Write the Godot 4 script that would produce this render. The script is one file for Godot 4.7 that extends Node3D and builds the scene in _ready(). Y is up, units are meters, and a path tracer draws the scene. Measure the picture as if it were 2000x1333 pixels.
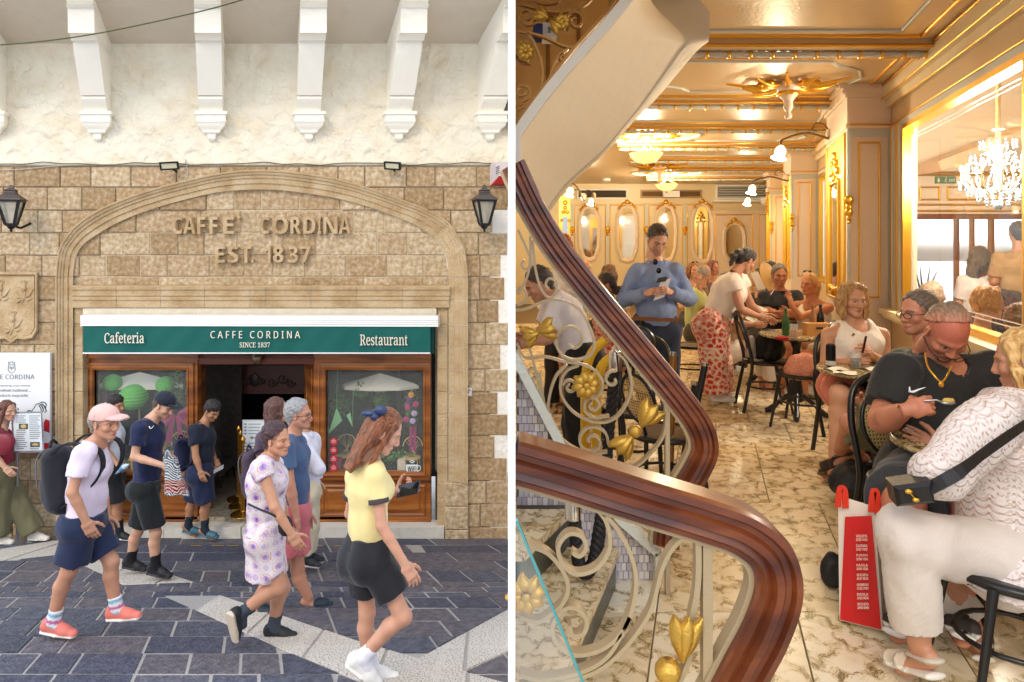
extends Node3D
# Street front of a café (left of a white party wall) and the café's dining room (right of it), one camera before the wall's end.
const F := 1300.0
const EYE := 1.58
const D := 8.28     
var rng := RandomNumberGenerator.new()
var M := {}
var tex := {}
var noise := FastNoiseLite.new()
var protos := {}
func at(x: float,y: float,d: float) -> Vector3:
	return Vector3((x-1000.0)*d/F,EYE-(y-475.0)*d/F,-d)
func ld(y: float) -> float: return 2063.5/(y-801.0)    
func fd(y: float) -> float: return 2054.0/(y-475.0)    
func rm(u: float,y: float,d: float) -> Vector3:          
	return Vector3(u+0.2908*d,y,-d)
class MB:
	var p := PackedVector3Array()
	var n := PackedVector3Array()
	var c := PackedColorArray()
	var uv := PackedVector2Array()
	var i := PackedInt32Array()
	var has_c := false
	func tri(a: Vector3,b: Vector3,d: Vector3) -> void:
		var m := (d-a).cross(b-a).normalized()
		var k := p.size()
		p.append(a); p.append(b); p.append(d)
		n.append(m); n.append(m); n.append(m)
		i.append(k); i.append(k+1); i.append(k+2)
	func quad(a: Vector3,b: Vector3,d: Vector3,e: Vector3) -> void:  
		var m := ((d-a).cross(b-a)+(e-a).cross(d-a)).normalized()
		var k := p.size()
		p.append(a); p.append(b); p.append(d); p.append(e)
		for q in 4: n.append(m)
		i.append_array(PackedInt32Array([k,k+1,k+2,k,k+2,k+3]))
	func quad_out(a: Vector3,b: Vector3,d: Vector3,e: Vector3,inside: Vector3) -> void:
		var m := (d-a).cross(b-a)+(e-a).cross(d-a)
		if m.dot((a+b+d+e)*0.25-inside) < 0.0: quad(e,d,b,a)
		else: quad(a,b,d,e)
	func hexa(q: PackedVector3Array) -> void:     
		var s := Vector3.ZERO
		for v in q: s += v
		s /= 8.0
		quad_out(q[4],q[5],q[6],q[7],s); quad_out(q[0],q[1],q[2],q[3],s)
		for k in 4: quad_out(q[k],q[(k+1) % 4],q[4+(k+1) % 4],q[4+k],s)
	func box(lo: Vector3,hi: Vector3) -> void:
		hexa(PackedVector3Array([Vector3(lo.x,lo.y,lo.z),Vector3(hi.x,lo.y,lo.z),Vector3(hi.x,hi.y,lo.z),Vector3(lo.x,hi.y,lo.z),Vector3(lo.x,lo.y,hi.z),Vector3(hi.x,lo.y,hi.z),Vector3(hi.x,hi.y,hi.z),Vector3(lo.x,hi.y,hi.z)]))
	func bar(a: Vector3,b: Vector3,side: Vector3,w: float,t: float) -> void:  
		var x := side.normalized()*w*0.5
		var y := (b-a).cross(side).normalized()*t*0.5
		hexa(PackedVector3Array([a-x-y,a+x-y,a+x+y,a-x+y,b-x-y,b+x-y,b+x+y,b-x+y]))
	func block(a: Vector3,b: Vector3,d: Vector3,e: Vector3,back: Vector3,bev: float) -> void: 
		var s := (a+b+d+e)*0.25
		var f := PackedVector3Array([a,b,d,e])
		var fi := PackedVector3Array()
		for k in 4:
			var q: Vector3 = f[k]
			var r := (f[(k+1) % 4]-q).normalized()*bev+(f[(k+3) % 4]-q).normalized()*bev
			fi.append(q+r)
		var bm := back*minf(1.0,bev/maxf(back.length(),0.001))
		quad_out(fi[0],fi[1],fi[2],fi[3],s+back)
		for k in 4:
			quad_out(f[k]+bm,f[(k+1) % 4]+bm,fi[(k+1) % 4],fi[k],s+back)
			quad_out(f[k]+back,f[(k+1) % 4]+back,f[(k+1) % 4]+bm,f[k]+bm,s+back*0.5)
	func grid(rows: Array,closed := false,smooth := true) -> void:  
		var w: int = rows[0].size()
		var k := p.size()
		var rn := rows.size()
		if not smooth:
			for r in rn-1:
				for q in (w if closed else w-1):
					quad(rows[r][q],rows[r][(q+1) % w],rows[r+1][(q+1) % w],rows[r+1][q])
			return
		for r in rn:
			for q in w:
				var q0: Vector3 = rows[r][(q+w-1) % w] if closed or q > 0 else rows[r][q]
				var q1: Vector3 = rows[r][(q+1) % w] if closed or q < w-1 else rows[r][q]
				var r0: Vector3 = rows[maxi(r-1,0)][q]
				var r1: Vector3 = rows[mini(r+1,rn-1)][q]
				p.append(rows[r][q])
				n.append((r1-r0).cross(q1-q0).normalized())
		for r in rn-1:
			for q in (w if closed else w-1):
				var a := k+r*w+q
				var b := k+r*w+(q+1) % w
				i.append_array(PackedInt32Array([a,b,b+w,a,b+w,a+w]))
	func tube(pts: PackedVector3Array,rad: PackedFloat32Array,segs := 8,caps := true) -> void:
		var rows := []
		var up := Vector3(0.31,0.87,0.38)
		var m := pts.size()
		for k in m:
			var t := (pts[mini(k+1,m-1)]-pts[maxi(k-1,0)]).normalized()
			var s := t.cross(up).normalized()
			up = s.cross(t).normalized()
			var r: float = rad[mini(k,rad.size()-1)]
			var row := PackedVector3Array()
			for q in segs:
				var an := TAU*q/segs
				row.append(pts[k]+(s*cos(an)+up*sin(an))*r)
			rows.append(row)
		grid(rows,true)
		if caps:
			for e in 2:
				var row: PackedVector3Array = rows[0 if e == 0 else m-1]
				var cen: Vector3 = pts[0 if e == 0 else m-1]
				for q in segs:
					if e == 1: tri(cen,row[q],row[(q+1) % segs])
					else: tri(cen,row[(q+1) % segs],row[q])
	func sweep(prof: PackedVector2Array,pts: PackedVector3Array,side0: Vector3,caps := true,smooth := false) -> void:  
		var rows := []
		var m := pts.size()
		for k in m:
			var t := (pts[mini(k+1,m-1)]-pts[maxi(k-1,0)]).normalized()
			var s := (side0-t*side0.dot(t)).normalized()
			var u := t.cross(s).normalized()
			var row := PackedVector3Array()
			for q in prof: row.append(pts[k]+s*q.x+u*q.y)
			rows.append(row)
		var area := 0.0
		for q in prof.size(): area += prof[q].cross(prof[(q+1) % prof.size()])
		if area > 0.0:
			for k in rows.size():
				var rr: PackedVector3Array = rows[k]
				rr.reverse()
				rows[k] = rr
		grid(rows,true,smooth)
		if caps:
			for e in 2:
				var row: PackedVector3Array = rows[0 if e == 0 else m-1]
				var cen := Vector3.ZERO
				for q in row: cen += q
				cen /= row.size()
				for q in row.size():
					if e == 1: tri(cen,row[q],row[(q+1) % row.size()])
					else: tri(cen,row[(q+1) % row.size()],row[q])
	func lathe(prof: PackedVector2Array,o: Vector3,segs := 20,axis := Vector3.UP) -> void:   
		var x := axis.cross(Vector3(0.2,0.1,0.97)).normalized()
		var z := x.cross(axis).normalized()
		var rows := []
		for q in prof:
			var row := PackedVector3Array()
			for k in segs:
				var an := TAU*k/segs
				row.append(o+axis*q.y+(x*cos(an)+z*sin(an))*maxf(q.x,0.0004))
			rows.append(row)
		grid(rows,true)
	func ball(o: Vector3,r: Vector3,segs := 14) -> void:
		var rows := []
		for k in segs/2+1:
			var a := PI*k/(segs/2)-PI/2
			var row := PackedVector3Array()
			for q in segs:
				var an := TAU*q/segs
				row.append(o+Vector3(cos(an)*cos(a)*r.x,sin(a)*r.y,sin(an)*cos(a)*r.z)*0.9999)
			rows.append(row)
		grid(rows,true)
	func prism(poly: PackedVector2Array,o: Vector3,x: Vector3,y: Vector3,depth: Vector3) -> void:  
		var t := Geometry2D.triangulate_polygon(poly)
		var s := Vector3.ZERO
		for q in poly: s += o+x*q.x+y*q.y
		s = s/poly.size()+depth*0.5
		for k in range(0,t.size(),3):
			for e in 2:
				var q := []
				for j in 3: q.append(o+x*poly[t[k+j]].x+y*poly[t[k+j]].y+depth*e)
				var m: Vector3 = (q[2]-q[0]).cross(q[1]-q[0])
				if (m.dot(depth) > 0) == (e == 1): tri(q[0],q[1],q[2])
				else: tri(q[0],q[2],q[1])
		var ar := 0.0
		for k in poly.size(): ar += poly[k].cross(poly[(k+1) % poly.size()])
		var flip := (ar > 0) == (x.cross(y).dot(depth) > 0)
		for k in poly.size():
			var a := o+x*poly[k].x+y*poly[k].y
			var b := o+x*poly[(k+1) % poly.size()].x+y*poly[(k+1) % poly.size()].y
			if flip: quad(a,a+depth,b+depth,b)
			else: quad(b,b+depth,a+depth,a)
	func add(o: MB,xf: Transform3D,flip := false) -> void:
		var k := p.size()
		p.append_array(xf*o.p)
		var nb := xf.basis.inverse().transposed()
		for q in o.n: n.append((nb*q).normalized())
		if o.c.size(): c.append_array(o.c)
		if not flip:
			for q in o.i: i.append(q+k)
		else:
			for q in range(0,o.i.size(),3):
				i.append(o.i[q]+k); i.append(o.i[q+2]+k); i.append(o.i[q+1]+k)
	func mesh() -> ArrayMesh:
		var a := []
		a.resize(Mesh.ARRAY_MAX)
		a[Mesh.ARRAY_VERTEX] = p; a[Mesh.ARRAY_NORMAL] = n; a[Mesh.ARRAY_INDEX] = i
		if c.size() == p.size() and c.size() > 0: a[Mesh.ARRAY_COLOR] = c
		if uv.size() == p.size() and uv.size() > 0: a[Mesh.ARRAY_TEX_UV] = uv
		var m := ArrayMesh.new()
		m.add_surface_from_arrays(Mesh.PRIMITIVE_TRIANGLES,a)
		return m
class Field:
	var o: Vector3
	var h: float
	var nx: int
	var ny: int
	var nz: int
	var v := PackedFloat32Array()
	func _init(lo: Vector3,hi: Vector3,cell: float) -> void:
		o = lo; h = cell
		nx = int((hi.x-lo.x)/h)+3; ny = int((hi.y-lo.y)/h)+3; nz = int((hi.z-lo.z)/h)+3
		v.resize(nx*ny*nz); v.fill(1.0)
	func cap(a: Vector3,b: Vector3,ra: float,rb: float,k := 0.02,side := Vector3.ZERO,asp := 1.0,flat := false,sub := false) -> void:
		var R := maxf(ra,rb)*maxf(1.0,asp)+k+2.0*h
		var lo := (a.min(b)-Vector3.ONE*R-o)/h
		var hi := (a.max(b)+Vector3.ONE*R-o)/h
		var x0 := clampi(int(lo.x),0,nx-1); var x1 := clampi(int(hi.x)+1,0,nx-1)
		var y0 := clampi(int(lo.y),0,ny-1); var y1 := clampi(int(hi.y)+1,0,ny-1)
		var z0 := clampi(int(lo.z),0,nz-1); var z1 := clampi(int(hi.z)+1,0,nz-1)
		var ba := b-a
		var sq := side*(1.0-1.0/asp) if asp != 1.0 else Vector3.ZERO
		var an := asp != 1.0
		var inv := 1.0/maxf(ba.length_squared(),1e-8)
		var b2 := Vector2(ba.y,ba.z)
		var i2 := 1.0/maxf(b2.length_squared(),1e-8)
		var R2 := R*R
		var dr := rb-ra
		var dir := ba.normalized()
		var k4 := k*0.25
		var ik := 1.0/maxf(k,1e-5)
		for z in range(z0,z1+1):
			for y in range(y0,y1+1):
				var pa := o+Vector3(x0,y,z)*h-a
				var p2 := Vector2(pa.y,pa.z)
				if (p2-b2*clampf(p2.dot(b2)*i2,0.0,1.0)).length_squared() > R2: continue
				var q := x0+nx*(y+ny*z)
				for x in range(x0,x1+1):
					var t := clampf(pa.dot(ba)*inv,0.0,1.0)
					var w := pa-ba*t
					if an: w -= sq*w.dot(side)
					var e := w.length()-ra-dr*t
					if flat: e = maxf(e,(pa-ba).dot(dir))
					var f := v[q]
					if sub:
						e = -e
						var hh := maxf(1.0-absf(e-f)*ik,0.0)
						v[q] = maxf(e,f)+hh*hh*k4
					else:
						var hh := maxf(1.0-absf(e-f)*ik,0.0)
						v[q] = minf(e,f)-hh*hh*k4
					pa.x += h
					q += 1
	func ell(c: Vector3,r: Vector3,k := 0.01,bs := Basis(),sub := false) -> void:
		var R := maxf(r.x,maxf(r.y,r.z))+k+2.0*h
		var lo := (c-Vector3.ONE*R-o)/h
		var hi := (c+Vector3.ONE*R-o)/h
		var x0 := clampi(int(lo.x),0,nx-1); var x1 := clampi(int(hi.x)+1,0,nx-1)
		var y0 := clampi(int(lo.y),0,ny-1); var y1 := clampi(int(hi.y)+1,0,ny-1)
		var z0 := clampi(int(lo.z),0,nz-1); var z1 := clampi(int(hi.z)+1,0,nz-1)
		var ib := bs.transposed()
		var ir := Vector3.ONE/r
		var k4 := k*0.25
		var ik := 1.0/maxf(k,1e-5)
		for z in range(z0,z1+1):
			for y in range(y0,y1+1):
				var pa := o+Vector3(x0,y,z)*h-c
				var q := x0+nx*(y+ny*z)
				for x in range(x0,x1+1):
					var w := (ib*pa)*ir
					var l := w.length()
					var e := l*(l-1.0)/maxf((w*ir).length(),1e-5)
					var f := v[q]
					if sub:
						e = -e
						var hh := maxf(1.0-absf(e-f)*ik,0.0)
						v[q] = maxf(e,f)+hh*hh*k4
					else:
						var hh := maxf(1.0-absf(e-f)*ik,0.0)
						v[q] = minf(e,f)-hh*hh*k4
					pa.x += h
					q += 1
	func cut(pt: Vector3,nrm: Vector3,k := 0.0) -> void:     
		var q := 0
		var ik := 1.0/maxf(k,1e-5)
		for z in nz:
			for y in ny:
				var e := (o+Vector3(0,y,z)*h-pt).dot(nrm)
				var st := nrm.x*h
				for x in nx:
					var f := v[q]
					if f < 0.9:
						if k > 0.0:
							var hh := maxf(1.0-absf(e-f)*ik,0.0)
							v[q] = maxf(e,f)+hh*hh*k*0.25
						elif e > f: v[q] = e
					e += st
					q += 1
	func surf() -> MB:
		var mb := MB.new()
		var cell := PackedInt32Array()
		cell.resize(v.size()); cell.fill(-1)
		var sz := nx*ny
		var lim := 3.5*h
		for z in range(1,nz-1):
			for y in range(1,ny-1):
				var q := 1+nx*(y+ny*z)
				for x in range(1,nx-1):
					var f := v[q]
					if f < lim and f > -lim:
						var s := f < 0.0
						if s != (v[q+1] < 0.0): _face(mb,cell,q,nx,sz,s)
						if s != (v[q+nx] < 0.0): _face(mb,cell,q,sz,1,s)
						if s != (v[q+sz] < 0.0): _face(mb,cell,q,1,nx,s)
					q += 1
		return mb
	func _face(mb: MB,cell: PackedInt32Array,q: int,u: int,w: int,s: bool) -> void:
		var a := _vert(mb,cell,q-u-w)
		var b := _vert(mb,cell,q-w)
		var c := _vert(mb,cell,q)
		var d := _vert(mb,cell,q-u)
		if s:
			mb.i.append(a); mb.i.append(d); mb.i.append(c); mb.i.append(a); mb.i.append(c); mb.i.append(b)
		else:
			mb.i.append(a); mb.i.append(b); mb.i.append(c); mb.i.append(a); mb.i.append(c); mb.i.append(d)
	func _vert(mb: MB,cell: PackedInt32Array,q: int) -> int:
		var k := cell[q]
		if k >= 0: return k
		var sz := nx*ny
		var a := v[q]; var b := v[q+1]; var c := v[q+nx]; var d := v[q+nx+1]
		var e := v[q+sz]; var f := v[q+sz+1]; var g := v[q+sz+nx]; var i := v[q+sz+nx+1]
		var gr := Vector3(b+d+f+i-a-c-e-g,c+d+g+i-a-b-e-f,e+f+g+i-a-b-c-d)*0.25
		var m := (a+b+c+d+e+f+g+i)*0.125
		var l := gr.length_squared()
		var off := gr*(-m/maxf(l,1e-9))
		off = off.clamp(Vector3(-0.5,-0.5,-0.5),Vector3(0.5,0.5,0.5))
		var x := q % nx
		var y := (q/nx) % ny
		var z := q/sz
		k = mb.p.size()
		mb.p.append(o+(Vector3(x,y,z)+Vector3(0.5,0.5,0.5)+off)*h)
		mb.n.append(gr.normalized())
		cell[q] = k
		return k
func put(called: String,what,m: Material,parent: Node = self,local := false) -> MeshInstance3D:
	var o := MeshInstance3D.new()
	o.mesh = what.mesh() if what is MB else what
	o.material_override = m
	o.name = called
	parent.add_child(o,true)
	if parent.has_meta("label") and not parent is MeshInstance3D and not local:
		o.position = -(parent as Node3D).position
	return o
func thing(called: String,label: String,category: String,pos := Vector3.ZERO,group := "") -> Node3D:
	var o := Node3D.new()
	o.name = called
	add_child(o,true)
	o.position = pos
	return tag(o,label,category,group)
func tag(o: Node3D,label: String,category: String,group := "") -> Node3D:
	o.set_meta("label",label)
	o.set_meta("category",category)
	if group: o.set_meta("group",group)
	return o
func struct(called: String,what,m: Material) -> MeshInstance3D:
	var o := put(called,what,m)
	o.set_meta("kind","structure")
	return o
func stuff(o: Node3D) -> Node3D:
	o.set_meta("kind","stuff")
	return o
func copy(o: Node3D,label: String,pos: Vector3,turn := 0.0) -> Node3D:
	var r: Node3D = o.duplicate()
	r.name = str(o.name).rstrip("0123456789_")
	add_child(r,true)
	r.position = pos
	r.rotation.y = turn
	r.set_meta("label",label)
	return r
func spline(pts: Array,n := 6) -> PackedVector3Array:
	var r := PackedVector3Array()
	var m := pts.size()
	for k in m-1:
		for j in n:
			r.append((pts[k] as Vector3).cubic_interpolate(pts[k+1],pts[maxi(k-1,0)],pts[mini(k+2,m-1)],float(j)/n))
	r.append(pts[m-1])
	return r
func spline2(pts: PackedVector2Array,n := 6) -> PackedVector2Array:
	var r := PackedVector2Array()
	var m := pts.size()
	for k in m-1:
		for j in n:
			r.append(pts[k].cubic_interpolate(pts[k+1],pts[maxi(k-1,0)],pts[mini(k+2,m-1)],float(j)/n))
	r.append(pts[m-1])
	return r
func xys(a: Array,d: float) -> Array:    
	var r := []
	for k in range(0,a.size(),2): r.append(at(a[k],a[k+1],d))
	return r
func rgb(r: float,g: float,b: float) -> Color: return Color(r/255.0,g/255.0,b/255.0)
func mat(called: String,col: Color,rough := 0.7,metal := 0.0,nm := "",nscale := 1.0,tscale := 1.0,ctex := "") -> StandardMaterial3D:
	if M.has(called): return M[called]
	var m := StandardMaterial3D.new()
	m.resource_name = called
	m.albedo_color = col
	m.roughness = rough
	m.metallic = metal
	if nm or ctex:
		m.uv1_triplanar = true
		m.uv1_world_triplanar = true
		m.uv1_scale = Vector3.ONE*tscale
	if nm:
		m.normal_enabled = true
		m.normal_texture = tex[nm]
		m.normal_scale = nscale
	if ctex: m.albedo_texture = tex[ctex]
	M[called] = m
	return m
func ramp(stops: Array) -> Gradient:    
	var g := Gradient.new()
	var o := PackedFloat32Array(); var c := PackedColorArray()
	for k in range(0,stops.size(),2): o.append(stops[k]); c.append(stops[k+1])
	g.offsets = o; g.colors = c
	return g
func fast(kind: int,freq: float,oct := 4,sd := 1,warp := 0.0) -> FastNoiseLite:
	var f := FastNoiseLite.new()
	f.noise_type = kind; f.frequency = freq; f.fractal_octaves = oct; f.seed = sd
	if oct <= 1: f.fractal_type = FastNoiseLite.FRACTAL_NONE
	if warp > 0.0:
		f.domain_warp_enabled = true; f.domain_warp_amplitude = warp; f.domain_warp_frequency = freq*1.5
	return f
func ntex(called: String,f: FastNoiseLite,g: Gradient = null,size := 512,bump := 0.0) -> void:
	var t := NoiseTexture2D.new()
	t.width = size; t.height = size; t.seamless = true; t.noise = f
	if g: t.color_ramp = g
	if bump > 0.0: t.as_normal_map = true; t.bump_strength = bump
	tex[called] = t
func itex(called: String,size: int,fn: Callable) -> void:
	var im := Image.create(size,size,false,Image.FORMAT_RGB8)
	for y in size:
		for x in size: im.set_pixel(x,y,fn.call(x,y))
	tex[called] = ImageTexture.create_from_image(im)
func _ready() -> void:
	var cam := Camera3D.new()
	cam.name = "camera"
	cam.projection = Camera3D.PROJECTION_FRUSTUM
	cam.near = 0.05
	cam.far = 400.0
	cam.size = 0.05*1333.0/F
	cam.frustum_offset = Vector2(0,-0.05*(666.5-475.0)/F)
	cam.position = Vector3(0,EYE,0)
	add_child(cam)
	cam.current = true
	var sky := ProceduralSkyMaterial.new()
	sky.sky_top_color = Color(0.80,0.87,0.97)
	sky.sky_horizon_color = Color(0.97,0.96,0.94)
	sky.sky_curve = 0.25
	sky.sky_energy_multiplier = 1.5
	sky.ground_bottom_color = Color(0.62,0.59,0.55)
	sky.ground_horizon_color = Color(0.75,0.72,0.68)
	var env := Environment.new()
	env.background_mode = Environment.BG_SKY
	env.sky = Sky.new()
	env.sky.sky_material = sky
	env.tonemap_mode = Environment.TONE_MAPPER_LINEAR
	env.tonemap_exposure = 1.2
	env.sdfgi_enabled = true
	env.ssao_enabled = true
	env.ssil_enabled = true
	var we := WorldEnvironment.new()
	we.name = "world_environment"
	we.environment = env
	add_child(we)
	var sun := DirectionalLight3D.new()
	sun.name = "sun"
	sun.light_energy = 0.42
	sun.light_color = Color(1.0,0.95,0.87)
	sun.light_angular_distance = 25.0
	sun.shadow_enabled = true
	add_child(sun)
	sun.look_at_from_position(Vector3(-3,7,8),Vector3(0,0,0))
	rng.seed = 7
	noise.noise_type = FastNoiseLite.TYPE_SIMPLEX_SMOOTH
	noise.fractal_type = FastNoiseLite.FRACTAL_NONE
	textures()
	cloth_tex()
	party_wall()
	street()
	facade()
	shopfront()
	street_objects()
	room()
	stairs()
	furniture()
	tableware()
	street_people()
	room_people()
func head_proto(fem: bool,cell: float) -> MB:
	var key := "head%s%d" % ["f" if fem else "m",int(cell*10000)]
	if protos.has(key): return protos[key]
	var f := Field.new(Vector3(-0.1,-0.19,-0.13),Vector3(0.1,0.14,0.14),cell)
	var jw := 0.9 if fem else 1.0
	f.ell(Vector3(0,0.036,-0.014),Vector3(0.074,0.084,0.094),0.02)
	f.ell(Vector3(0,-0.022,0.024),Vector3(0.06*jw,0.088,0.064),0.03)
	for s in [-1.0,1.0]:
		f.cap(Vector3(s*0.05*jw,-0.05,-0.005),Vector3(s*0.014,-0.094,0.062),0.022,0.018,0.03)
		f.ell(Vector3(s*0.04,-0.022,0.056),Vector3(0.026,0.022,0.024),0.02)
	f.ell(Vector3(0,-0.094,0.066),Vector3(0.02,0.016,0.016),0.02)
	for s in [-1.0,1.0]:
		f.cap(Vector3(s*0.014,0.022,0.083),Vector3(s*0.05,0.02,0.058),0.009 if fem else 0.012,0.008,0.014)
		f.ell(Vector3(s*0.031,0.001,0.092),Vector3(0.018,0.0125,0.018),0.012,Basis(),true)
	f.cap(Vector3(0,0.012,0.084),Vector3(0,-0.026,0.1),0.0085,0.0125,0.012)
	f.ell(Vector3(0,-0.032,0.1),Vector3(0.0125,0.0105,0.013),0.008)
	for s in [-1.0,1.0]:
		f.ell(Vector3(s*0.012,-0.035,0.09),Vector3(0.009,0.008,0.011),0.007)
	f.cap(Vector3(-0.019,-0.0615,0.079),Vector3(0.019,-0.0615,0.079),0.0065,0.0065,0.01)
	f.ell(Vector3(0,-0.0605,0.086),Vector3(0.017,0.0055,0.008),0.006)
	f.ell(Vector3(0,-0.0705,0.084),Vector3(0.016,0.0065,0.009),0.005)
	f.cap(Vector3(-0.02,-0.066,0.096),Vector3(0.02,-0.066,0.096),0.0032,0.0032,0.003,Vector3.ZERO,1.0,false,true)
	for s in [-1.0,1.0]:
		f.ell(Vector3(s*0.031,0.0,0.0675),Vector3(0.0135,0.0115,0.0125),0.002)
		var eb := Basis(Vector3.UP,s*0.35)
		f.ell(Vector3(s*0.077,-0.004,-0.008),Vector3(0.0085,0.032,0.019),0.006,eb)
		f.ell(Vector3(s*0.086,0.0,-0.004),Vector3(0.006,0.019,0.009),0.004,eb,true)
	f.cap(Vector3(0,-0.05,-0.02),Vector3(0,-0.18,-0.035),0.05 if fem else 0.056,0.05 if fem else 0.058,0.025)
	var m := f.surf()
	for q in m.p:
		var c := Color(0,0,0,0)
		if q.z > 0.05:
			var ax := absf(q.x)
			if Vector2(q.x/0.0185,(q.y+0.0655)/(0.009 if fem else 0.007)).length() < 1.0 and q.z > 0.076: c.r = 1.0
			var ex := (ax-0.031)/0.0135
			var ey := (q.y-0.0005)/0.0048
			if ex*ex+ey*ey < 1.0 and q.z > 0.066:
				c.g = 1.0
				if Vector2(ax-0.0305,q.y).length() < 0.0062: c.b = 1.0
			elif absf(ex) < 1.15 and q.y > 0.003 and q.y < 0.0095 and q.z > 0.064: c.b = 0.6
			var by := 0.0245-0.006*pow((ax-0.028)/0.02,2.0)
			if ax > 0.012 and ax < 0.05 and absf(q.y-by) < (0.0035 if fem else 0.005): c.a = 1.0
		if c.a == 0.0 and not fem and q.y < -0.045 and q.y > -0.115 and q.z > 0.01-(q.y+0.045)*0.2 and c.r == 0.0: c.a = 0.25 if absf(q.x) > 0.02 or q.y < -0.08 or q.y > -0.054 else 0.12
		m.c.append(c)
	protos[key] = m
	return m
func hand_proto(kind: String,cell: float) -> MB:
	var key := "hand%s%d" % [kind,int(cell*10000)]
	if protos.has(key): return protos[key]
	var f := Field.new(Vector3(-0.06,-0.11,-0.04),Vector3(0.08,0.04,0.22),cell)
	var curl: float = {"relaxed": 0.32,"grip": 1.05,"flat": 0.1,"pinch": 0.75}[kind]
	f.cap(Vector3(0,0,-0.03),Vector3(0,0,0.02),0.024,0.026,0.01,Vector3(1,0,0),1.15)
	f.cap(Vector3(0,0,0.02),Vector3(0,0.002,0.078),0.02,0.0165,0.012,Vector3(1,0,0),2.1)
	var xs := [0.03,0.0105,-0.0095,-0.028]
	var ls := [0.07,0.079,0.073,0.057]
	for k in 4:
		var p := Vector3(xs[k],0.002-absf(xs[k])*0.1,0.084)
		f.cap(Vector3(xs[k]*0.6,0,0.04),p,0.011,0.0098,0.008)
		var an := 0.12*k+curl*0.5
		var seg := [0.46,0.3,0.24]
		var r := 0.0096 if k < 3 else 0.0083
		for j in 3:
			var dir := Vector3(xs[k]*(1.6 if kind != "grip" else 0.3),-sin(an),cos(an)).normalized()
			var q: Vector3 = p+dir*ls[k]*seg[j]
			f.cap(p,q,r,r*0.9,0.004)
			r *= 0.9
			p = q
			an += curl*(1.0 if j == 0 else 0.75)
	var t := Vector3(0.022,-0.006,0.022)
	var td := [Vector3(0.75,-0.25,0.62),Vector3(0.45,-0.35,0.82),Vector3(0.2,-0.4,0.9)]
	if kind == "grip" or kind == "pinch": td = [Vector3(0.6,-0.65,0.5),Vector3(0.05,-0.75,0.66),Vector3(-0.45,-0.6,0.66)]
	var tl := [0.042,0.034,0.027]
	for j in 3:
		var q: Vector3 = t+(td[j] as Vector3).normalized()*tl[j]
		f.cap(t,q,0.0135-0.0018*j,0.012-0.0018*j,0.006)
		t = q
	var m := f.surf()
	for q in m.p: m.c.append(Color(0,0,0,0))
	protos[key] = m
	return m
func shoe_proto(kind: String,cell: float) -> MB:
	var key := "shoe%s%d" % [kind,int(cell*10000)]
	if protos.has(key): return protos[key]
	var f := Field.new(Vector3(-0.07,-0.11,-0.12),Vector3(0.07,0.05,0.24),cell)
	if kind == "sneaker":
		f.cap(Vector3(0,-0.045,-0.03),Vector3(0,-0.06,0.1),0.042,0.036,0.02,Vector3(1,0,0),1.0)
		f.cap(Vector3(0,-0.06,0.09),Vector3(0.003,-0.064,0.16),0.034,0.026,0.02,Vector3(1,0,0),1.25)
		f.cap(Vector3(0,-0.04,-0.028),Vector3(0,0.005,-0.02),0.04,0.043,0.02)
		f.cap(Vector3(0,-0.02,0.02),Vector3(0,-0.045,0.09),0.034,0.03,0.02)
		f.cut(Vector3(0,0.012,0),Vector3(0,1,-0.25).normalized(),0.006)
		f.cap(Vector3(0,-0.081,-0.045),Vector3(0,-0.081,0.055),0.018,0.018,0.006,Vector3(1,0,0),2.6)
		f.cap(Vector3(0,-0.081,0.055),Vector3(0.003,-0.076,0.165),0.018,0.016,0.006,Vector3(1,0,0),2.5)
		f.cut(Vector3(0,-0.092,0),Vector3(0,-1,0),0.004)
	elif kind == "slide":
		f.cap(Vector3(0,-0.081,-0.045),Vector3(0,-0.081,0.055),0.016,0.016,0.006,Vector3(1,0,0),2.9)
		f.cap(Vector3(0,-0.081,0.055),Vector3(0.003,-0.078,0.175),0.016,0.014,0.006,Vector3(1,0,0),3.0)
		f.cap(Vector3(0,-0.055,0.075),Vector3(0,-0.062,0.13),0.043,0.038,0.006,Vector3(1,0,0),1.15)
		f.cut(Vector3(0,-0.095,0),Vector3(0,-1,0),0.004)
	else:     
		f.cap(Vector3(0,-0.084,-0.045),Vector3(0,-0.084,0.055),0.014,0.014,0.006,Vector3(1,0,0),3.0)
		f.cap(Vector3(0,-0.084,0.055),Vector3(0.003,-0.082,0.17),0.014,0.013,0.006,Vector3(1,0,0),3.2)
		for z in [0.065,0.125]:
			f.cap(Vector3(-0.03,-0.06,z-0.012),Vector3(0.03,-0.06,z+0.012),0.03,0.03,0.004,Vector3(0,0,1),0.42)
		f.cap(Vector3(0,-0.035,-0.05),Vector3(0,-0.03,0.03),0.041,0.036,0.004,Vector3(0,1,0),0.35)
		f.cut(Vector3(0,-0.097,0),Vector3(0,-1,0),0.004)
	var m := f.surf()
	for q in m.p: m.c.append(Color(1,0,0,0) if q.y < -0.07 else Color(0,0,0,0))
	protos[key] = m
	return m
func lin(c: Color) -> Color: return c.srgb_to_linear()
func shade(c: Color,k: float) -> Color: return Color(c.r*k,c.g*k,c.b*k)
func vmat(called: String,rough := 0.7,nm := "",nscale := 1.0,tscale := 1.0,rim := 0.0) -> StandardMaterial3D:
	if M.has(called): return M[called]
	var m := mat(called,Color.WHITE,rough,0.0,nm,nscale,tscale)
	m.vertex_color_use_as_albedo = true
	if rim > 0.0:
		m.rim_enabled = true; m.rim = rim; m.rim_tint = 0.6
	return m
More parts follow.
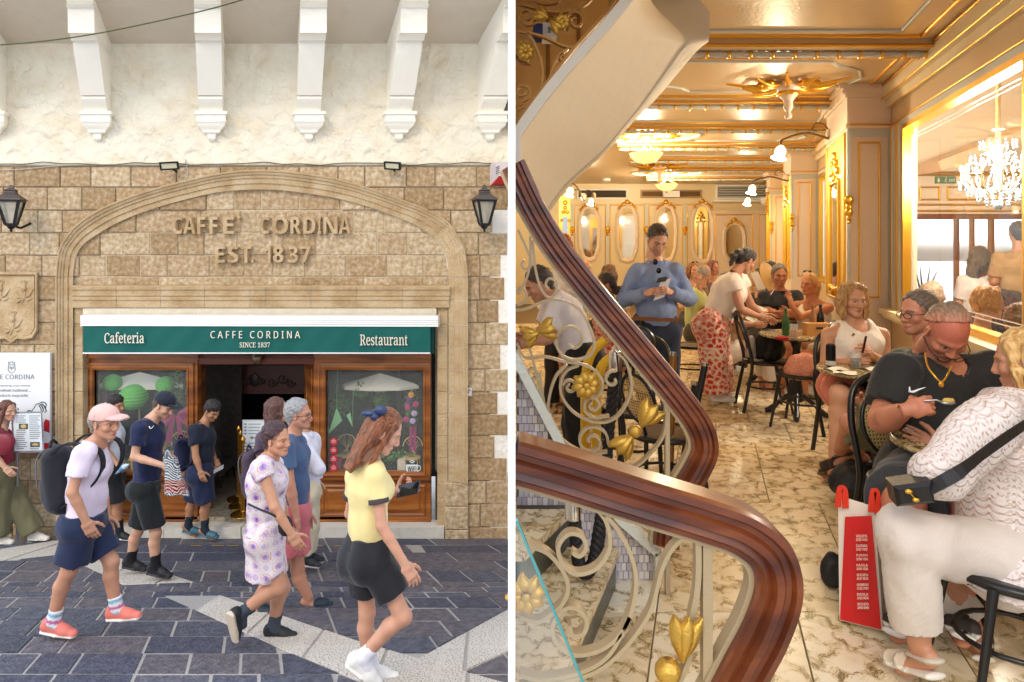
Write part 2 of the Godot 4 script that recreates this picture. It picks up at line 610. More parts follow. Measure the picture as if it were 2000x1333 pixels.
func ruffle(m: MB,col: Color,amp: float,freq := 9.0,stretch := Vector3(1,0.45,1),grain := 0.06) -> void:  
	noise.frequency = 1.0
	var nm := m.n.duplicate()
	var e := 0.2
	var st2 := Vector3(0.75,1.0,0.75)*freq*1.7
	for k in m.p.size():
		var p0 := m.p[k]
		var q := p0*stretch*freq
		var w := noise.get_noise_3dv(p0*4.0)
		var r := p0*st2+Vector3(w,w*2.0,-w)
		var n0 := nm[k]
		var t1 := n0.cross(Vector3(0.3,0.9,0.31)).normalized()
		var t2 := n0.cross(t1)
		var a := noise.get_noise_3dv(q)
		var b := absf(noise.get_noise_3dv(r))
		var g1 := (noise.get_noise_3dv(q+t1*stretch*e)-a)*freq-0.25*(absf(noise.get_noise_3dv(r+t1*e))-b)*freq*1.7
		var g2 := (noise.get_noise_3dv(q+t2*stretch*e)-a)*freq-0.25*(absf(noise.get_noise_3dv(r+t2*e))-b)*freq*1.7
		m.p[k] += n0*amp*(a-0.25*b)
		m.n[k] = (n0-(t1*g1+t2*g2)*(amp/e)).normalized()
		m.c.append(shade(col,1.0+grain*a))
func strands(m: MB,col: Color,col2: Color,amp := 0.006,dir := Vector3(1,0.14,1),freq := 55.0,con := 1.0) -> void:
	noise.frequency = 1.0
	var ca := lin(col); var cb := lin(col2)
	for k in m.p.size():
		var q := m.p[k]*dir*freq
		var a := noise.get_noise_3dv(q)
		var b := noise.get_noise_3dv(q*2.3)
		var g := Vector3(noise.get_noise_3dv(q+Vector3(0.3,0,0))-a,noise.get_noise_3dv(q+Vector3(0,0.3,0))-a,noise.get_noise_3dv(q+Vector3(0,0,0.3))-a)*dir
		m.p[k] += m.n[k]*(amp*(a+0.6*b)+0.007*noise.get_noise_3dv(m.p[k]*24.0+Vector3(col.r,col2.g,col.b)*40.0))
		m.n[k] = (m.n[k]-(g-m.n[k]*g.dot(m.n[k]))*1.4).normalized()
		m.c.append(ca.lerp(cb,clampf(0.42+(a*0.55+b*0.4)*con,0,1)))
func frame_of(fwd: Vector3,up: Vector3) -> Basis:
	var z := fwd.normalized()
	var x := up.cross(z).normalized()
	return Basis(x,z.cross(x),z)
func bounds(J: Array,pad: float) -> Array:
	var lo: Vector3 = J[0]; var hi: Vector3 = J[0]
	for q in J:
		lo = lo.min(q); hi = hi.max(q)
	return [lo-Vector3.ONE*pad,hi+Vector3.ONE*pad]
func person(s: Dictionary) -> Node3D:
	var d: float = s.d
	var j := {}
	for k in ["H","N","SL","SR","EL","ER","WL","WR","PL","PR","KL","KR","AL","AR","TL","TR"]:
		if s.has(k): j[k] = s[k] if s[k] is Vector3 else at(s[k][0],s[k][1],d+(s[k][2] if s[k].size() > 2 else 0.0))
	var z: float = s.get("size",1.0)
	var w: float = s.get("wide",1.0)*z
	var fem: bool = s.get("fem",false)
	var cell: float = s.get("cell",0.016)
	var skin := shade(lin(s.get("skin",rgb(205,150,120))),0.84)
	var P: Vector3 = (j.PL+j.PR)*0.5
	var N: Vector3 = j.N
	var U: Vector3 = (N-P).normalized()
	var S: Vector3 = (j.SR-j.SL).normalized()
	var HX: Vector3 = (j.PR-j.PL).normalized()
	var fw := U.cross(S).normalized()
	var Wp: Vector3 = P.lerp(N,0.36)+fw*s.get("arch",0.0)
	var C: Vector3 = P.lerp(N,0.72)+fw*s.get("hunch",0.0)
	var legs: bool = j.has("KL")
	var base := Vector3(P.x,(minf(j.AL.y,j.AR.y)-0.09) if j.has("AL") else P.y-0.5,P.z)
	var o := thing("person",s.label,"person",base,s.get("group",""))
	var all := j.values()
	var b := bounds(all,0.2)
	var f := Field.new(b[0],b[1],cell)
	var tk := 0.015 if s.has("top") else 0.0     
	var lk := 0.022 if s.has("bottom") else 0.0
	f.cap(j.PL,j.PR,0.1*w-lk,0.1*w-lk,0.04)
	f.cap(P,Wp,0.112*w-lk,0.096*w*(0.92 if fem else 1.0)-tk,0.04,HX,1.3)
	f.cap(Wp,C,0.096*w*(0.92 if fem else 1.0)-tk,0.112*w-tk*0.6,0.04,S,1.3)
	f.cap(C,N-U*0.03,0.11*w-tk*0.6,0.06*z,0.05,S,1.45)
	for k in ["L","R"]:
		var Sh: Vector3 = j["S"+k]
		f.cap(N.lerp(Sh,0.2)-U*0.03,Sh,0.05*z,0.052*z*(0.9 if fem else 1.05),0.04)
		var el: Vector3 = j["E"+k]
		var wr: Vector3 = j["W"+k]
		f.cap(Sh,el,0.05*w*(0.88 if fem else 1.0),0.039*w*(0.92 if fem else 1.0),0.02)
		f.cap(el,el.lerp(wr,0.3),0.039*w*(0.92 if fem else 1.0),0.04*w*(0.92 if fem else 1.0),0.015)
		f.cap(el.lerp(wr,0.3),wr,0.04*w*(0.92 if fem else 1.0),0.025*z,0.01)
		if legs:
			var hip: Vector3 = j["P"+k]
			var kn: Vector3 = j["K"+k]
			var ank: Vector3 = j["A"+k]
			var toe: Vector3 = j["T"+k]
			f.cap(hip,kn,0.088*w-lk,0.056*w,0.03)
			var bk := (kn-hip).normalized().cross((toe-ank).normalized()).cross((ank-kn).normalized())
			var back: Vector3 = -((toe-ank)-(ank-kn).normalized()*(toe-ank).dot((ank-kn).normalized())).normalized()
			f.cap(kn,kn.lerp(ank,0.3)+back*0.016,0.052*w,0.054*w,0.02)
			f.cap(kn.lerp(ank,0.3)+back*0.016,ank,0.054*w,0.036*z,0.015)
			var ft := (toe-ank)
			var fl := ft.length()
			var fd2 := ft/fl
			var dn: Vector3 = -(Vector3.UP-fd2*fd2.y).normalized()
			if s.get("shoe","sneaker") != "sneaker":
				f.cap(ank+dn*0.04-fd2*0.03,ank+dn*0.055+fd2*0.1,0.032*z,0.028*z,0.02)
				f.cap(ank+dn*0.055+fd2*0.1,ank+dn*0.06+fd2*0.16,0.026*z,0.014*z,0.02,fd2.cross(dn).normalized(),1.7)
			else:
				f.cap(ank,ank+dn*0.05+fd2*0.08,0.034,0.026,0.02)
	if fem:
		for q in [-1.0,1.0]: f.ell(C+fw*0.07*w+S*0.068*q*w-U*0.03,Vector3.ONE*(0.062*w-tk),0.04)
	if s.has("belly"): f.ell(P.lerp(N,0.3)+fw*0.05*w,Vector3.ONE*(s.belly-0.02),0.06)
	for q in ["L","R"]: f.ell(j["P"+q]-fw*0.045*w-U*0.03,Vector3.ONE*(0.09*w-lk),0.04)
	var H: Vector3 = j.H
	var look: Vector3 = s.get("look",fw)
	var hb := frame_of(look,s.get("tip",Vector3.UP))
	var hs: float = z*s.get("head",0.97)
	f.cap(N-U*0.02,H+hb*Vector3(0,-0.09,-0.02)*hs,(0.05 if fem else 0.057)*z,(0.046 if fem else 0.054)*z,0.03)
	var body := f.surf()
	var skin2 := skin
	noise.frequency = 1.0
	for q in body.p: body.c.append(shade(skin,1.0+0.1*noise.get_noise_3dv(q*14.0)))
	var hc: float = 0.0045 if cell < 0.0135 else 0.006 if cell < 0.018 else 0.009
	var hp := head_proto(fem,hc)
	var k0 := body.p.size()
	body.add(hp,Transform3D(hb.scaled_local(Vector3.ONE*hs),H))
	var lip := lin(s.get("lips",s.get("skin",rgb(205,150,120)).lerp(rgb(165,70,70),0.55)))
	var brow := lin(s.get("brow",s.get("hair",rgb(60,40,30)).darkened(0.15)))
	for k in range(k0,body.p.size()):
		var c := body.c[k]
		var q := hp.p[k-k0]
		var sk := shade(skin,1.0+0.07*noise.get_noise_3dv(q*40.0))
		var red := clampf(1.0-Vector2(absf(q.x)-0.042,q.y+0.03).length()/0.03,0,1)*(1.0 if q.z > 0.03 else 0.0)+clampf(1.0-(q-Vector3(0,-0.03,0.1)).length()/0.022,0,1)
		sk = sk.lerp(Color(skin.r*1.02,skin.g*0.72,skin.b*0.68),red*0.45)
		if s.has("flush"): sk = sk.lerp(lin(rgb(186,84,70)),0.5*smoothstep(-0.02,0.07,q.y))
		if c.r > 0: sk = lip
		elif c.g > 0 and not s.get("shut",false): sk = Color(0.36,0.33,0.31) if c.b == 0 else lin(s.get("eyes",rgb(60,45,38)))
		elif c.b > 0: sk = sk.lerp(Color(0.04,0.03,0.03),c.b*0.8)
		elif c.a > 0.5: sk = sk.lerp(brow,0.75)
		elif c.a > 0: sk = sk.lerp(brow,c.a*s.get("beard",0.6))
		body.c[k] = sk
	for k in ["L","R"]:
		var kind: String = s.get("hand"+k,"relaxed")
		if kind == "none": continue
		var el: Vector3 = j["E"+k]
		var wr: Vector3 = j["W"+k]
		var dir: Vector3 = s.get("hdir"+k,(wr-el).normalized())
		var palm: Vector3 = s.get("palm"+k,(S*(1.0 if k == "L" else -1.0)) if absf(dir.dot(S)) < 0.8 else Vector3.DOWN)
		var y := -(palm-dir*palm.dot(dir)).normalized()
		var x := y.cross(dir).normalized()
		var bs := Basis(x,y,dir)
		var fl: bool = k == "L"
		if fl: bs.x = -bs.x
		var hm := hand_proto(kind,0.0045 if cell < 0.0135 else 0.006 if cell < 0.018 else 0.009)
		var k1 := body.p.size()
		body.add(hm,Transform3D(bs.scaled_local(Vector3.ONE*z*s.get("hands",0.95)),wr),fl)
		for q in range(k1,body.p.size()): body.c[q] = shade(skin,0.97+0.08*noise.get_noise_3dv(body.p[q]*30.0))
	put("body",body,skin_mat(),o)
	if s.has("top"): _top(s,j,o,cell,w,z,fem,P,N,U,S,HX,fw,Wp,C,H)
	if s.has("bottom") and legs: _bottom(s,j,o,cell,w,z,P,U,HX,fw,Wp)
	if legs and s.get("shoe","") != "none":
		for k in ["L","R"]:
			var ank: Vector3 = j["A"+k]
			var ft: Vector3 = j["T"+k]-ank
			var up := Vector3.UP
			if s.has("sock") and s.sock > 0:
				var sf_b := bounds([ank,j["K"+k]],0.1)
				var sf := Field.new(sf_b[0],sf_b[1],cell*0.75)
				var kn: Vector3 = j["K"+k]
				sf.cap(ank,ank.lerp(kn,s.sock),0.042*z,0.05*w,0.01,Vector3.ZERO,1.0,true)
				sf.cap(ank,ank+ft.normalized()*0.07-Vector3(0,0.05,0),0.042*z,0.036*z,0.02)
				var sm := sf.surf()
				ruffle(sm,lin(s.sockcol),0.002,20.0,Vector3(1,2,1))
				if s.has("stripes"):
					for q in sm.p.size():
						var t: float = (sm.p[q]-ank).dot((kn-ank).normalized())/0.022
						if int(floor(t)) % 2 == 0: sm.c[q] = lin(s.stripes[int(absf(floor(t)))/2 % s.stripes.size()])
				put("sock",sm,vmat("knit",0.9,"weave",0.6,30.0),o)
			var bb := frame_of(ft+Vector3.UP*0.075,up)
			if s.has("pitch"+k): bb = frame_of(ft,Vector3.UP)*Basis(Vector3.RIGHT,s["pitch"+k])
			var sp := shoe_proto(s.get("shoe","sneaker"),maxf(0.006,cell*0.55))
			var mb := MB.new()
			mb.add(sp,Transform3D(bb.scaled_local(Vector3.ONE*z*0.98),ank))
			for q in mb.c.size():
				var pq := sp.p[q]
				var up_c := lin(s.get("shoecol",rgb(235,235,232)))
				if sp.c[q].r == 0 and absf(pq.x) < 0.016 and pq.y > -0.058 and pq.z > 0.03 and pq.z < 0.11 and s.get("shoe","") == "sneaker" and int(floor(pq.z/0.011)) % 2 == 0: up_c = lin(s.get("lace",rgb(225,225,222)))
				mb.c[q] = lin(s.get("sole",rgb(235,232,225))) if sp.c[q].r > 0 else up_c
			put(s.get("shoename","shoe"),mb,vmat("shoe",0.6,"weave",0.3,22.0),o)
	_hair(s,o,H,hb,hs,cell)
	return o
func skin_mat() -> StandardMaterial3D:
	var m := vmat("skin",0.52,"pores",0.25,6.0)
	m.subsurf_scatter_enabled = true
	m.subsurf_scatter_strength = 0.12
	return m
func _top(s,j,o,cell,w,z,fem,P,N,U,S,HX,fw,Wp,C,H) -> void:
	var loose: float = s.get("loose",0.014)
	var hem: float = s.get("hem",-0.06)
	var b := bounds([P,N,j.SL,j.SR,j.EL,j.ER,j.WL,j.WR,P-U*0.2],0.22)
	var f := Field.new(b[0],b[1],cell)
	var L := loose
	f.cap(j.PL-U*0.1,j.PR-U*0.1,0.1*w+L,0.1*w+L,0.05)
	f.cap(P-U*0.1,Wp,0.114*w+L,0.102*w+L,0.05,HX,1.3)
	f.cap(Wp,C,0.102*w+L,0.114*w+L,0.05,S,1.3)
	f.cap(C,N-U*0.035,0.112*w+L*0.8,0.058*z+L*0.4,0.05,S,1.5)
	if fem:
		for q in [-1.0,1.0]: f.ell(C+fw*0.072*w+S*0.068*q*w-U*0.03,Vector3.ONE*(0.063*w+L*0.7),0.05)
	if s.has("belly"): f.ell(P.lerp(N,0.3)+fw*0.05*w,Vector3.ONE*(s.belly+L),0.06)
	for q in ["L","R"]: f.ell(j["P"+q]-fw*0.045*w-U*0.03,Vector3.ONE*(0.09*w+L),0.04)
	var sl: float = s.get("sleeve",0.5)
	for k in ["L","R"]:
		var Sh: Vector3 = j["S"+k]
		var el: Vector3 = j["E"+k]
		var wr: Vector3 = j["W"+k]
		if sl >= 0.0: f.cap(N.lerp(Sh,0.25)-U*0.035,Sh,0.05*z+L*0.7,0.055*z+L*0.7,0.04)
		if sl > 0.0 and sl <= 1.0: f.cap(Sh,Sh.lerp(el,sl),0.05*w+L,0.046*w+L*1.25,0.025,Vector3.ZERO,1.0,true)
		elif sl > 1.0:
			f.cap(Sh,el,0.052*w+L,0.045*w+L,0.025)
			f.cap(el,el.lerp(wr,sl-1.0),0.045*w+L,0.032*w+L,0.015,Vector3.ZERO,1.0,true)
	f.cut(P+U*(N-P).length()*hem,-U)
	var nk: float = s.get("neck",0.066)
	f.cap(N-U*0.02+fw*0.01,H,nk*z,nk*z*1.05,0.008,Vector3.ZERO,1.0,false,true)
	if s.has("vneck"): f.cap(N+fw*0.1,N+fw*0.13-U*s.vneck,0.055,0.012,0.005,Vector3.ZERO,1.0,false,true)
	if sl < 0.0:   
		for q in [-1.0,1.0]: f.cap(j["SL" if q < 0 else "SR"]-U*0.02+S*q*0.005,j["SL" if q < 0 else "SR"]+U*0.1,0.062,0.07,0.005,Vector3.ZERO,1.0,false,true)
		f.cap(N+fw*0.06-U*s.get("scoop",0.06),N+U*0.1+fw*0.08,0.075,0.08,0.005,Vector3.ZERO,1.0,false,true)
	var m := f.surf()
	ruffle(m,lin(s.topcol) if not s.has("toptex") else Color.WHITE,s.get("folds",0.011),s.get("ffreq",9.0),Vector3(1,0.5,1))
	var mt: Material = s.topmat if s.has("topmat") else vmat("cloth",0.82,"weave",0.5,14.0,0.25)
	var top := put(s.top,m,mt,o)
	if s.top in ["shirt","polo_shirt","jacket"]:
		var cl := MB.new()
		var ax: Vector3 = (H-N+U*0.12).normalized()
		cl.lathe(PackedVector2Array([Vector2(0.088,-0.03),Vector2(0.084,-0.012),Vector2(0.071,0.022),Vector2(0.066,0.024),Vector2(0.068,-0.01)]),N-U*0.012+fw*0.012,18,ax)
		var cw := MB.new()
		cw.add(cl,Transform3D(Basis.from_scale(Vector3.ONE),Vector3.ZERO))
		put("collar",cw,mat("collar "+s.label.substr(0,18),s.topcol if not s.has("toptex") else rgb(110,136,186),0.82,0.0,"weave",0.4,14.0),top)
	if s.has("cuff"):
		for k in ["L","R"]:
			var sh: Vector3 = j["S"+k]
			var dr: Vector3 = ((j["E"+k] as Vector3)-sh).normalized()
			var en: Vector3 = sh.lerp(j["E"+k],sl)
			var c := MB.new()
			var r: float = 0.046*w+L*1.25+0.003
			c.lathe(PackedVector2Array([Vector2(r-0.006,-0.026),Vector2(r+0.002,-0.024),Vector2(r+0.001,0.002),Vector2(r-0.012,0.004)]),en,20,dr)
			put("cuff",c,mat("cuff rib",s.cuff,0.8,0.0,"weave",0.4,20.0),top)
func _bottom(s,j,o,cell,w,z,P,U,HX,fw,Wp) -> void:
	var L: float = s.get("bloose",0.018)
	var b := bounds([P,Wp,j.KL,j.KR,j.AL,j.AR],0.22)
	var f := Field.new(b[0],b[1],cell)
	var kind: String = s.bottom
	f.cap(j.PL,j.PR,0.1*w+L,0.1*w+L,0.05)
	f.cap(P-U*0.02,Wp,0.112*w+L,0.099*w+L*0.6,0.05,HX,1.3)
	for q in ["L","R"]: f.ell(j["P"+q]-fw*0.045*w-U*0.03,Vector3.ONE*(0.086*w+L),0.09)
	var len_: float = s.get("blen",0.8)
	if kind == "skirt" or kind == "dress":
		var kn: Vector3 = (j.KL+j.KR)*0.5
		var hm: Vector3 = P.lerp(kn,len_) if not s.has("hemat") else at(s.hemat[0],s.hemat[1],s.d)
		f.cap(P,hm,0.13*w+L,0.15*w+L,0.05,HX,1.25,true)
		for k in ["L","R"]: f.cap(j["P"+k],(j["P"+k] as Vector3).lerp(j["K"+k],len_),0.095*w+L,0.075*w+L,0.06,Vector3.ZERO,1.0,true)
	elif len_ <= 1.0:
		for k in ["L","R"]: f.cap(j["P"+k],(j["P"+k] as Vector3).lerp(j["K"+k],len_),0.092*w+L*0.8,0.076*w+L*1.35,0.012,Vector3.ZERO,1.0,true)
	else:
		var fl: float = s.get("flare",1.0)
		for k in ["L","R"]:
			f.cap(j["P"+k],j["K"+k],0.096*w+L,0.064*w+L*fl,0.03)
			f.cap(j["K"+k],(j["K"+k] as Vector3).lerp(j["A"+k],len_-1.0),0.064*w+L*fl,0.05*w+L*fl*1.5,0.02,Vector3.ZERO,1.0,true)
	f.cap(P.lerp(j.N,s.get("waist",0.2))+U*0.4,j.N+U*0.3,0.4,0.4,0.006,Vector3.ZERO,1.0,false,true)
	var m := f.surf()
	ruffle(m,lin(s.botcol) if not s.has("bottex") else Color.WHITE,s.get("bfolds",0.012),s.get("bfreq",8.0),Vector3(1,0.4,1))
	var mt: Material = s.botmat if s.has("botmat") else vmat("cloth",0.82,"weave",0.5,14.0,0.25)
	put(s.get("botname","trousers" if len_ > 1.0 else "skirt" if kind == "skirt" else "shorts"),m,mt,o)
func _hair(s,o,H,hb,hs,cell) -> void:
	var st: String = s.get("style","short")
	var c1: Color = s.get("hair",rgb(60,40,30))
	var c2: Color = s.get("hair2",c1.lightened(0.18))
	var hc: float = 0.006 if cell < 0.0135 else 0.008 if cell < 0.018 else 0.011
	var ln: float = s.get("hairlen",0.25)
	var f := Field.new(Vector3(-0.16,-0.14-ln,-0.24),Vector3(0.16,0.2,0.16),hc)
	var th: float = s.get("thick",0.009)
	var hl2: float = s.get("line",0.072)
	if st != "bald":
		f.ell(Vector3(0,0.038+th*0.3,-0.015-th*0.55),Vector3(0.0745+th*0.85,0.0845+th*0.8,0.0935+th*0.6),0.015)
		f.cap(Vector3(0,-0.01,-0.06),Vector3(0,-0.06,-0.062),0.05+th*0.4,0.034+th*0.4,0.03,Vector3(1,0,0),1.25)
		var hl: float = s.get("line",0.072)
		f.cut(Vector3(0,hl,0.074),Vector3(0,-0.62,0.78).normalized(),0.008)
		if st == "long" or st == "bob" or st == "bun" or st == "tail": pass
		f.cut(Vector3(0,0.0,0.028),Vector3(0,-0.35,0.94).normalized() if st != "ring" else Vector3(0,0,1),0.006)
		if st == "short" or st == "ring": f.cut(Vector3(0,-0.055,0.0),Vector3(0,-1,0.55).normalized(),0.006)
		if st == "ring": f.cut(Vector3(0,0.055,0),Vector3(0,1,0.35).normalized(),0.006)
		for q in [-1.0,1.0]: f.ell(Vector3(q*0.085,-0.006,0.0),Vector3(0.02,0.032,0.022),0.004,Basis(),true)
	if st == "short" and s.has("quiff"):
		f.ell(Vector3(0,0.105,0.035),Vector3(0.055,0.02+s.quiff,0.05),0.02)
	if st == "curly":
		f.ell(Vector3(0,0.075,-0.01),Vector3(0.082,0.065,0.095),0.02)
	if st == "long":
		var lean: Vector3 = s.get("fall",Vector3(0,0,0))
		for q in 7:
			var x := (q-3)*0.024
			f.cap(Vector3(x,0.05,-0.07+absf(x)*0.4),Vector3(x*1.1,-0.05,-0.085+absf(x)*0.5),0.034,0.034,0.02)
			f.cap(Vector3(x*1.1,-0.05,-0.085+absf(x)*0.5),Vector3(x*1.25,-ln+absf(x)*0.4,-0.1+absf(x)*0.3)+lean,0.034,0.016,0.02)
		for q in [-1.0,1.0]:
			f.cap(Vector3(q*0.06,0.07,0.03),Vector3(q*0.083,-0.03,0.02),0.022,0.018,0.015)
			f.cap(Vector3(q*0.083,-0.03,0.02),Vector3(q*0.088,-ln*0.7,0.012)+lean*0.5,0.019,0.01,0.015)
	if st == "bob":
		for q in [-1.0,1.0]:
			for t in 3:
				f.cap(Vector3(q*0.055,0.085,0.03-t*0.04),Vector3(q*(0.085+0.004*t),-0.02,0.022-t*0.035),0.024,0.023,0.018)
				f.cap(Vector3(q*(0.085+0.004*t),-0.02,0.022-t*0.035),Vector3(q*0.086,-ln+0.012*t,0.03-t*0.035),0.023,0.016,0.018)
		f.cap(Vector3(0,0,-0.07),Vector3(0,-ln+0.03,-0.07),0.05,0.038,0.03,Vector3(1,0,0),1.5)
		f.cap(Vector3(-0.03,0.112,0.03),Vector3(0.04,0.1,0.055),0.018,0.016,0.02)
	if st == "bun" or st == "tail":
		var bp: Vector3 = s.get("bunat",Vector3(0,0.03,-0.135))
		f.ell(bp,Vector3.ONE*s.get("bunr",0.042),0.015)
	if st == "tail":
		var bp: Vector3 = s.get("bunat",Vector3(0,0.03,-0.135))
		f.cap(bp,bp+Vector3(0,-0.06,-0.03),0.03,0.032,0.02)
		f.cap(bp+Vector3(0,-0.06,-0.03),bp+Vector3(0,-ln,0.0),0.032,0.012,0.02)
	if st == "beardonly": pass
	if st != "bald":
		var m := f.surf()
		strands(m,c1,c2,0.008 if st == "curly" else 0.0035 if st == "short" else 0.0045,Vector3(1,0.6,1) if st == "curly" else Vector3(1,0.1,0.6) if st != "short" and st != "ring" else Vector3(1,0.45,0.3),95.0 if st != "curly" else 75.0,0.5 if st in ["short","ring","curly"] else 1.0)
		if st == "short" or st == "ring":     
			var hn := Vector3(0,-0.62,0.78).normalized()
			var ln2 := Vector3(0,-1,0.55).normalized()
			var sk := shade(lin(s.get("skin",rgb(205,150,120))),0.84)
			for k in m.p.size():
				var q := m.p[k]
				var t := maxf(1.0+(q-Vector3(0,hl2,0.074)).dot(hn)/(0.02 if hl2 < 0.1 else 0.06),1.0+(q-Vector3(0,-0.055,0)).dot(ln2)/0.022)
				m.c[k] = m.c[k].lerp(sk,clampf(t+0.4*noise.get_noise_3dv(q*130.0),0,0.85))
		var xf := Transform3D(hb.scaled_local(Vector3.ONE*hs),H)
		var w := MB.new()
		w.add(m,xf)
		put("hair",w,vmat("hair",0.5,"hair_n",0.9,5.0,0.2),o)
	if s.has("fullbeard"):
		var g := Field.new(Vector3(-0.09,-0.15,-0.06),Vector3(0.09,0.02,0.12),hc)
		g.ell(Vector3(0,-0.026,0.026),Vector3(0.066,0.096,0.07),0.02)
		g.cut(Vector3(0,-0.047,0.05),Vector3(0,1,0.12).normalized(),0.006)
		g.cut(Vector3(0,0,0.0),Vector3(0,0,-1),0.004)
		g.ell(Vector3(0,-0.065,0.1),Vector3(0.02,0.008,0.03),0.003,Basis(),true)
		var m := g.surf()
		strands(m,s.fullbeard,s.fullbeard.lightened(0.2),0.004)
		var w2 := MB.new()
		w2.add(m,Transform3D(hb.scaled_local(Vector3.ONE*hs),H))
		put("beard",w2,vmat("hair",0.5,"hair_n",0.9,5.0,0.2),o)
	if s.has("cap"):
		var g := Field.new(Vector3(-0.12,-0.02,-0.14),Vector3(0.12,0.16,0.22),hc)
		g.ell(Vector3(0,0.045,-0.015),Vector3(0.09,0.092,0.107),0.005)
		g.cut(Vector3(0,0.032,0),Vector3(0,-1,0.12).normalized(),0.004)
		g.ell(Vector3(0,0.033,-0.015),Vector3(0.083,0.09,0.1),0.002,Basis(),true)
		g.cap(Vector3(0,0.135,-0.015),Vector3(0,0.138,-0.015),0.009,0.009,0.004)
		var m := g.surf()
		ruffle(m,lin(s.cap),0.002,20.0)
		var br := Field.new(Vector3(-0.12,-0.02,0.0),Vector3(0.12,0.1,0.22),hc)
		br.ell(Vector3(0,0.052,0.1),Vector3(0.08,0.024,0.085),0.004)
		br.ell(Vector3(0,0.04,0.1),Vector3(0.09,0.0285,0.1),0.003,Basis(),true)
		br.cut(Vector3(0,0,0.07),Vector3(0,0,-1))
		var m2 := br.surf()
		ruffle(m2,lin(s.cap),0.0008,20.0)
		var w3 := MB.new()
		w3.add(m,Transform3D(hb.scaled_local(Vector3.ONE*hs),H))
		var hatn := put("cap",w3,vmat("cloth",0.82,"weave",0.5,14.0,0.25),o)
		var w4 := MB.new()
		w4.add(m2,Transform3D(hb.scaled_local(Vector3.ONE*hs),H))
		var vis := put("visor",w4,vmat("cloth",0.82,"weave",0.5,14.0,0.25),hatn)
	if s.has("glasses"):
		var gm := MB.new()
		for q in [-1.0,1.0]:
			var ring := PackedVector3Array()
			for k in 13:
				var an := TAU*k/12
				ring.append(Vector3(q*0.032+cos(an)*0.023,-0.003+sin(an)*0.017,0.099-cos(an)*q*0.006))
			gm.tube(ring,PackedFloat32Array([0.0022]),5,false)
			gm.tube(PackedVector3Array([Vector3(q*0.055,0.004,0.093),Vector3(q*0.08,0.006,0.06),Vector3(q*0.082,0.003,-0.005),Vector3(q*0.08,-0.012,-0.022)]),PackedFloat32Array([0.0022]),5)
		gm.tube(PackedVector3Array([Vector3(-0.01,0.003,0.104),Vector3(0.01,0.003,0.104)]),PackedFloat32Array([0.0022]),5)
		var w5 := MB.new()
		var gx: Transform3D = s.get("gx",Transform3D())
		w5.add(gm,Transform3D(hb.scaled_local(Vector3.ONE*hs),H)*gx)
		put("glasses",w5,mat("spectacle frame",s.glasses,0.3),o)
		if s.has("lens"):
			var lm := MB.new()
			for q in [-1.0,1.0]: lm.ball(Vector3(q*0.032,-0.003,0.099),Vector3(0.022,0.016,0.003),12)
			var w6 := MB.new()
			w6.add(lm,Transform3D(hb.scaled_local(Vector3.ONE*hs),H)*gx)
			put("lens",w6,mat("dark lens",Color(0.02,0.02,0.025),0.08),o)
func check(s: Dictionary) -> void:
	var j := {}
	for k in ["H","N","SL","SR","EL","ER","WL","WR","PL","PR","KL","KR","AL","AR","TL","TR"]:
		if s.has(k): j[k] = s[k] if s[k] is Vector3 else at(s[k][0],s[k][1],s.d+(s[k][2] if s[k].size() > 2 else 0.0))
	var t := ""
	for e in [["H","N"],["SL","SR"],["SL","EL"],["EL","WL"],["SR","ER"],["ER","WR"],["PL","KL"],["KL","AL"],["PR","KR"],["KR","AR"],["AL","TL"],["AR","TR"]]:
		if j.has(e[0]) and j.has(e[1]): t += "%s-%s %.2f  " % [e[0],e[1],(j[e[0]]-j[e[1]]).length()]
	if j.has("N"): t += "trunk %.2f" % (j.N-(j.PL+j.PR)*0.5).length()
	print(s.label.substr(0,34),": ",t)
func pose(s: Dictionary,yaw: float,seated := true,arms := 0.22) -> Dictionary:
	var H: Vector3 = at(s.H[0],s.H[1],s.d)
	var f := Vector3(sin(yaw),0,cos(yaw))
	var r := f.cross(Vector3.UP)
	var N := H+Vector3(0,-0.215,0)-f*0.04
	if s.has("N"): N = at(s.N[0],s.N[1],s.d+(s.N[2] if s.N.size() > 2 else 0.0))
	var t := {"N": N}
	for k in [["L",-1.0],["R",1.0]]:
		var Sh: Vector3 = N+r*0.175*k[1]+Vector3(0,-0.06,0)
		t["S"+k[0]] = Sh
		var E: Vector3 = Sh+Vector3(0,-0.26,0)+f*(0.08 if seated else 0.0)+r*0.05*k[1]
		t["E"+k[0]] = E
		t["W"+k[0]] = E+f*arms-r*0.08*k[1]+Vector3(0,0.02 if arms > 0.1 else -0.24,0)
		var P: Vector3 = N+Vector3(0,-0.52,0)+r*0.09*k[1]
		t["P"+k[0]] = P
		var K: Vector3 = P+(f*0.42+Vector3(0,-0.02,0) if seated else Vector3(0,-0.42,0))+r*0.03*k[1]
		t["K"+k[0]] = K
		t["A"+k[0]] = K+Vector3(0,-0.4 if seated else -0.41,0)-f*(0.0 if seated else 0.02)
		t["T"+k[0]] = t["A"+k[0]]+f*0.19+Vector3(0,-0.07,0)
	for k in t:
		if not s.has(k): s[k] = t[k]
	if not s.has("look"): s.look = f
	return s
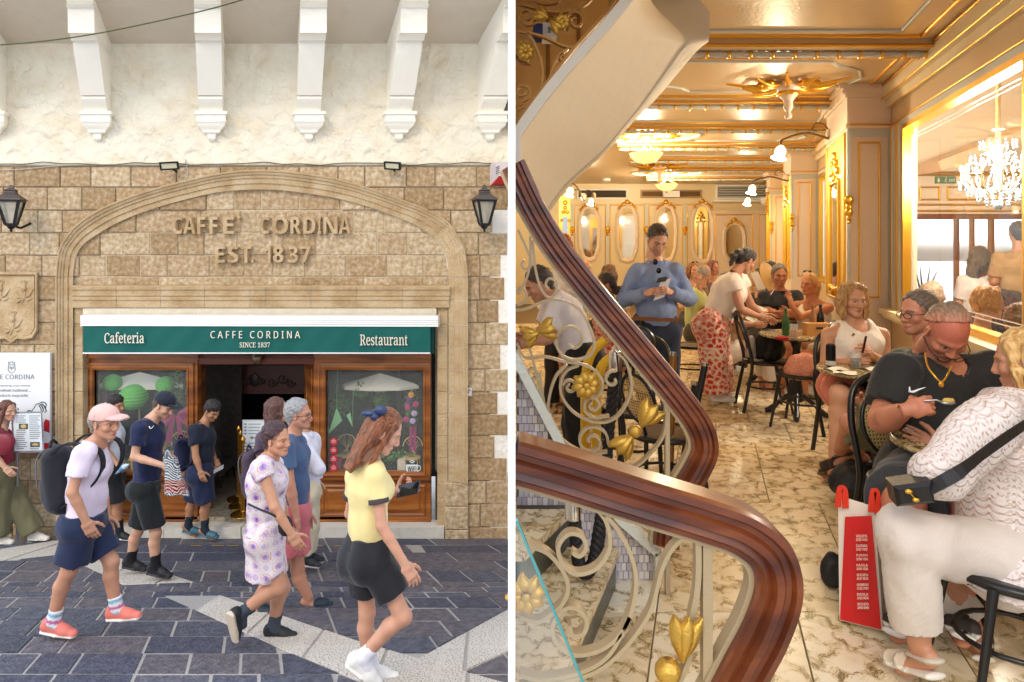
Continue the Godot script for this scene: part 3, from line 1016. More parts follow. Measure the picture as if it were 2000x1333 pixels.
func textures() -> void:
	ntex("stone",fast(FastNoiseLite.TYPE_SIMPLEX_SMOOTH,0.012,6,3,20.0),ramp([0.0,rgb(160,138,110),0.35,rgb(190,168,136),0.55,rgb(204,184,153),0.72,rgb(214,197,170),0.86,rgb(228,218,202),1.0,rgb(192,177,158)]),512)
	ntex("stone_n",fast(FastNoiseLite.TYPE_SIMPLEX_SMOOTH,0.035,6,5),null,512,9.0)
	ntex("dressed",fast(FastNoiseLite.TYPE_SIMPLEX_SMOOTH,0.01,5,8,10.0),ramp([0.0,rgb(190,167,134),0.4,rgb(212,192,160),0.6,rgb(220,203,174),1.0,rgb(228,214,192)]),256)
	ntex("plaster",fast(FastNoiseLite.TYPE_SIMPLEX_SMOOTH,0.008,5,9,12.0),ramp([0.0,rgb(240,230,208),0.4,rgb(246,240,226),0.6,rgb(249,245,232),1.0,rgb(250,247,238)]),512)
	ntex("plaster_n",fast(FastNoiseLite.TYPE_SIMPLEX_SMOOTH,0.014,6,11,16.0),null,512,14.0)
	ntex("lava",fast(FastNoiseLite.TYPE_SIMPLEX_SMOOTH,0.02,6,13,10.0),ramp([0.0,rgb(78,80,90),0.45,rgb(108,110,121),0.6,rgb(121,121,129),1.0,rgb(152,147,149)]),512)
	ntex("lava_n",fast(FastNoiseLite.TYPE_SIMPLEX_SMOOTH,0.06,6,15),null,512,10.0)
	ntex("granite",fast(FastNoiseLite.TYPE_SIMPLEX_SMOOTH,0.13,3,17),ramp([0.0,rgb(50,50,56),0.3,rgb(120,118,120),0.4,rgb(212,208,202),1.0,rgb(228,220,206)]),512)
	ntex("marble",fast(FastNoiseLite.TYPE_CELLULAR,0.012,3,19,46.0),null,512)
	var cf := fast(FastNoiseLite.TYPE_CELLULAR,0.011,4,21,90.0)
	cf.cellular_return_type = FastNoiseLite.RETURN_DISTANCE2_SUB
	cf.fractal_type = FastNoiseLite.FRACTAL_FBM
	cf.fractal_gain = 0.55
	ntex("marble",cf,ramp([0.0,rgb(86,74,50),0.08,rgb(132,114,78),0.16,rgb(186,164,122),0.24,rgb(228,210,172),0.4,rgb(243,231,204),0.8,rgb(238,222,188),1.0,rgb(216,196,156)]),1024)
	ntex("pores",fast(FastNoiseLite.TYPE_SIMPLEX_SMOOTH,0.09,3,23),null,256,3.0)
	var wf := fast(FastNoiseLite.TYPE_SIMPLEX_SMOOTH,0.012,4,25,8.0)
	var wi := wf.get_seamless_image(64,512)
	wi.resize(512,512)
	wi.convert(Image.FORMAT_RGB8)
	var gr := ramp([0.0,rgb(100,58,18),0.4,rgb(146,90,34),0.6,rgb(170,110,46),1.0,rgb(204,144,78)])
	var wo := Image.create(512,512,false,Image.FORMAT_RGB8)
	var mi := Image.create(512,512,false,Image.FORMAT_RGB8)
	var gm := ramp([0.0,rgb(70,32,16),0.4,rgb(106,54,26),0.6,rgb(124,68,33),1.0,rgb(156,98,52)])
	for y in 512:
		for x in 512:
			var v := wi.get_pixel((y/8) % 512,(x*1) % 512).r if false else wi.get_pixel(x,y).r
			wo.set_pixel(x,y,gr.sample(v)); mi.set_pixel(x,y,gm.sample(v))
	var hs := fast(FastNoiseLite.TYPE_SIMPLEX_SMOOTH,0.35,2,33).get_seamless_image(256,12)
	hs.resize(256,256)
	hs.convert(Image.FORMAT_L8)
	hs.bump_map_to_normal_map(3.0)
	tex["hair_n"] = ImageTexture.create_from_image(hs)
	tex["wood"] = ImageTexture.create_from_image(wo)
	tex["mahogany"] = ImageTexture.create_from_image(mi)
	var wv := Image.create(64,64,false,Image.FORMAT_L8)
	for y in 64:
		for x in 64:
			var a := 0.5+0.5*sin(TAU*x/8.0)*(1.0 if (int(x/8.0)+int(y/8.0)) % 2 == 0 else -0.3)
			wv.set_pixel(x,y,Color(a,a,a))
	wv.bump_map_to_normal_map(2.0)
	tex["weave"] = ImageTexture.create_from_image(wv)
	var tf := fast(FastNoiseLite.TYPE_CELLULAR,0.05,1,31)
	tf.cellular_return_type = FastNoiseLite.RETURN_CELL_VALUE
	ntex("terrazzo",tf,ramp([0.0,rgb(70,58,36),0.3,rgb(120,100,64),0.5,rgb(176,152,104),0.75,rgb(214,196,150),1.0,rgb(96,82,54)]),512)
func party_wall() -> void:
	var m := MB.new()
	var a := 1.5; var b := 18.2
	var hw := 0.0059;
	for k in 1: m.hexa(PackedVector3Array([at(992.8,475,b)+Vector3(0,-6.5,0),at(1006.2,475,b)+Vector3(0,-6.5,0),at(1006.2,475,b)+Vector3(0,7.5,0),at(992.8,475,b)+Vector3(0,7.5,0),at(992.4,475,a)+Vector3(0,-4.6,0),at(1006.6,475,a)+Vector3(0,-4.6,0),at(1006.6,475,a)+Vector3(0,7.5,0),at(992.4,475,a)+Vector3(0,7.5,0)]))
	var o := put("party_wall",m,mat("white wall paint",rgb(252,252,252),0.9))
	tag(o,"plain white party wall seen end on between street and dining room","wall")
func gp(x: float,d: float,up := 0.0) -> Vector3:    
	return Vector3(x-0.387*(d-D),-0.007-0.2508*d+up,-d)
func gx(px: float,d: float) -> float: return (px-1000.0)*d/F+0.387*(d-D)
func street() -> void:
	var base := MB.new()
	base.quad(gp(-60,40,-0.007),gp(3.5,40,-0.007),gp(3.5,-30,-0.007),gp(-60,-30,-0.007))
	var bo := struct("street",base,mat("mortar",rgb(176,170,164),0.95,0.0,"lava_n",1.0,2.0))
	var mats := []
	for k in 4:
		var c: Color = [rgb(192,196,208),rgb(222,216,220),rgb(170,174,192),rgb(222,210,208)][k]
		var m := mat("paving %d" % k,c,0.62,0.0,"lava_n",0.8,1.1,"lava")
		m.uv1_offset = Vector3(k*0.37,k*0.21,k*0.53)
		mats.append(m)
	var gm := mat("granite",rgb(250,247,242),0.7,0.0,"lava_n",0.3,1.0,"granite")
	var bands := [
		_gpoly([318,1163,430,1163,700,1253,1010,1340,830,1345,700,1330,545,1266]),
		_gpoly([790,1301,1010,1180,1010,1265,905,1312]),
		_gpoly([-30,1078,120,1055,130,1082,-30,1100]),
		_gpoly([98,1062,140,1060,380,1138,240,1142,130,1090]),
	]
	var n := 0
	var rows := []
	var d := D-0.03
	while d > 2.9:
		var wd := 0.42 if d > 6.35 else (0.17 if d > 5.72 else rng.randf_range(0.25,0.36))
		rows.append([d,d-wd])
		d -= wd
	for r in rows:
		var d1: float = r[0]; var d0: float = r[1]
		var left := gx(-40,d0) if d0 > 0 else -6.0
		left = minf(left,gx(-40,d1))
		var x := left-rng.randf()*0.5
		while x < gx(1000,d1)+0.3:
			var w := rng.randf_range(0.55,1.0) if d0 > 6.3 else (rng.randf_range(0.25,0.45) if d0 > 5.6 else rng.randf_range(0.24,0.56))
			var x1 := x+w
			var rect := PackedVector2Array([Vector2(x+0.006,d0+0.006),Vector2(x1-0.006,d0+0.006),Vector2(x1-0.006,d1-0.006),Vector2(x+0.006,d1-0.006)])
			var polys := [rect]
			for b in bands:
				var nxt := []
				for q in polys: nxt.append_array(Geometry2D.clip_polygons(q,b))
				polys = nxt
			for q in polys:
				if _area(q) > 0.01:
					_pave(q,mats[rng.randi() % 4],bo,rng.randf_range(-0.005,0.004))
			x = x1
	for b in bands:
		var lo := Vector2(99,99); var hi := Vector2(-99,-99)
		for q in b:
			lo = lo.min(q); hi = hi.max(q)
		var x := lo.x-0.2
		while x < hi.x:
			var w := rng.randf_range(0.5,0.62)
			var sl := 0.35
			var rect := PackedVector2Array([Vector2(x+0.006,lo.y),Vector2(x+w-0.006,lo.y),Vector2(x+w-0.006+sl*(hi.y-lo.y),hi.y),Vector2(x+0.006+sl*(hi.y-lo.y),hi.y)])
			for q in Geometry2D.intersect_polygons(rect,b):
				if _area(q) > 0.004: _pave(q,gm,bo,rng.randf_range(0.0,0.003),"granite_slab")
			x += w
	var tp := MB.new()
	for k in 26:
		if k % 2 == 0 or rng.randf() < 0.3: continue
	var da := 7.72
	var seg := 0
	var xx := gx(372,da)
	while xx < gx(690,da):
		var w := rng.randf_range(0.05,0.16)
		tp.quad(gp(xx,da+0.012,0.012),gp(xx+w,da+0.012,0.012),gp(xx+w,da-0.012,0.012),gp(xx,da-0.012,0.012))
		xx += w+rng.randf_range(0.03,0.2)
	var to := put("tape_line",tp,mat("yellow tape",rgb(214,176,40),0.6))
	tag(to,"worn yellow tape line on the dark paving before the café door","tape")
func _gpoly(a: Array) -> PackedVector2Array:
	var r := PackedVector2Array()
	for k in range(0,a.size(),2):
		var d := ld(a[k+1])
		r.append(Vector2(gx(a[k],d),d))
	return r
func _area(q: PackedVector2Array) -> float:
	var s := 0.0
	for k in q.size(): s += q[k].cross(q[(k+1) % q.size()])
	return absf(s)*0.5
func _pave(q: PackedVector2Array,m: Material,parent: Node,up: float,called := "paving_stone") -> void:
	var b := MB.new()
	var ins := Geometry2D.offset_polygon(q,-0.006)
	if ins.size() != 1: return
	var inner: PackedVector2Array = ins[0]
	var t := Geometry2D.triangulate_polygon(inner)
	var tilt := Vector2(rng.randf_range(-0.006,0.006),rng.randf_range(-0.006,0.006))
	for k in range(0,t.size(),3):
		var a := []
		for e in 3:
			var v: Vector2 = inner[t[k+e]]
			a.append(gp(v.x,v.y,up+(v-inner[0]).dot(tilt)))
		if (a[2]-a[0]).cross(a[1]-a[0]).y > 0: b.tri(a[0],a[1],a[2])
		else: b.tri(a[0],a[2],a[1])
	for k in inner.size():
		var v0 := inner[k]; var v1 := inner[(k+1) % inner.size()]
		var o0 := _near(q,v0); var o1 := _near(q,v1)
		var a := gp(v0.x,v0.y,up+(v0-inner[0]).dot(tilt)); var c := gp(v1.x,v1.y,up+(v1-inner[0]).dot(tilt))
		var e := gp(o1.x,o1.y,-0.028); var f := gp(o0.x,o0.y,-0.028)
		b.quad_out(a,c,e,f,(a+c)*0.5+Vector3(0,-0.05,0)+(gp(inner[0].x,inner[0].y)-a)*0.02)
	put(called,b,m,parent)
func _near(q: PackedVector2Array,v: Vector2) -> Vector2:
	var best := q[0]
	for w in q:
		if w.distance_squared_to(v) < best.distance_squared_to(v): best = w
	return best
func fp(x: float,y: float,out := 0.0) -> Vector3: return at(x,y,D-out)
func fo(x: float,y: float,out := 0.0) -> Vector3: return at(x,y,D)+Vector3(0.387*out,0,out)
const ARCH_O := [112,541,118,489,134,461,151,440,191,412,249,387,304,369,362,354,422,341,479,334,535,334,594,340,654,350,711,366,771,387,831,410,872,435,889,461,903,489,909,541]
const ARCH_I := [143,541,147,505,161,480,181,464,217,442,262,421,315,403,370,388,424,376,482,371,535,371,591,377,648,386,702,399,758,418,812,440,845,462,861,482,872,507,875,541]
func _strip(m: MB,i0: Vector2,o0: Vector2,i1: Vector2,o1: Vector2,steps: Array) -> void:  
	var rows := []
	for e in 2:
		var a := i0 if e == 0 else i1
		var b := o0 if e == 0 else o1
		var row := PackedVector3Array()
		row.append(fo(a.x,a.y,-0.06))
		for s in steps:
			var q: Vector2 = a.lerp(b,s[0])
			row.append(fo(q.x,q.y,s[1]))
		row.append(fo(b.x,b.y,-0.06))
		rows.append(row)
	var cen: Vector3 = (rows[0][0]+rows[1][rows[1].size()-1])*0.5-Vector3(0,0,0.2)
	for k in rows[0].size()-1:
		m.quad_out(rows[0][k],rows[0][k+1],rows[1][k+1],rows[1][k],cen)
	for e in 2:
		var row: PackedVector3Array = rows[e]
		var c := (row[0]+row[row.size()-1])*0.5
		for k in row.size()-1:
			if e == 0: m.tri(c,row[k],row[k+1])
			else: m.tri(c,row[k+1],row[k])
const MOULD := [[0.0,0.03],[0.3,0.034],[0.31,0.05],[0.58,0.055],[0.59,0.07],[0.72,0.074],[0.74,0.088],[0.82,0.098],[0.88,0.096],[0.9,0.112],[0.97,0.116],[1.0,0.1]]
func facade() -> void:
	var wall := thing("stone_wall","ochre limestone wall with a wide moulded arch and raised stone lettering","wall",fp(500,1050))
	var stone := []
	for k in 5:
		var c: Color = [rgb(238,232,224),rgb(224,212,198),rgb(246,242,236),rgb(232,222,212),rgb(210,197,180)][k]
		var m := mat("limestone %d" % k,c,0.9,0.0,"stone_n",0.6,2.0,"stone")
		m.uv1_offset = Vector3(k*0.31,k*0.47,k*0.13)
		stone.append(m)
	var mortar := mat("lime mortar",rgb(206,190,162),0.95,0.0,"stone_n",1.2,1.2)
	var dressed := mat("dressed limestone",rgb(226,214,196),0.85,0.0,"stone_n",0.45,1.0,"dressed")
	var back := MB.new()
	var hexp := func(m: MB,x0: float,y0: float,x1: float,y1: float,o0: float,o1: float) -> void:
		m.hexa(PackedVector3Array([fo(x0,y0,o0),fo(x1,y0,o0),fo(x1,y1,o0),fo(x0,y1,o0),fo(x0,y0,o1),fo(x1,y0,o1),fo(x1,y1,o1),fo(x0,y1,o1)]))
	hexp.call(back,-700,322,150,1075,-0.5,-0.028)
	hexp.call(back,868,322,998,1075,-0.42,-0.028)
	hexp.call(back,150,322,868,602,-0.45,-0.03)
	put("wall_core",back,mortar,wall)
	var ys := [325,366,411,455,499,541,587,631,674,722,766,810,852,896,940,986,1031,1056]
	for r in ys.size()-1:
		var y0: float = ys[r]; var y1: float = ys[r+1]
		var spans := [[-40.0,112.0 if y0 > 530 else 1000.0],[908.0,1000.0]] if y0 > 530 else [[-40.0,992.0]]
		if y0 >= 540 and y1 <= 560: spans = [[-40.0,112.0],[908.0,975.0]]
		for sp in spans:
			var x: float = sp[0]
			var stop: float = sp[1]
			if stop > 915: stop = [992.0,992.0,962.0,990.0,978.0,986.0,974.0,992.0,978.0,992.0,972.0,992.0,966.0,990.0,992.0,992.0,992.0][r]
			var first := true
			while x < stop-2:
				var w := rng.randf_range(44,92)
				if first: w *= rng.randf_range(0.5,1.0)
				first = false
				if stop-x-w < 26: w = stop-x
				var inside := y0 < 560 and x > 120 and x+w < 900 and (y0+y1)*0.5 > _arch_y((x+w*0.5))
				var out := (-0.018 if inside else 0.0)+rng.randf_range(-0.005,0.006)
				var g := rng.randf_range(0.5,1.1)
				var m := MB.new()
				var jy := rng.randf_range(-0.8,0.8)
				m.block(fo(x+g,y0+g+jy,out),fo(x+w-g,y0+g+rng.randf_range(-0.8,0.8),out),fo(x+w-g,y1-g,out+0.002),fo(x+g,y1-g,out),Vector3(0,0,-0.05),0.009)
				put("stone_block",m,stone[rng.randi() % 5],wall)
				x += w
	var n: int = ARCH_O.size()/2
	var fill := MB.new()     
	var under := func(st: Array) -> Array:
		var o := []
		for q in st: o.append([q[0],q[1]-0.007])
		return o
	for k in n-1:
		var m := MB.new()
		var i0 := Vector2(ARCH_I[2*k],ARCH_I[2*k+1]); var i1 := Vector2(ARCH_I[2*k+2],ARCH_I[2*k+3])
		var o0 := Vector2(ARCH_O[2*k],ARCH_O[2*k+1]); var o1 := Vector2(ARCH_O[2*k+2],ARCH_O[2*k+3])
		var e := 0.009
		var nn := 4
		for q in nn:
			var t0 := e+(1-2*e)*q/nn; var t1 := e+(1-2*e)*(q+1)/nn
			_strip(m,_crv(ARCH_I,k+t0),_crv(ARCH_O,k+t0),_crv(ARCH_I,k+t1),_crv(ARCH_O,k+t1),MOULD)
		put("arch_stone",m,dressed,wall)
		_strip(fill,_crv(ARCH_I,k),_crv(ARCH_O,k),_crv(ARCH_I,k+0.5),_crv(ARCH_O,k+0.5),under.call(MOULD)); _strip(fill,_crv(ARCH_I,k+0.5),_crv(ARCH_O,k+0.5),_crv(ARCH_I,k+1.0),_crv(ARCH_O,k+1.0),under.call(MOULD))
	var jy := [541.5,587,634,677,722,766,810,852,896,940]
	for k in jy.size()-1:
		for s in 2:
			var m := MB.new()
			var a := 143.0 if s == 0 else 875.0
			var b := 112.0 if s == 0 else 909.0
			_strip(m,Vector2(a,jy[k]+0.5),Vector2(b,jy[k]+0.5),Vector2(a,jy[k+1]-0.5),Vector2(b,jy[k+1]-0.5),MOULD)
			put("jamb_stone",m,dressed,wall)
			_strip(fill,Vector2(a,jy[k]),Vector2(b,jy[k]),Vector2(a,jy[k+1]),Vector2(b,jy[k+1]),under.call(MOULD))
	for s in 2:
		for k in 3:
			var m := MB.new()
			var y0: float = [941,987,1032][k]; var y1: float = [986,1031,1062][k]
			var x0 := 110.0 if s == 0 else 866.0
			var x1 := 148.0 if s == 0 else 911.0
			m.block(fo(x0,y0,0.06+k*0.006),fo(x1,y0,0.06+k*0.006),fo(x1,y1,0.06+k*0.006),fo(x0,y1,0.06+k*0.006),Vector3(0,0,-0.12),0.01)
			put("plinth_stone",m,stone[2],wall)
	for s in 2:
		for k in jy.size()-2:
			var m := MB.new()
			var x0 := 143.5 if s == 0 else 854.0
			var x1 := 161.0 if s == 0 else 874.5
			var y0: float = [601,634,677,722,766,810,852,896][k]; var y1: float = [633.4,676.4,721.4,765.4,809.4,851.4,895.4,1046][k]
			m.block(fo(x0,y0,0.0),fo(x1,y0,0.0),fo(x1,y1,0.0),fo(x0,y1,0.0),Vector3(0,0,-0.3),0.006)
			put("jamb_stone",m,dressed,wall)
	var lx := [143,229,314,400,488,518,606,694,783,875]
	for k in lx.size()-1:
		var m := MB.new()
		_strip(m,Vector2(lx[k]+0.5,600.5),Vector2(lx[k]+0.5,557.5),Vector2(lx[k+1]-0.5,600.5),Vector2(lx[k+1]-0.5,557.5),[[0.0,0.05],[0.34,0.054],[0.35,0.07],[0.47,0.073],[0.5,0.062],[0.55,0.078],[0.8,0.08],[0.82,0.095],[0.97,0.1],[1.0,0.085]])
		put("lintel_stone",m,dressed,wall)
	for k in lx.size()-1: _strip(fill,Vector2(lx[k],600.2),Vector2(lx[k],557.8),Vector2(lx[k+1],600.2),Vector2(lx[k+1],557.8),[[0.0,0.04],[0.34,0.044],[0.35,0.06],[0.47,0.063],[0.5,0.052],[0.55,0.068],[0.8,0.07],[0.82,0.085],[0.97,0.09],[1.0,0.075]])
	put("joint_mortar",fill,mat("pale joint mortar",rgb(228,220,204),0.95),wall)
	var bx := 144.0
	while bx < 872:
		var w := minf(rng.randf_range(50,90),874-bx)
		var m := MB.new()
		m.block(fo(bx+0.7,542,-0.02),fo(bx+w-0.7,542,-0.02),fo(bx+w-0.7,558,-0.02),fo(bx+0.7,558,-0.02),Vector3(0,0,-0.05),0.008)
		put("stone_block",m,stone[rng.randi() % 5],wall)
		bx += w
	var qm := MB.new()
	hexp.call(qm,958,404,996,1062,-0.2,-0.012)
	put("painted_patch",qm,mat("white limewash",rgb(244,241,236),0.85,0.0,"plaster_n",0.5,0.8),wall)
	_lettering(wall,dressed)
	_upper_wall()
	_crest(dressed)
func _crv(a: Array,t: float) -> Vector2:
	var n := a.size()/2
	var k := clampi(int(t),0,n-2)
	var g := func(q: int) -> Vector2:
		q = clampi(q,0,n-1)
		return Vector2(a[2*q],a[2*q+1])
	return (g.call(k) as Vector2).cubic_interpolate(g.call(k+1),g.call(k-1),g.call(k+2),t-k)
func _arch_y(x: float) -> float:
	for k in range(0,ARCH_I.size()-2,2):
		if x >= ARCH_I[k] and x <= ARCH_I[k+2] and ARCH_I[k+2] > ARCH_I[k]:
			return lerpf(ARCH_I[k+1],ARCH_I[k+3],(x-ARCH_I[k])/float(ARCH_I[k+2]-ARCH_I[k]))
	return 560.0
func glyph(t: String,font: String,bold: bool,lo: Vector3,hi: Vector3,depth: float,m: Material,parent: Node,called := "letter") -> void:  
	var f := SystemFont.new()
	f.font_names = PackedStringArray([font])
	f.font_weight = 700 if bold else 400
	var tm := TextMesh.new()
	tm.text = t
	tm.font = f
	tm.font_size = 64
	tm.pixel_size = 0.01
	tm.depth = 1.0
	tm.curve_step = 1.5
	var bb := tm.get_aabb()
	var o := MeshInstance3D.new()
	o.mesh = tm
	o.material_override = m
	o.name = called
	parent.add_child(o,true)
	var sc := Vector3((hi.x-lo.x)/maxf(bb.size.x,0.001),(hi.y-lo.y)/maxf(bb.size.y,0.001),depth/bb.size.z)
	var at0 := Vector3(lo.x,lo.y,lo.z)-bb.position*sc
	var off := Vector3.ZERO if parent is MeshInstance3D or parent == self else (parent as Node3D).position
	o.transform = Transform3D(Basis.from_scale(sc),at0-off)
func text(t: String,font: String,bold: bool,x0: float,y0: float,x1: float,y1: float,d: float,depth: float,m: Material,parent: Node,called := "lettering") -> void:
	glyph(t,font,bold,at(x0,y1,d),at(x1,y0,d),depth,m,parent,called)
func _lettering(wall: Node3D,dressed: Material) -> void:
	var g := [["C",342,361],["A",363,386],["F",390,405],["F",414,429],["E",440,461],["`",465,473],["C",512,530],["O",535,566],["R",571,591],["D",596,619],["I",624,630],["N",635,662],["A",665,687]]
	for q in g:
		var y0 := 424.0; var y1 := 457.0
		if q[0] == "`": y0 = 417.0; y1 = 427.0
		glyph(q[0],"Droid Sans",true,fo(q[1],y1,-0.02),fo(q[2],y0,-0.02),0.075,dressed,wall)
	for q in [["E",424,443],["S",449,469],["T",475,494],[".",495,499],["1",521,532],["8",537,557],["3",566,585],["7",590,609]]:
		var y0 := 481.0
		if q[0] == ".": y0 = 507.0
		glyph(q[0],"Droid Sans",true,fo(q[1],513,-0.02),fo(q[2],y0,-0.02),0.075,dressed,wall)
func _upper_wall() -> void:
	var pl := mat("cream plaster",rgb(242,238,230),0.92,0.0,"plaster_n",0.8,0.45,"plaster")
	var white := mat("white corbel paint",rgb(248,243,230),0.85,0.0,"plaster_n",0.35,0.6)
	var up := thing("upper_wall","cream plastered upper wall below the balcony, patchy and cracked","wall",fp(500,322))
	var m := MB.new()
	m.hexa(PackedVector3Array([fo(-700,-60,-0.4),fo(998,-60,-0.4),fo(998,324,-0.4),fo(-700,324,-0.4),fo(-700,-60,0.0),fo(998,-60,0.0),fo(998,323,0.0),fo(-700,324,0.0)]))
	put("plaster_face",m,pl,up)
	var lg := MB.new()
	lg.hexa(PackedVector3Array([fo(-700,318,-0.1),fo(985,317,-0.1),fo(985,323,-0.1),fo(-700,324,-0.1),fo(-700,319,0.02),fo(985,318,0.02),fo(985,322,0.015),fo(-700,323,0.015)]))
	put("ledge",lg,pl,up)
	var bal := MB.new()
	var yb := fo(0,85,0).y
	var rise := Vector3(0,0.33,0)     
	bal.hexa(PackedVector3Array([fo(-700,85,-0.3)-rise*0.3,fo(998,85,-0.3)-rise*0.3,fo(998,0,-0.3),fo(-700,0,-0.3),fo(-700,85,1.3)+rise*1.3,fo(990,85,1.3)+rise*1.3-Vector3(0.52,0,0),fo(990,0,1.3)+rise*1.3-Vector3(0.52,0,0),fo(-700,0,1.3)+rise*1.3]))
	var bo := put("balcony",bal,mat("balcony soffit",rgb(214,202,184),0.9,0.0,"plaster_n",0.4,0.5))
	tag(bo,"long balcony slab with grey cream soffit carried by white corbels","balcony")
	var prof := [[219,0.02],[219,0.10],[213,0.12],[208,0.15],[200,0.19],[193,0.22],[189,0.225],[187,0.20],[186,0.24],[172,0.29],[150,0.37],[128,0.45],[105,0.53],[90,0.57],[80,0.59],[79,0.66],[66,0.73],[64,0.8],[16,0.82],[14,0.86],[8,0.9],[7,0.84],[0,0.88],[-30,0.9],[-70,0.9]]
	var cor := [[-14,-72,"first, half out of the picture at the left edge"],[190,158,"second from the left"],[412,405,"third from the left"],[601,612,"fourth from the left"],[776,808,"fifth from the left"],[953,1008,"last, beside the party wall"]]
	var cabs := ["leftmost white scroll corbel, half cut off by the picture edge","white scroll corbel left of the two floodlights, behind the cable's low part","white scroll corbel above and right of the left floodlight","white scroll corbel in the middle right, between both floodlights","white scroll corbel right above the right floodlight","rightmost white scroll corbel against the party wall, above the alarm box"]
	for k in cor.size():
		var c = cor[k]
		var o := thing("corbel",cabs[k],"corbel",fp(c[0],219),"corbels under the balcony")
		var b := MB.new()
		var rows := []
		for q in prof:
			var out: float = q[1]
			var cx := lerpf(c[0],c[1],out/0.8)
			var hw := 24.0*(1.0+0.02*out)
			var wpx := 23.3*D/(D-out)
			rows.append([at(cx-wpx,q[0],D-out),at(cx+wpx,q[0],D-out),out])
		for q in rows:
			for e in 2:
				if q[e].x > -0.02: q[e].x = -0.02
		for r in rows.size()-1:
			var a = rows[r]; var e = rows[r+1]
			var inn: Vector3 = (a[0]+a[1]+e[0]+e[1])*0.25+Vector3(-0.1,0.05,-0.25)
			b.quad_out(a[0],a[1],e[1],e[0],inn)
			for s in 2:
				var wa: Vector3 = fo(c[0]+(-23.3 if s == 0 else 23.3),0,0)
				wa.x = minf(wa.x,-0.02)
				var a1 := Vector3(wa.x,a[s].y,wa.z-0.05); var e1 := Vector3(wa.x,e[s].y,wa.z-0.05)
				var mid: Vector3 = (a[0]+a[1])*0.5+Vector3(0,0,-0.2)
				if (e[s]-a[s]).length() > 0.001: b.quad_out(a[s],e[s],e1,a1,Vector3(mid.x,(a[s].y+e[s].y)*0.5,mid.z))
		put("scroll",b,white,o)
		var br := MB.new()
		var st := [[222,31,0.17],[228,31,0.17],[228.5,28,0.15],[237,28,0.145],[237.5,29,0.15],[242,28.5,0.15],[242.5,27.5,0.14],[249,26,0.12],[256,18,0.09],[261,16,0.085],[263,9,0.06],[266,7,0.055],[266.5,8,0.06],[272,7.5,0.055],[276,4,0.03]]
		for r in st.size()-1:
			var a = st[r]; var e = st[r+1]
			var cx: float = c[0]+1
			var p := PackedVector3Array()
			for g in [a,e]:
				for sgn in [[-1.0,-0.02],[-1.0,0.0],[1.0,0.0],[1.0,-0.02]]:
					var q := fo(cx+sgn[0]*g[1],g[0],g[2] if sgn[1] == 0.0 else -0.02)
					q.x = minf(q.x,-0.015)
					p.append(q)
			br.hexa(p)
		put("bracket",br,white,o)
func pbox(m: MB,x0: float,y0: float,x1: float,y1: float,d0: float,d1: float) -> void:  
	var a := at(x0,y1,d0); var b := at(x1,y0,d0)
	m.box(Vector3(a.x,a.y,-d1),Vector3(b.x,b.y,-d0))
func pframe(m: MB,x0: float,y0: float,x1: float,y1: float,d: float,steps: Array) -> void:  
	var rings := []
	for s in steps:
		var q: float = s[0]
		rings.append(PackedVector3Array([fz(x0+q,y0+q,d,s[1]),fz(x1-q,y0+q,d,s[1]),fz(x1-q,y1-q,d,s[1]),fz(x0+q,y1-q,d,s[1])]))
	for r in rings.size()-1:
		for k in 4:
			var a: Vector3 = rings[r][k]; var b: Vector3 = rings[r][(k+1) % 4]
			var c: Vector3 = rings[r+1][(k+1) % 4]; var e: Vector3 = rings[r+1][k]
			m.quad_out(a,b,c,e,(a+b)*0.5+((a+b)-(c+e))*0.5*(1.0 if (a-e).z > 0 else -1.0)*0.0+Vector3(0,0,-0.5))
func fz(x: float,y: float,d: float,out: float) -> Vector3: return at(x,y,d)+Vector3(0,0,out)
func leaves(m: MB,c: Vector3,r: Vector3,n: int,size: float,c1: Color,c2: Color,shell := 0.5) -> void:
	for k in n:
		var v := Vector3(rng.randfn(),rng.randfn(),rng.randfn()).normalized()*pow(rng.randf_range(shell,1.0),0.6)
		var p := c+v*r
		var a := Vector3(rng.randfn(),rng.randfn(),rng.randfn()).normalized()
		var b := a.cross(v+Vector3(0.1,0.2,0.1)).normalized()
		var s := size*rng.randf_range(0.6,1.3)
		var k0 := m.p.size()
		m.quad(p-a*s,p+b*s*0.45,p+a*s,p-b*s*0.45)
		var col := lin(c1.lerp(c2,rng.randf()))
		for q in m.p.size()-k0: m.c.append(col)
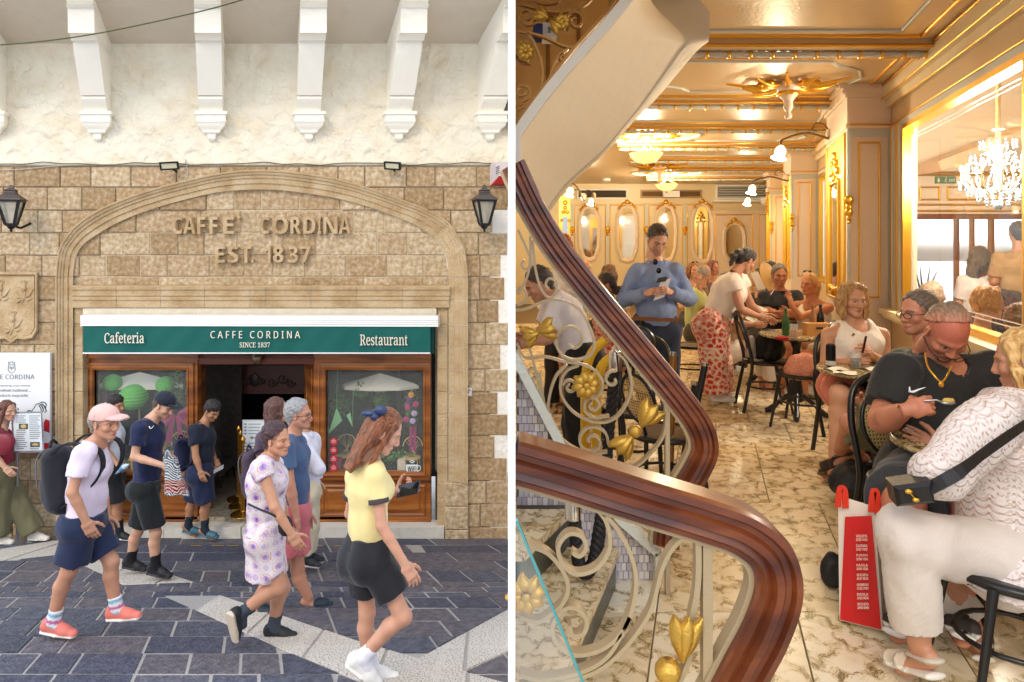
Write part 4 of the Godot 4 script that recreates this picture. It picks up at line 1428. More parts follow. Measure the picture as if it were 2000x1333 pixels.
func _crest(dressed: Material) -> void:
	var o := thing("carved_shield","carved stone shield with three thistles on the wall left of the arch","carving",fo(24,600))
	var out := PackedVector2Array([Vector2(-26,531),Vector2(75,531),Vector2(75,646),Vector2(66,661),Vector2(50,664),Vector2(36,662),Vector2(24,671),Vector2(12,662),Vector2(-3,664),Vector2(-18,660),Vector2(-26,646)])
	var inn := PackedVector2Array()
	for q in out: inn.append(Vector2(24,598)+(q-Vector2(24,598))*0.88)
	var m := MB.new()
	var pts := []
	for k in out.size():
		var k2 := (k+1) % out.size()
		for st in [[0.0,0.02,0.25,0.06],[0.25,0.06,0.6,0.062],[0.6,0.062,1.0,0.02]]:
			var a := out[k].lerp(inn[k],st[0]); var b := out[k2].lerp(inn[k2],st[0])
			var c := out[k2].lerp(inn[k2],st[2]); var e := out[k].lerp(inn[k],st[2])
			m.quad_out(fo(a.x,a.y,st[1]),fo(b.x,b.y,st[1]),fo(c.x,c.y,st[3]),fo(e.x,e.y,st[3]),fo(24,600,-0.4))
	put("shield_border",m,dressed,o)
	var f := MB.new()
	var flat := PackedVector2Array()
	for q in inn:
		var v := fo(q.x,q.y,0)
		flat.append(Vector2(v.x,v.y))
	f.prism(flat,Vector3(0,0,-D-0.02),Vector3.RIGHT,Vector3.UP,Vector3(0,0,0.045))
	put("shield_field",f,dressed,o)
	for c in [[48,572,1.0],[2,572,1.0],[26,632,1.0]]:
		var t := MB.new()
		var P := func(x: float,y: float,q := 0.03) -> Vector3: return fo(c[0]+x,c[1]+y,q)
		t.tube(PackedVector3Array([P.call(-6,22),P.call(0,10),P.call(2,0),P.call(-1,-8)]),PackedFloat32Array([0.009]),6)
		t.ball(P.call(-1,-9,0.035),Vector3(0.035,0.04,0.022),10)
		for q in 5:
			var an := -PI/2+(q-2)*0.28
			t.tube(PackedVector3Array([P.call(-1,-12),P.call(-1+cos(an)*15,-10+sin(an)*15)]),PackedFloat32Array([0.011,0.005]),5)
		for q in [[10,4,18,-8],[-12,8,-16,-2],[8,14,16,10],[-14,18,-4,20]]:
			t.tube(PackedVector3Array([P.call(0,10),P.call(q[0],q[1]),P.call(q[2],q[3])]),PackedFloat32Array([0.006,0.016,0.004]),6)
		put("thistle",t,dressed,o)
func shopfront() -> void:
	var wood := mat("varnished oak",rgb(236,214,190),0.38,0.0,"",1,0.9,"wood")
	wood.clearcoat_enabled = true; wood.clearcoat = 0.4; wood.clearcoat_roughness = 0.25
	wood.normal_enabled = true; wood.normal_texture = tex["pores"]; wood.normal_scale = 0.15
	var dark := mat("dark stained wood",rgb(70,34,22),0.45,0.0,"pores",0.3,2.0)
	var glass := mat("shop glass",Color(0.93,0.97,0.95,0.10),0.02)
	glass.transparency = BaseMaterial3D.TRANSPARENCY_ALPHA
	glass.metallic_specular = 0.3
	var W := D+0.12
	var aw := thing("awning","green café awning with white cassette and cream lettering over the shopfront","awning",fp(500,690))
	var m := MB.new()
	pbox(m,161,602,852,617,D-0.03,D+0.1)
	put("roller_housing",m,mat("cream housing",rgb(226,214,190),0.7,0.0,"plaster_n",0.3,1.0),aw)
	m = MB.new()
	var cas := [[616,0.1],[617,0.2],[624,0.215],[625,0.205],[628,0.21],[629,0.2],[632,0.206],[633,0.196],[637,0.2],[638,0.1]]
	var wh := mat("white cassette",rgb(240,240,240),0.4)
	for k in cas.size()-1:
		var a = cas[k]; var b = cas[k+1]
		m.quad_out(fz(157,a[0],D-0.2,a[1]-0.2),fz(855,a[0]+1.5,D-0.2,a[1]-0.2),fz(855,b[0]+1.5,D-0.2,b[1]-0.2),fz(157,b[0],D-0.2,b[1]-0.2),fp(500,630,-0.5))
	for x in [157.0,855.0]: pbox(m,x-0.6,616,x+0.6,639,D-0.2,D+0.1)
	put("cassette",m,wh,aw)
	var green := mat("green canvas",rgb(0,92,86),0.8,0.0,"weave",0.3,16.0)
	var rows := []
	for r in 6:
		var row := PackedVector3Array()
		for k in 41:
			var x := lerpf(160.5,840,k/40.0)
			var t := r/5.0
			row.append(fz(x,lerpf(638,689+1.2*(x-160)/680.0,t),D-0.2,-0.015+0.012*sin(k*0.75)*t+0.006*sin(k*2.1+r)))
		rows.append(row)
	m = MB.new()
	rows.reverse()
	m.grid(rows)
	put("valance",m,green,aw)
	m = MB.new()
	pbox(m,840,639,848,691,D-0.1,D-0.09)
	put("side_flap",m,mat("dark green canvas",rgb(4,66,62),0.8),aw)
	m = MB.new()
	pbox(m,160.5,689,840,691.5,D-0.205,D-0.195)
	put("white_piping",m,wh,aw)
	var ink := mat("cream lettering",rgb(240,232,214),0.7)
	var da := D-0.213
	text("Cafeteria","Droid Serif",false,204,649,281,671,da,0.006,ink,aw)
	text("C A F F E   C O R D I N A","Droid Sans",false,411,647,586,661,da,0.006,ink,aw)
	text("SINCE 1837","Droid Serif",false,468,669,527,679,da,0.006,ink,aw)
	text("Restaurant","Droid Serif",false,703,654,796,675,da,0.006,ink,aw)
	for s in 2:
		var x0 := 165.0 if s == 0 else 614.0
		var x1 := 385.0 if s == 0 else 841.0
		var g0 := 184.0 if s == 0 else 637.0
		var g1 := 364.0 if s == 0 else 826.0
		var sh := thing("shop_window",["varnished wooden show window left of the café door, green paper lanterns inside","varnished wooden show window right of the café door, topiary and flowers inside"][s],"shop window",fp((x0+x1)/2,1025),"show windows of the café")
		m = MB.new()
		pbox(m,x0,692,x1,721,W,W+0.1); pbox(m,x0,721,g0,928,W,W+0.1); pbox(m,g1,721,x1,928,W,W+0.1); pbox(m,x0,928,x1,1026,W,W+0.1)
		put("casing",m,wood,sh)
		m = MB.new()
		pframe(m,g0-15,709,g1+15,938,W,[[0,0],[0,0.03],[3,0.035],[4,0.02],[9,0.022],[10,0.036],[13,0.03],[15,0.0],[15,-0.08]])
		put("window_frame",m,wood,sh)
		m = MB.new()
		m.quad(fz(g0,722,W,-0.04),fz(g1,722,W,-0.04),fz(g1,928,W,-0.04),fz(g0,928,W,-0.04))
		put("pane",m,glass,sh)
		m = MB.new()
		pframe(m,x0+15,947,x1-10,1008,W,[[0,0],[0,0.012],[3,0.02],[5,0.006],[9,0.004],[12,0.02],[16,0.024]])
		m.quad(fz(x0+31,963,W,0.024),fz(x1-26,963,W,0.024),fz(x1-26,992,W,0.024),fz(x0+31,992,W,0.024))
		put("lower_panel",m,wood,sh)
		m = MB.new()
		pbox(m,x0-1,692,x1+1,700,W-0.05,W); pbox(m,x0-1,940,x1+1,943,W-0.012,W); pbox(m,x0-1,1016,x1+1,1026,W-0.02,W)
		put("moulding",m,wood,sh)
		m = MB.new()     
		var bk := W+0.75
		var A := at(x0,928,W+0.1); var B := at(x1,700,W+0.1)
		var wl := 0.01
		m.box(Vector3(A.x-wl,A.y-0.1,-bk-0.02),Vector3(B.x+0.3,B.y+0.4,-bk)); m.box(Vector3(A.x-0.02,A.y-0.02,-bk),Vector3(B.x+0.3,A.y,-W-0.1))
		m.box(Vector3(A.x-0.03,A.y,-bk),Vector3(A.x-0.01,B.y+0.4,-W-0.1))
		put("display_case",m,mat("display backing",rgb(84,70,54),0.8,0.0,"stone_n",0.5,0.8,"lava"),sh)
	_displays(W)
	var dr := thing("doorway","open café doorway with dark carved panel above and reddish timber frame","doorway",fp(500,1025))
	m = MB.new()
	pbox(m,385,695,614,712,W+0.02,W+0.2)
	pbox(m,385,700,614,703,W-0.01,W+0.02)
	put("head_beam",m,mat("red brown wood",rgb(110,52,30),0.4,0.0,"pores",0.2,2.0),dr)
	for s in 2:
		m = MB.new()
		var xa := 385.0 if s == 0 else 614.0
		var xb := 402.0 if s == 0 else 596.0
		m.hexa(PackedVector3Array([fz(xa,712,W,-0.02),fz(xb,712,W+0.5,0),fz(xb,1012,W+0.5,0),fz(xa,1024,W,-0.02),fz(xa-2,712,W,-0.02),fz(xb-2,712,W+0.53,0),fz(xb-2,1012,W+0.53,0),fz(xa-2,1024,W,-0.02)]))
		put("splayed_panel",m,wood,dr)
		m = MB.new()
		for q in [[720,830],[840,940],[948,1005]]:
			var e := 4.0 if s == 0 else -4.0
			m.tube(PackedVector3Array([fz(xa+e,q[0],W+0.1,0.02),fz(xb-e,q[0],W+0.42,0.02),fz(xb-e,q[1],W+0.42,0.02),fz(xa+e,q[1],W+0.1,0.02),fz(xa+e,q[0],W+0.1,0.02)]),PackedFloat32Array([0.012]),5,false)
		put("panel_moulding",m,wood,dr)
	m = MB.new()
	pbox(m,400,714,600,770,W+0.9,W+0.95)
	put("carved_board",m,dark,dr)
	m = MB.new()     
	for s in [-1.0,1.0]:
		for q in [[12,0,9],[34,4,10],[54,-3,11],[70,6,9]]:
			var pts := []
			for k in 14:
				var an := k*0.62
				var r: float = q[2]*(1.0-k/16.0)
				pts.append(fz(497+s*(q[0]+cos(an)*r),743+q[1]+sin(an)*r,W+0.9,0.01))
			m.tube(PackedVector3Array(pts),PackedFloat32Array([0.016,0.013,0.012,0.01]),5)
	m.ball(fz(497,742,W+0.9,0.01),Vector3(0.07,0.1,0.03),12)
	put("carving",m,mat("darker wood",rgb(34,18,14),0.5),dr)
	m = MB.new()
	m.ball(fz(502,701,W-0.06,0),Vector3(0.065,0.075,0.065),16)
	m.lathe(PackedVector2Array([Vector2(0.03,0.06),Vector2(0.05,0.075),Vector2(0.05,0.1),Vector2(0.02,0.11)]),fz(502,701,W-0.06,0),12)
	put("globe_lamp",m,mat("bronze",rgb(120,100,76),0.35,0.7),dr)
	var fy := fo(0,1018,0).y
	m = MB.new()
	var L := at(384,700,W).x; var R := at(616,700,W).x
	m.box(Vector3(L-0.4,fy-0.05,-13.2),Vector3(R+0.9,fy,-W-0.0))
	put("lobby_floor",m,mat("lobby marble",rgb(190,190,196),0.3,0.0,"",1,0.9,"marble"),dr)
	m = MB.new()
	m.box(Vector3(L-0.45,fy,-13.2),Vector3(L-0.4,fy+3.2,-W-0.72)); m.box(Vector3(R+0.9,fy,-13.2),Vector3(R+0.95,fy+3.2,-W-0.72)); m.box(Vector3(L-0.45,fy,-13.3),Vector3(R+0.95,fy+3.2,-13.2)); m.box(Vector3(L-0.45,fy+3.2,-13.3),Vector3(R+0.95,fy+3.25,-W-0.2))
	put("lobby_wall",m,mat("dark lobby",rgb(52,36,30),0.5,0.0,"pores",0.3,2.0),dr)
	var bar := thing("bar_counter","dark bar counter with lit glass shelf seen through the café door","counter",Vector3(at(500,900,11).x,fy,-11))
	m = MB.new()
	m.box(Vector3(L-0.3,fy,-11.4),Vector3(R+0.8,fy+1.05,-10.8))
	put("counter_front",m,mat("black lacquer",rgb(30,24,24),0.25),bar)
	m = MB.new()
	m.box(Vector3(L-0.3,fy+1.05,-11.45),Vector3(R+0.8,fy+1.1,-10.7))
	put("counter_top",m,mat("grey counter stone",rgb(150,140,130),0.2),bar)
	for k in 3:
		m = MB.new()
		m.box(Vector3(L-0.3,fy+1.45+k*0.42,-12.6),Vector3(R+0.8,fy+1.48+k*0.42,-12.2))
		put("shelf",m,mat("shelf glass",rgb(170,180,180),0.1),bar)
	for k in 14:
		var bt := MB.new()
		var hgt := rng.randf_range(0.2,0.3)
		var bx := lerpf(L,R+0.5,(k+0.5)/14.0)
		bt.lathe(PackedVector2Array([Vector2(0,0),Vector2(0.035,0),Vector2(0.036,hgt*0.6),Vector2(0.014,hgt*0.75),Vector2(0.013,hgt),Vector2(0,hgt)]),Vector3(bx,fy+1.9,-12.4),8)
		put("bottle",bt,mat("bottle %d" % (k % 3),[rgb(30,60,40),rgb(110,70,30),rgb(150,160,160)][k % 3],0.1),bar)
	var th := MB.new()
	for q in [[320,470],[471,600],[601,690],[691,865]]:
		var a0 := fo(q[0],1046,0.06); var b0 := fo(q[1],1046,0.06)
		var top := fo(0,1027,-0.02).y
		th.box(Vector3(a0.x+0.006,a0.y-0.12,-W-0.05),Vector3(b0.x-0.003,top,-D+0.06))
	var a1 := fo(160,1046,0.06)
	th.box(Vector3(a1.x,a1.y-0.12,-W-0.05),Vector3(fo(320,0,0.06).x,fo(0,1027,-0.02).y,-D+0.06))
	var to := struct("threshold",th,mat("white marble step",rgb(220,220,222),0.5,0.0,"plaster_n",0.2,1.0,"plaster"))
	var mt := MB.new()
	pbox(mt,405,1003,484,1006,W+0.2,W+0.75)
	var mo := put("door_mat",mt,mat("black rubber",rgb(40,42,48),0.9,0.0,"weave",0.6,20.0))
	mo.position.y = 0.02
	tag(mo,"dark door mat inside the café doorway","mat")
func _displays(W: float) -> void:
	var paper := vmat("tissue paper",0.85)
	for q in [[260,776,26,"large round green paper lantern in the middle of the left show window"],[219,748,17,"small green paper lantern at the upper left of the left show window"],[322,752,17,"green paper lantern at the upper right of the left show window"]]:
		var m := MB.new()
		var d := W+0.3
		var r: float = q[2]*d/F
		var prof := PackedVector2Array()
		for k in 49:
			var an := -PI/2+PI*k/48.0
			prof.append(Vector2(cos(an)*r*(1.0+0.035*(k % 4-1.5)),sin(an)*r*0.95))
		m.lathe(prof,at(q[0],q[1],d),28)
		var lm := mat("green tissue",rgb(96,186,84),0.8)
		lm.backlight_enabled = true; lm.backlight = Color(0.15,0.3,0.1)
		var o := put("paper_lantern",m,lm)
		tag(o,q[3],"lantern","paper lanterns")
	for q in [[342,812,1.0,"large magenta fabric bow at the right of the left show window"],[196,772,0.7,"dark magenta bow at the left edge of the left show window"]]:
		var o := thing("fabric_bow",q[3],"bow",at(q[0],q[1],W+0.42))
		for s in [-1.0,1.0]:
			var m := MB.new()
			var rows := []
			for r in 9:
				var row := PackedVector3Array()
				for k in 9:
					var t := r/8.0
					var wv := sin(t*PI*0.55)*0.13
					row.append(at(q[0],q[1],W+0.42)+Vector3(s*(0.02+0.2*t),(k/8.0-0.5)*2.0*(0.02+wv)-0.04*t,0.03*sin(k*1.3)*t+0.02*sin(r))*q[2])
				rows.append(row)
			m.grid(rows)
			put("loop",m,mat("magenta silk",rgb(150,24,96),0.5),o)
		for s in [-1.0,1.0]:
			var m := MB.new()
			var c := at(q[0],q[1],W+0.42)
			m.quad(c,c+Vector3(0.05*s,-0.02,0.01),c+Vector3(0.14*s,-0.34,0.02)*q[2],c+Vector3(0.05*s,-0.36,0.0)*q[2])
			put("tail",m,mat("magenta silk",rgb(150,24,96),0.5),o)
	for q in [[272,190,368,727,"broad cream parasol spread across the top of the left show window"],[742,668,824,729,"broad cream parasol spread across the top of the right show window"]]:
		var o := thing("parasol",q[4],"parasol",at(q[0],920,W+0.5))
		var d := W+0.5
		var c := at(q[0],q[3],d)
		var rx: float = (q[2]-q[1])*0.5*d/F
		var m := MB.new()
		for k in 8:
			var a0 := TAU*k/8+0.2; var a1 := TAU*(k+1)/8+0.2
			var p0 := c+Vector3(cos(a0)*rx,-0.16,sin(a0)*0.2); var p1 := c+Vector3(cos(a1)*rx,-0.16,sin(a1)*0.2)
			m.tri(c,p1,p0)
			m.quad(p0,p1,p1-Vector3(0,0.04,0),p0-Vector3(0,0.04,0))
		var cm := mat("cream canvas",rgb(236,230,212),0.8)
		cm.cull_mode = BaseMaterial3D.CULL_DISABLED
		put("canopy",m,cm,o)
		m = MB.new()
		m.tube(PackedVector3Array([c,Vector3(c.x,at(0,925,d).y,c.z)]),PackedFloat32Array([0.014]),8)
		for k in 8:
			var a0 := TAU*k/8+0.2
			m.tube(PackedVector3Array([c-Vector3(0,0.28,0),c+Vector3(cos(a0)*rx*0.6,-0.11,sin(a0)*0.12)]),PackedFloat32Array([0.006]),5)
		put("pole",m,mat("pale wood",rgb(190,160,120),0.6),o)
	for q in [[662,792,25,"large leafy topiary ball at the left of the right show window"],[707,762,19,"leafy topiary ball high in the right show window"],[744,782,16,"small leafy topiary ball behind the yellow shirt's head"]]:
		var m := MB.new()
		var d := W+0.45
		leaves(m,at(q[0],q[1],d),Vector3.ONE*(q[2]*d/F),700,0.022,rgb(30,62,22),rgb(98,140,60),0.3)
		var o := put("topiary_ball",m,vmat("leaf",0.6))
		tag(o,q[3],"topiary","topiary balls")
	for q in [[345,760,22,40,"leafy green branch at the upper right of the left show window"],[205,830,16,60,"leafy green branch hanging at the left of the left show window"],[770,892,46,14,"low bank of green leaves along the bottom of the right show window"],[280,905,70,12,"low bank of green leaves along the bottom of the left show window"]]:
		var m := MB.new()
		var d := W+0.5
		leaves(m,at(q[0],q[1],d),Vector3(q[2],q[3],14)*d/F,420,0.024,rgb(40,84,34),rgb(130,176,84),0.1)
		tag(put("leafy_branch",m,vmat("leaf",0.6)),q[4],"greenery")
	for k in 9:
		var m := MB.new()
		var x0: float = [192,216,236,250,290,648,690,716,776][k]
		var hh: float = rng.randf_range(14,26)
		pbox(m,x0,922-hh,x0+rng.randf_range(12,20),922,W+0.24,W+0.34)
		tag(put("gift_box",m,mat("gift box %d" % (k % 4),[rgb(226,214,190),rgb(150,40,70),rgb(60,110,80),rgb(206,170,90)][k % 4],0.6)),"small gift box low in the %s" % ["left show window, leftmost","left show window, second from left","left show window, third from left","left show window, fourth from left","left show window, rightmost","right show window, leftmost","right show window, second from left","right show window, third from left","right show window, rightmost"][k],"box","gift boxes in the show windows")
	var fl := thing("flower_garland","hanging garland of pink and purple flowers with ribbon in the right show window","flowers",at(802,800,W+0.3))
	var gm := MB.new()
	leaves(gm,at(803,800,W+0.32),Vector3(0.09,0.26,0.07),220,0.035,rgb(40,84,40),rgb(100,140,70))
	put("foliage",gm,vmat("leaf",0.6),fl)
	for q in [[796,796,0],[809,808,1],[806,823,1],[799,782,2],[812,790,0],[793,820,0],[803,772,3]]:
		var m := MB.new()
		var c := at(q[0],q[1],W+0.22)
		for k in 8:
			var an := TAU*k/8
			m.ball(c+Vector3(cos(an)*0.022,sin(an)*0.022,0),Vector3(0.02,0.02,0.012),8)
		m.ball(c+Vector3(0,0,0.012),Vector3.ONE*0.014,8)
		put("blossom",m,mat("blossom %d" % q[2],[rgb(186,40,120),rgb(196,176,214),rgb(110,50,130),rgb(220,150,60)][q[2]],0.7),fl)
	gm = MB.new()
	for s in [-0.03,0.02]: gm.quad(at(804,828,W+0.3)+Vector3(s,0,0),at(804,828,W+0.3)+Vector3(s+0.04,0,0),at(806,880,W+0.3)+Vector3(s+0.03,0,0.03),at(806,880,W+0.3)+Vector3(s-0.01,0,0.03))
	put("ribbon",gm,mat("magenta silk",rgb(150,24,96),0.5),fl)
	for q in [[[640,850],[657,797],[668,822],"tall pale green paper pennant hanging in the right show window"],[[676,812],[688,834],[684,806],"small pale green paper pennant hanging in the right show window"]]:
		var m := MB.new()
		var d := W+0.15
		var a := at(q[0][0],q[0][1],d); var b := at(q[1][0],q[1][1],d); var c := at(q[2][0],q[2][1],d+0.05)
		m.tri(a,b,c); m.tri(a+Vector3(0,0,-0.004),c+Vector3(0,0,-0.004),b+Vector3(0,0,-0.004))
		m.tube(PackedVector3Array([b,b+Vector3(0,0.5,-0.05)]),PackedFloat32Array([0.002]),4)
		var o := put("paper_pennant",m,mat("pale green paper",rgb(140,204,146),0.8))
		tag(o,q[3],"pennant")
	for k in 4:
		var m := MB.new()
		var c := at(651.5,863+k*17.2,W+0.034)
		m.lathe(PackedVector2Array([Vector2(0,0.003),Vector2(0.049,0.003),Vector2(0.05,0),Vector2(0,0)]),c,24,Vector3(0,0,1))
		var o := thing("sticker",["uppermost round red award sticker on the right show window","second round red award sticker from the top on the right show window","third round red award sticker from the top on the right show window","lowest round red award sticker on the right show window"][k],"sticker",c,"red award stickers")
		put("disc",m,mat("sticker red",rgb(200,44,62),0.5),o)
		m = MB.new()
		for e in 3:
			m.bar(c+Vector3(-0.03+0.006*(e % 2),0.012-e*0.013,0.005),c+Vector3(0.028-0.004*(e % 2),0.014-e*0.013,0.005),Vector3(0,1,0),0.006-0.001*e,0.002)
		m.ball(c+Vector3(0,0.03,0.005),Vector3(0.01,0.006,0.002),8)
		put("print",m,mat("sticker print",rgb(240,214,214),0.6),o)
	var cup := thing("cup_sticker","white coffee cup sticker offering WiFi in the corner of the right window","sticker",at(805,916,W+0.03))
	var cm2 := MB.new()
	var poly := PackedVector2Array()
	for q in [[792,908],[816,908],[815,920],[810,927],[798,927],[793,920]]:
		var v := at(q[0],q[1],W+0.034)
		poly.append(Vector2(v.x,v.y))
	cm2.prism(poly,Vector3(0,0,-W-0.036),Vector3.RIGHT,Vector3.UP,Vector3(0,0,0.003))
	cm2.tube(spline([at(815,910,W+0.033),at(821,912,W+0.033),at(820,919,W+0.033),at(814,921,W+0.033)],4),PackedFloat32Array([0.006]),5)
	for k in 2:
		var pts := []
		for e in 7:
			var an := PI*(0.25+0.5*e/6.0)
			pts.append(at(805,908,W+0.033)+Vector3(cos(an),sin(an),0)*(0.025+0.022*k))
		cm2.tube(PackedVector3Array(pts),PackedFloat32Array([0.006]),5)
	put("cup",cm2,mat("sticker white",rgb(232,240,244),0.6),cup)
	text("WiFi","Droid Sans",true,796,911,813,921,W+0.032,0.002,mat("sticker ink",rgb(40,50,54),0.6),cup)
	var rat := mat("pale rattan",rgb(206,174,120),0.6)
	var pos := [[676,868,"pale rattan chair at the left of the right show window"],[806,872,"pale rattan chair at the right of the right show window"],[352,862,"pale rattan chair at the right of the left show window"],[316,872,"pale rattan chair in the middle of the left show window"]]
	for q in pos:
		var d := W+0.52
		var c := at(q[0],q[1],d)
		var o := thing("rattan_chair",q[2],"chair",Vector3(c.x,c.y-0.4,c.z),"pale rattan chairs")
		var m := MB.new()
		var arc := []
		for k in 11:
			var an := PI*k/10
			arc.append(c+Vector3(cos(an)*0.13,sin(an)*0.12,-sin(an)*0.05))
		m.tube(PackedVector3Array(arc),PackedFloat32Array([0.009]),6)
		put("back_rim",m,rat,o)
		for k in 7:
			m = MB.new()
			m.tube(PackedVector3Array([c+Vector3((k-3)*0.014,-0.1,0),arc[1+k+(1 if k > 3 else 0)]]),PackedFloat32Array([0.004]),4)
			put("spoke",m,rat,o)
		m = MB.new()
		m.ball(c+Vector3(0,-0.12,0.1),Vector3(0.13,0.02,0.12),14)
		put("seat",m,rat,o)
		for s in [[-1,1],[1,1],[-1,-1],[1,-1]]:
			m = MB.new()
			m.tube(PackedVector3Array([c+Vector3(s[0]*0.08,-0.12,0.1+s[1]*0.07),c+Vector3(s[0]*0.12,-0.4,0.1+s[1]*0.1)]),PackedFloat32Array([0.008]),5)
			put("leg",m,rat,o)
func street_objects() -> void:
	var black := mat("black iron",rgb(24,24,26),0.45,0.3)
	var pane := mat("lantern glass",Color(0.8,0.78,0.72,0.45),0.2)
	pane.transparency = BaseMaterial3D.TRANSPARENCY_ALPHA
	for s in 2:
		var d := D-0.32
		var c := at([21,946][s],405,d)
		var u := d/F
		var o := thing("wall_lantern",["black four sided wall lantern at the left edge above the carved shield","black four sided wall lantern right of the arch"][s],"lantern",c,"black wall lanterns")
		var turn := Basis(Vector3.UP,[0.35,0.35][s])
		var sq := func(r: float,y: float) -> PackedVector3Array:
			var q := PackedVector3Array()
			for k in 4: q.append(c+turn*(Vector3(-1 if k in [0,3] else 1,0,1 if k < 2 else -1)*r)+Vector3(0,y,0))
			return q
		var m := MB.new()
		var st := [[27,14],[26,16],[11,27],[12,28],[10,31],[12,33],[5,37],[4,41],[0.5,44]]
		for k in st.size()-1:
			var a: PackedVector3Array = sq.call(st[k][0]*u*0.8,st[k][1]*u); var b: PackedVector3Array = sq.call(st[k+1][0]*u*0.8,st[k+1][1]*u)
			for e in 4: m.quad_out(a[e],a[(e+1) % 4],b[(e+1) % 4],b[e],c+Vector3(0,st[k][1]*u,0))
		put("roof",m,mat("grey lead roof",rgb(86,78,76),0.5,0.2),o)
		m = MB.new()
		var t: PackedVector3Array = sq.call(22*u*0.8,13*u); var b2: PackedVector3Array = sq.call(9*u*0.8,-34*u)
		for e in 4:
			m.bar(t[e],b2[e],(t[(e+1) % 4]-t[e]),0.028,0.028)
			m.bar(t[e],t[(e+1) % 4],Vector3.UP,0.035,0.03); m.bar(b2[e],b2[(e+1) % 4],Vector3.UP,0.03,0.02)
		m.lathe(PackedVector2Array([Vector2(0,-0.09),Vector2(0.016,-0.08),Vector2(0.012,-0.06),Vector2(0.03,-0.045),Vector2(0.06,-0.005),Vector2(0.06,0.0)]),c+Vector3(0,-34*u,0),10)
		m.tube(PackedVector3Array([c+Vector3(0,-36*u,0),c+Vector3(0,-40*u,-0.16),c+Vector3(0,-28*u,-0.36)]),PackedFloat32Array([0.016]),6)
		put("frame",m,black,o)
		for e in 4:
			m = MB.new()
			var i0 := 0.97
			m.quad_out(c+(t[e]-c)*i0,c+(t[(e+1) % 4]-c)*i0,c+(b2[(e+1) % 4]-c)*i0,c+(b2[e]-c)*i0,c)
			put("pane",m,pane,o)
	for s in 2:
		var c := fp([330,766][s],324,0.16)
		var o := thing("floodlight",["small black floodlight on the ledge left of the arch crown","small black floodlight on the ledge right of the arch crown"][s],"floodlight",c,"floodlights on the ledge")
		var bs := Basis(Vector3.RIGHT,0.35)*Basis(Vector3.UP,[0.25,-0.25][s])
		var m := MB.new()
		m.box(Vector3(-0.105,-0.045,-0.03),Vector3(0.105,0.045,0.0))
		pframe_local(m,0.105,0.05,0.018,0.012)
		var w := MB.new(); w.add(m,Transform3D(bs,c))
		put("housing",w,black,o)
		m = MB.new()
		m.quad(Vector3(-0.088,0.034,0.004),Vector3(0.088,0.034,0.004),Vector3(0.088,-0.034,0.004),Vector3(-0.088,-0.034,0.004))
		w = MB.new(); w.add(m,Transform3D(bs,c))
		put("glass",w,mat("floodlight glass",rgb(206,200,170),0.15),o)
		m = MB.new()
		m.tube(PackedVector3Array([c-Vector3(0,0.02,0.03),c-Vector3(0,0.05,0.17)]),PackedFloat32Array([0.012]),6)
		put("arm",m,black,o)
	var cb := MB.new()
	cb.tube(spline([at(-60,91,D-0.95),at(60,83,D-0.95),at(180,67,D-0.95),at(300,43,D-0.95),at(420,15,D-0.95),at(520,-15,D-0.95)],6),PackedFloat32Array([0.0075]),5)
	tag(put("overhead_cable",cb,mat("cable green",rgb(82,92,48),0.7)),"thin dark cable slung across the corbels at the upper left","cable")
	cb = MB.new()
	var pts := []
	for k in 30: pts.append(fo(-60+k*36,320.5+2.0*sin(k*1.1)+1.5*sin(k*2.7),0.035))
	cb.tube(spline(pts,3),PackedFloat32Array([0.006]),5)
	tag(put("wall_cable",cb,mat("cable grey",rgb(90,88,86),0.7)),"grey cable running along the ledge between plaster and stone","cable")
	cb = MB.new()
	cb.tube(spline([fo(-60,331,0.02),fo(30,332,0.02),fo(120,324,0.02),fo(240,322,0.03),fo(350,322,0.03),fo(362,312,0.04),fo(364,322,0.03),fo(366,340,0.02)],5),PackedFloat32Array([0.005]),5)
	tag(put("wall_cable",cb,mat("cable white",rgb(196,190,180),0.7)),"pale cable ending in a loop beside the left floodlight","cable")
	var al := thing("alarm_box","grey and red alarm siren box at the top right of the stone wall","alarm",fo(976,340))
	var m := MB.new()
	m.hexa(PackedVector3Array([fo(957,318,0),fo(991,316,0),fo(991,362,0),fo(957,363,0),fo(959,320,0.12),fo(991,318,0.12),fo(991,346,0.13),fo(967,346,0.13)]))
	put("housing",m,mat("alarm grey",rgb(206,196,200),0.5),al)
	m = MB.new()
	m.hexa(PackedVector3Array([fo(957,363,0.005),fo(991,363,0.005),fo(991,346,0.005),fo(965,346,0.005),fo(960,361,0.07),fo(991,361,0.07),fo(991,346,0.135),fo(967,346,0.135)]))
	put("red_lens",m,mat("alarm red",rgb(186,40,36),0.4),al)
	m = MB.new()
	for k in 4: m.bar(fo(961,330+k*4,0.128),fo(968,327+k*4,0.13),Vector3.UP,0.008,0.004)
	put("grille",m,mat("black print",rgb(40,36,40),0.6),al)
	m = MB.new()
	m.tri(fo(982,338,0.133),fo(989.5,324,0.133),fo(991.5,338,0.133))
	m.tri(fo(982,338,0.133),fo(991.5,338,0.133),fo(989.5,324,0.133))
	put("emblem",m,mat("black print",rgb(40,36,40),0.6),al)
	var pl := thing("intercom_plate","small white intercom plate on the stone right of the arch","intercom",fo(912,764))
	m = MB.new()
	m.block(fo(905,757,0.04),fo(919,757,0.04),fo(919,773,0.04),fo(905,773,0.04),Vector3(0,0,-0.05),0.006)
	put("plate",m,mat("plate white",rgb(236,236,232),0.4),pl)
	m = MB.new()
	m.ball(fo(912,765,0.042),Vector3(0.012,0.012,0.006),10); m.box(fo(907,762,0.041),fo(917,760.5,0.043))
	put("button",m,mat("black print",rgb(40,36,40),0.6),pl)
	m = MB.new()
	m.ball(fo(910,753,0.03),Vector3(0.03,0.02,0.03),10)
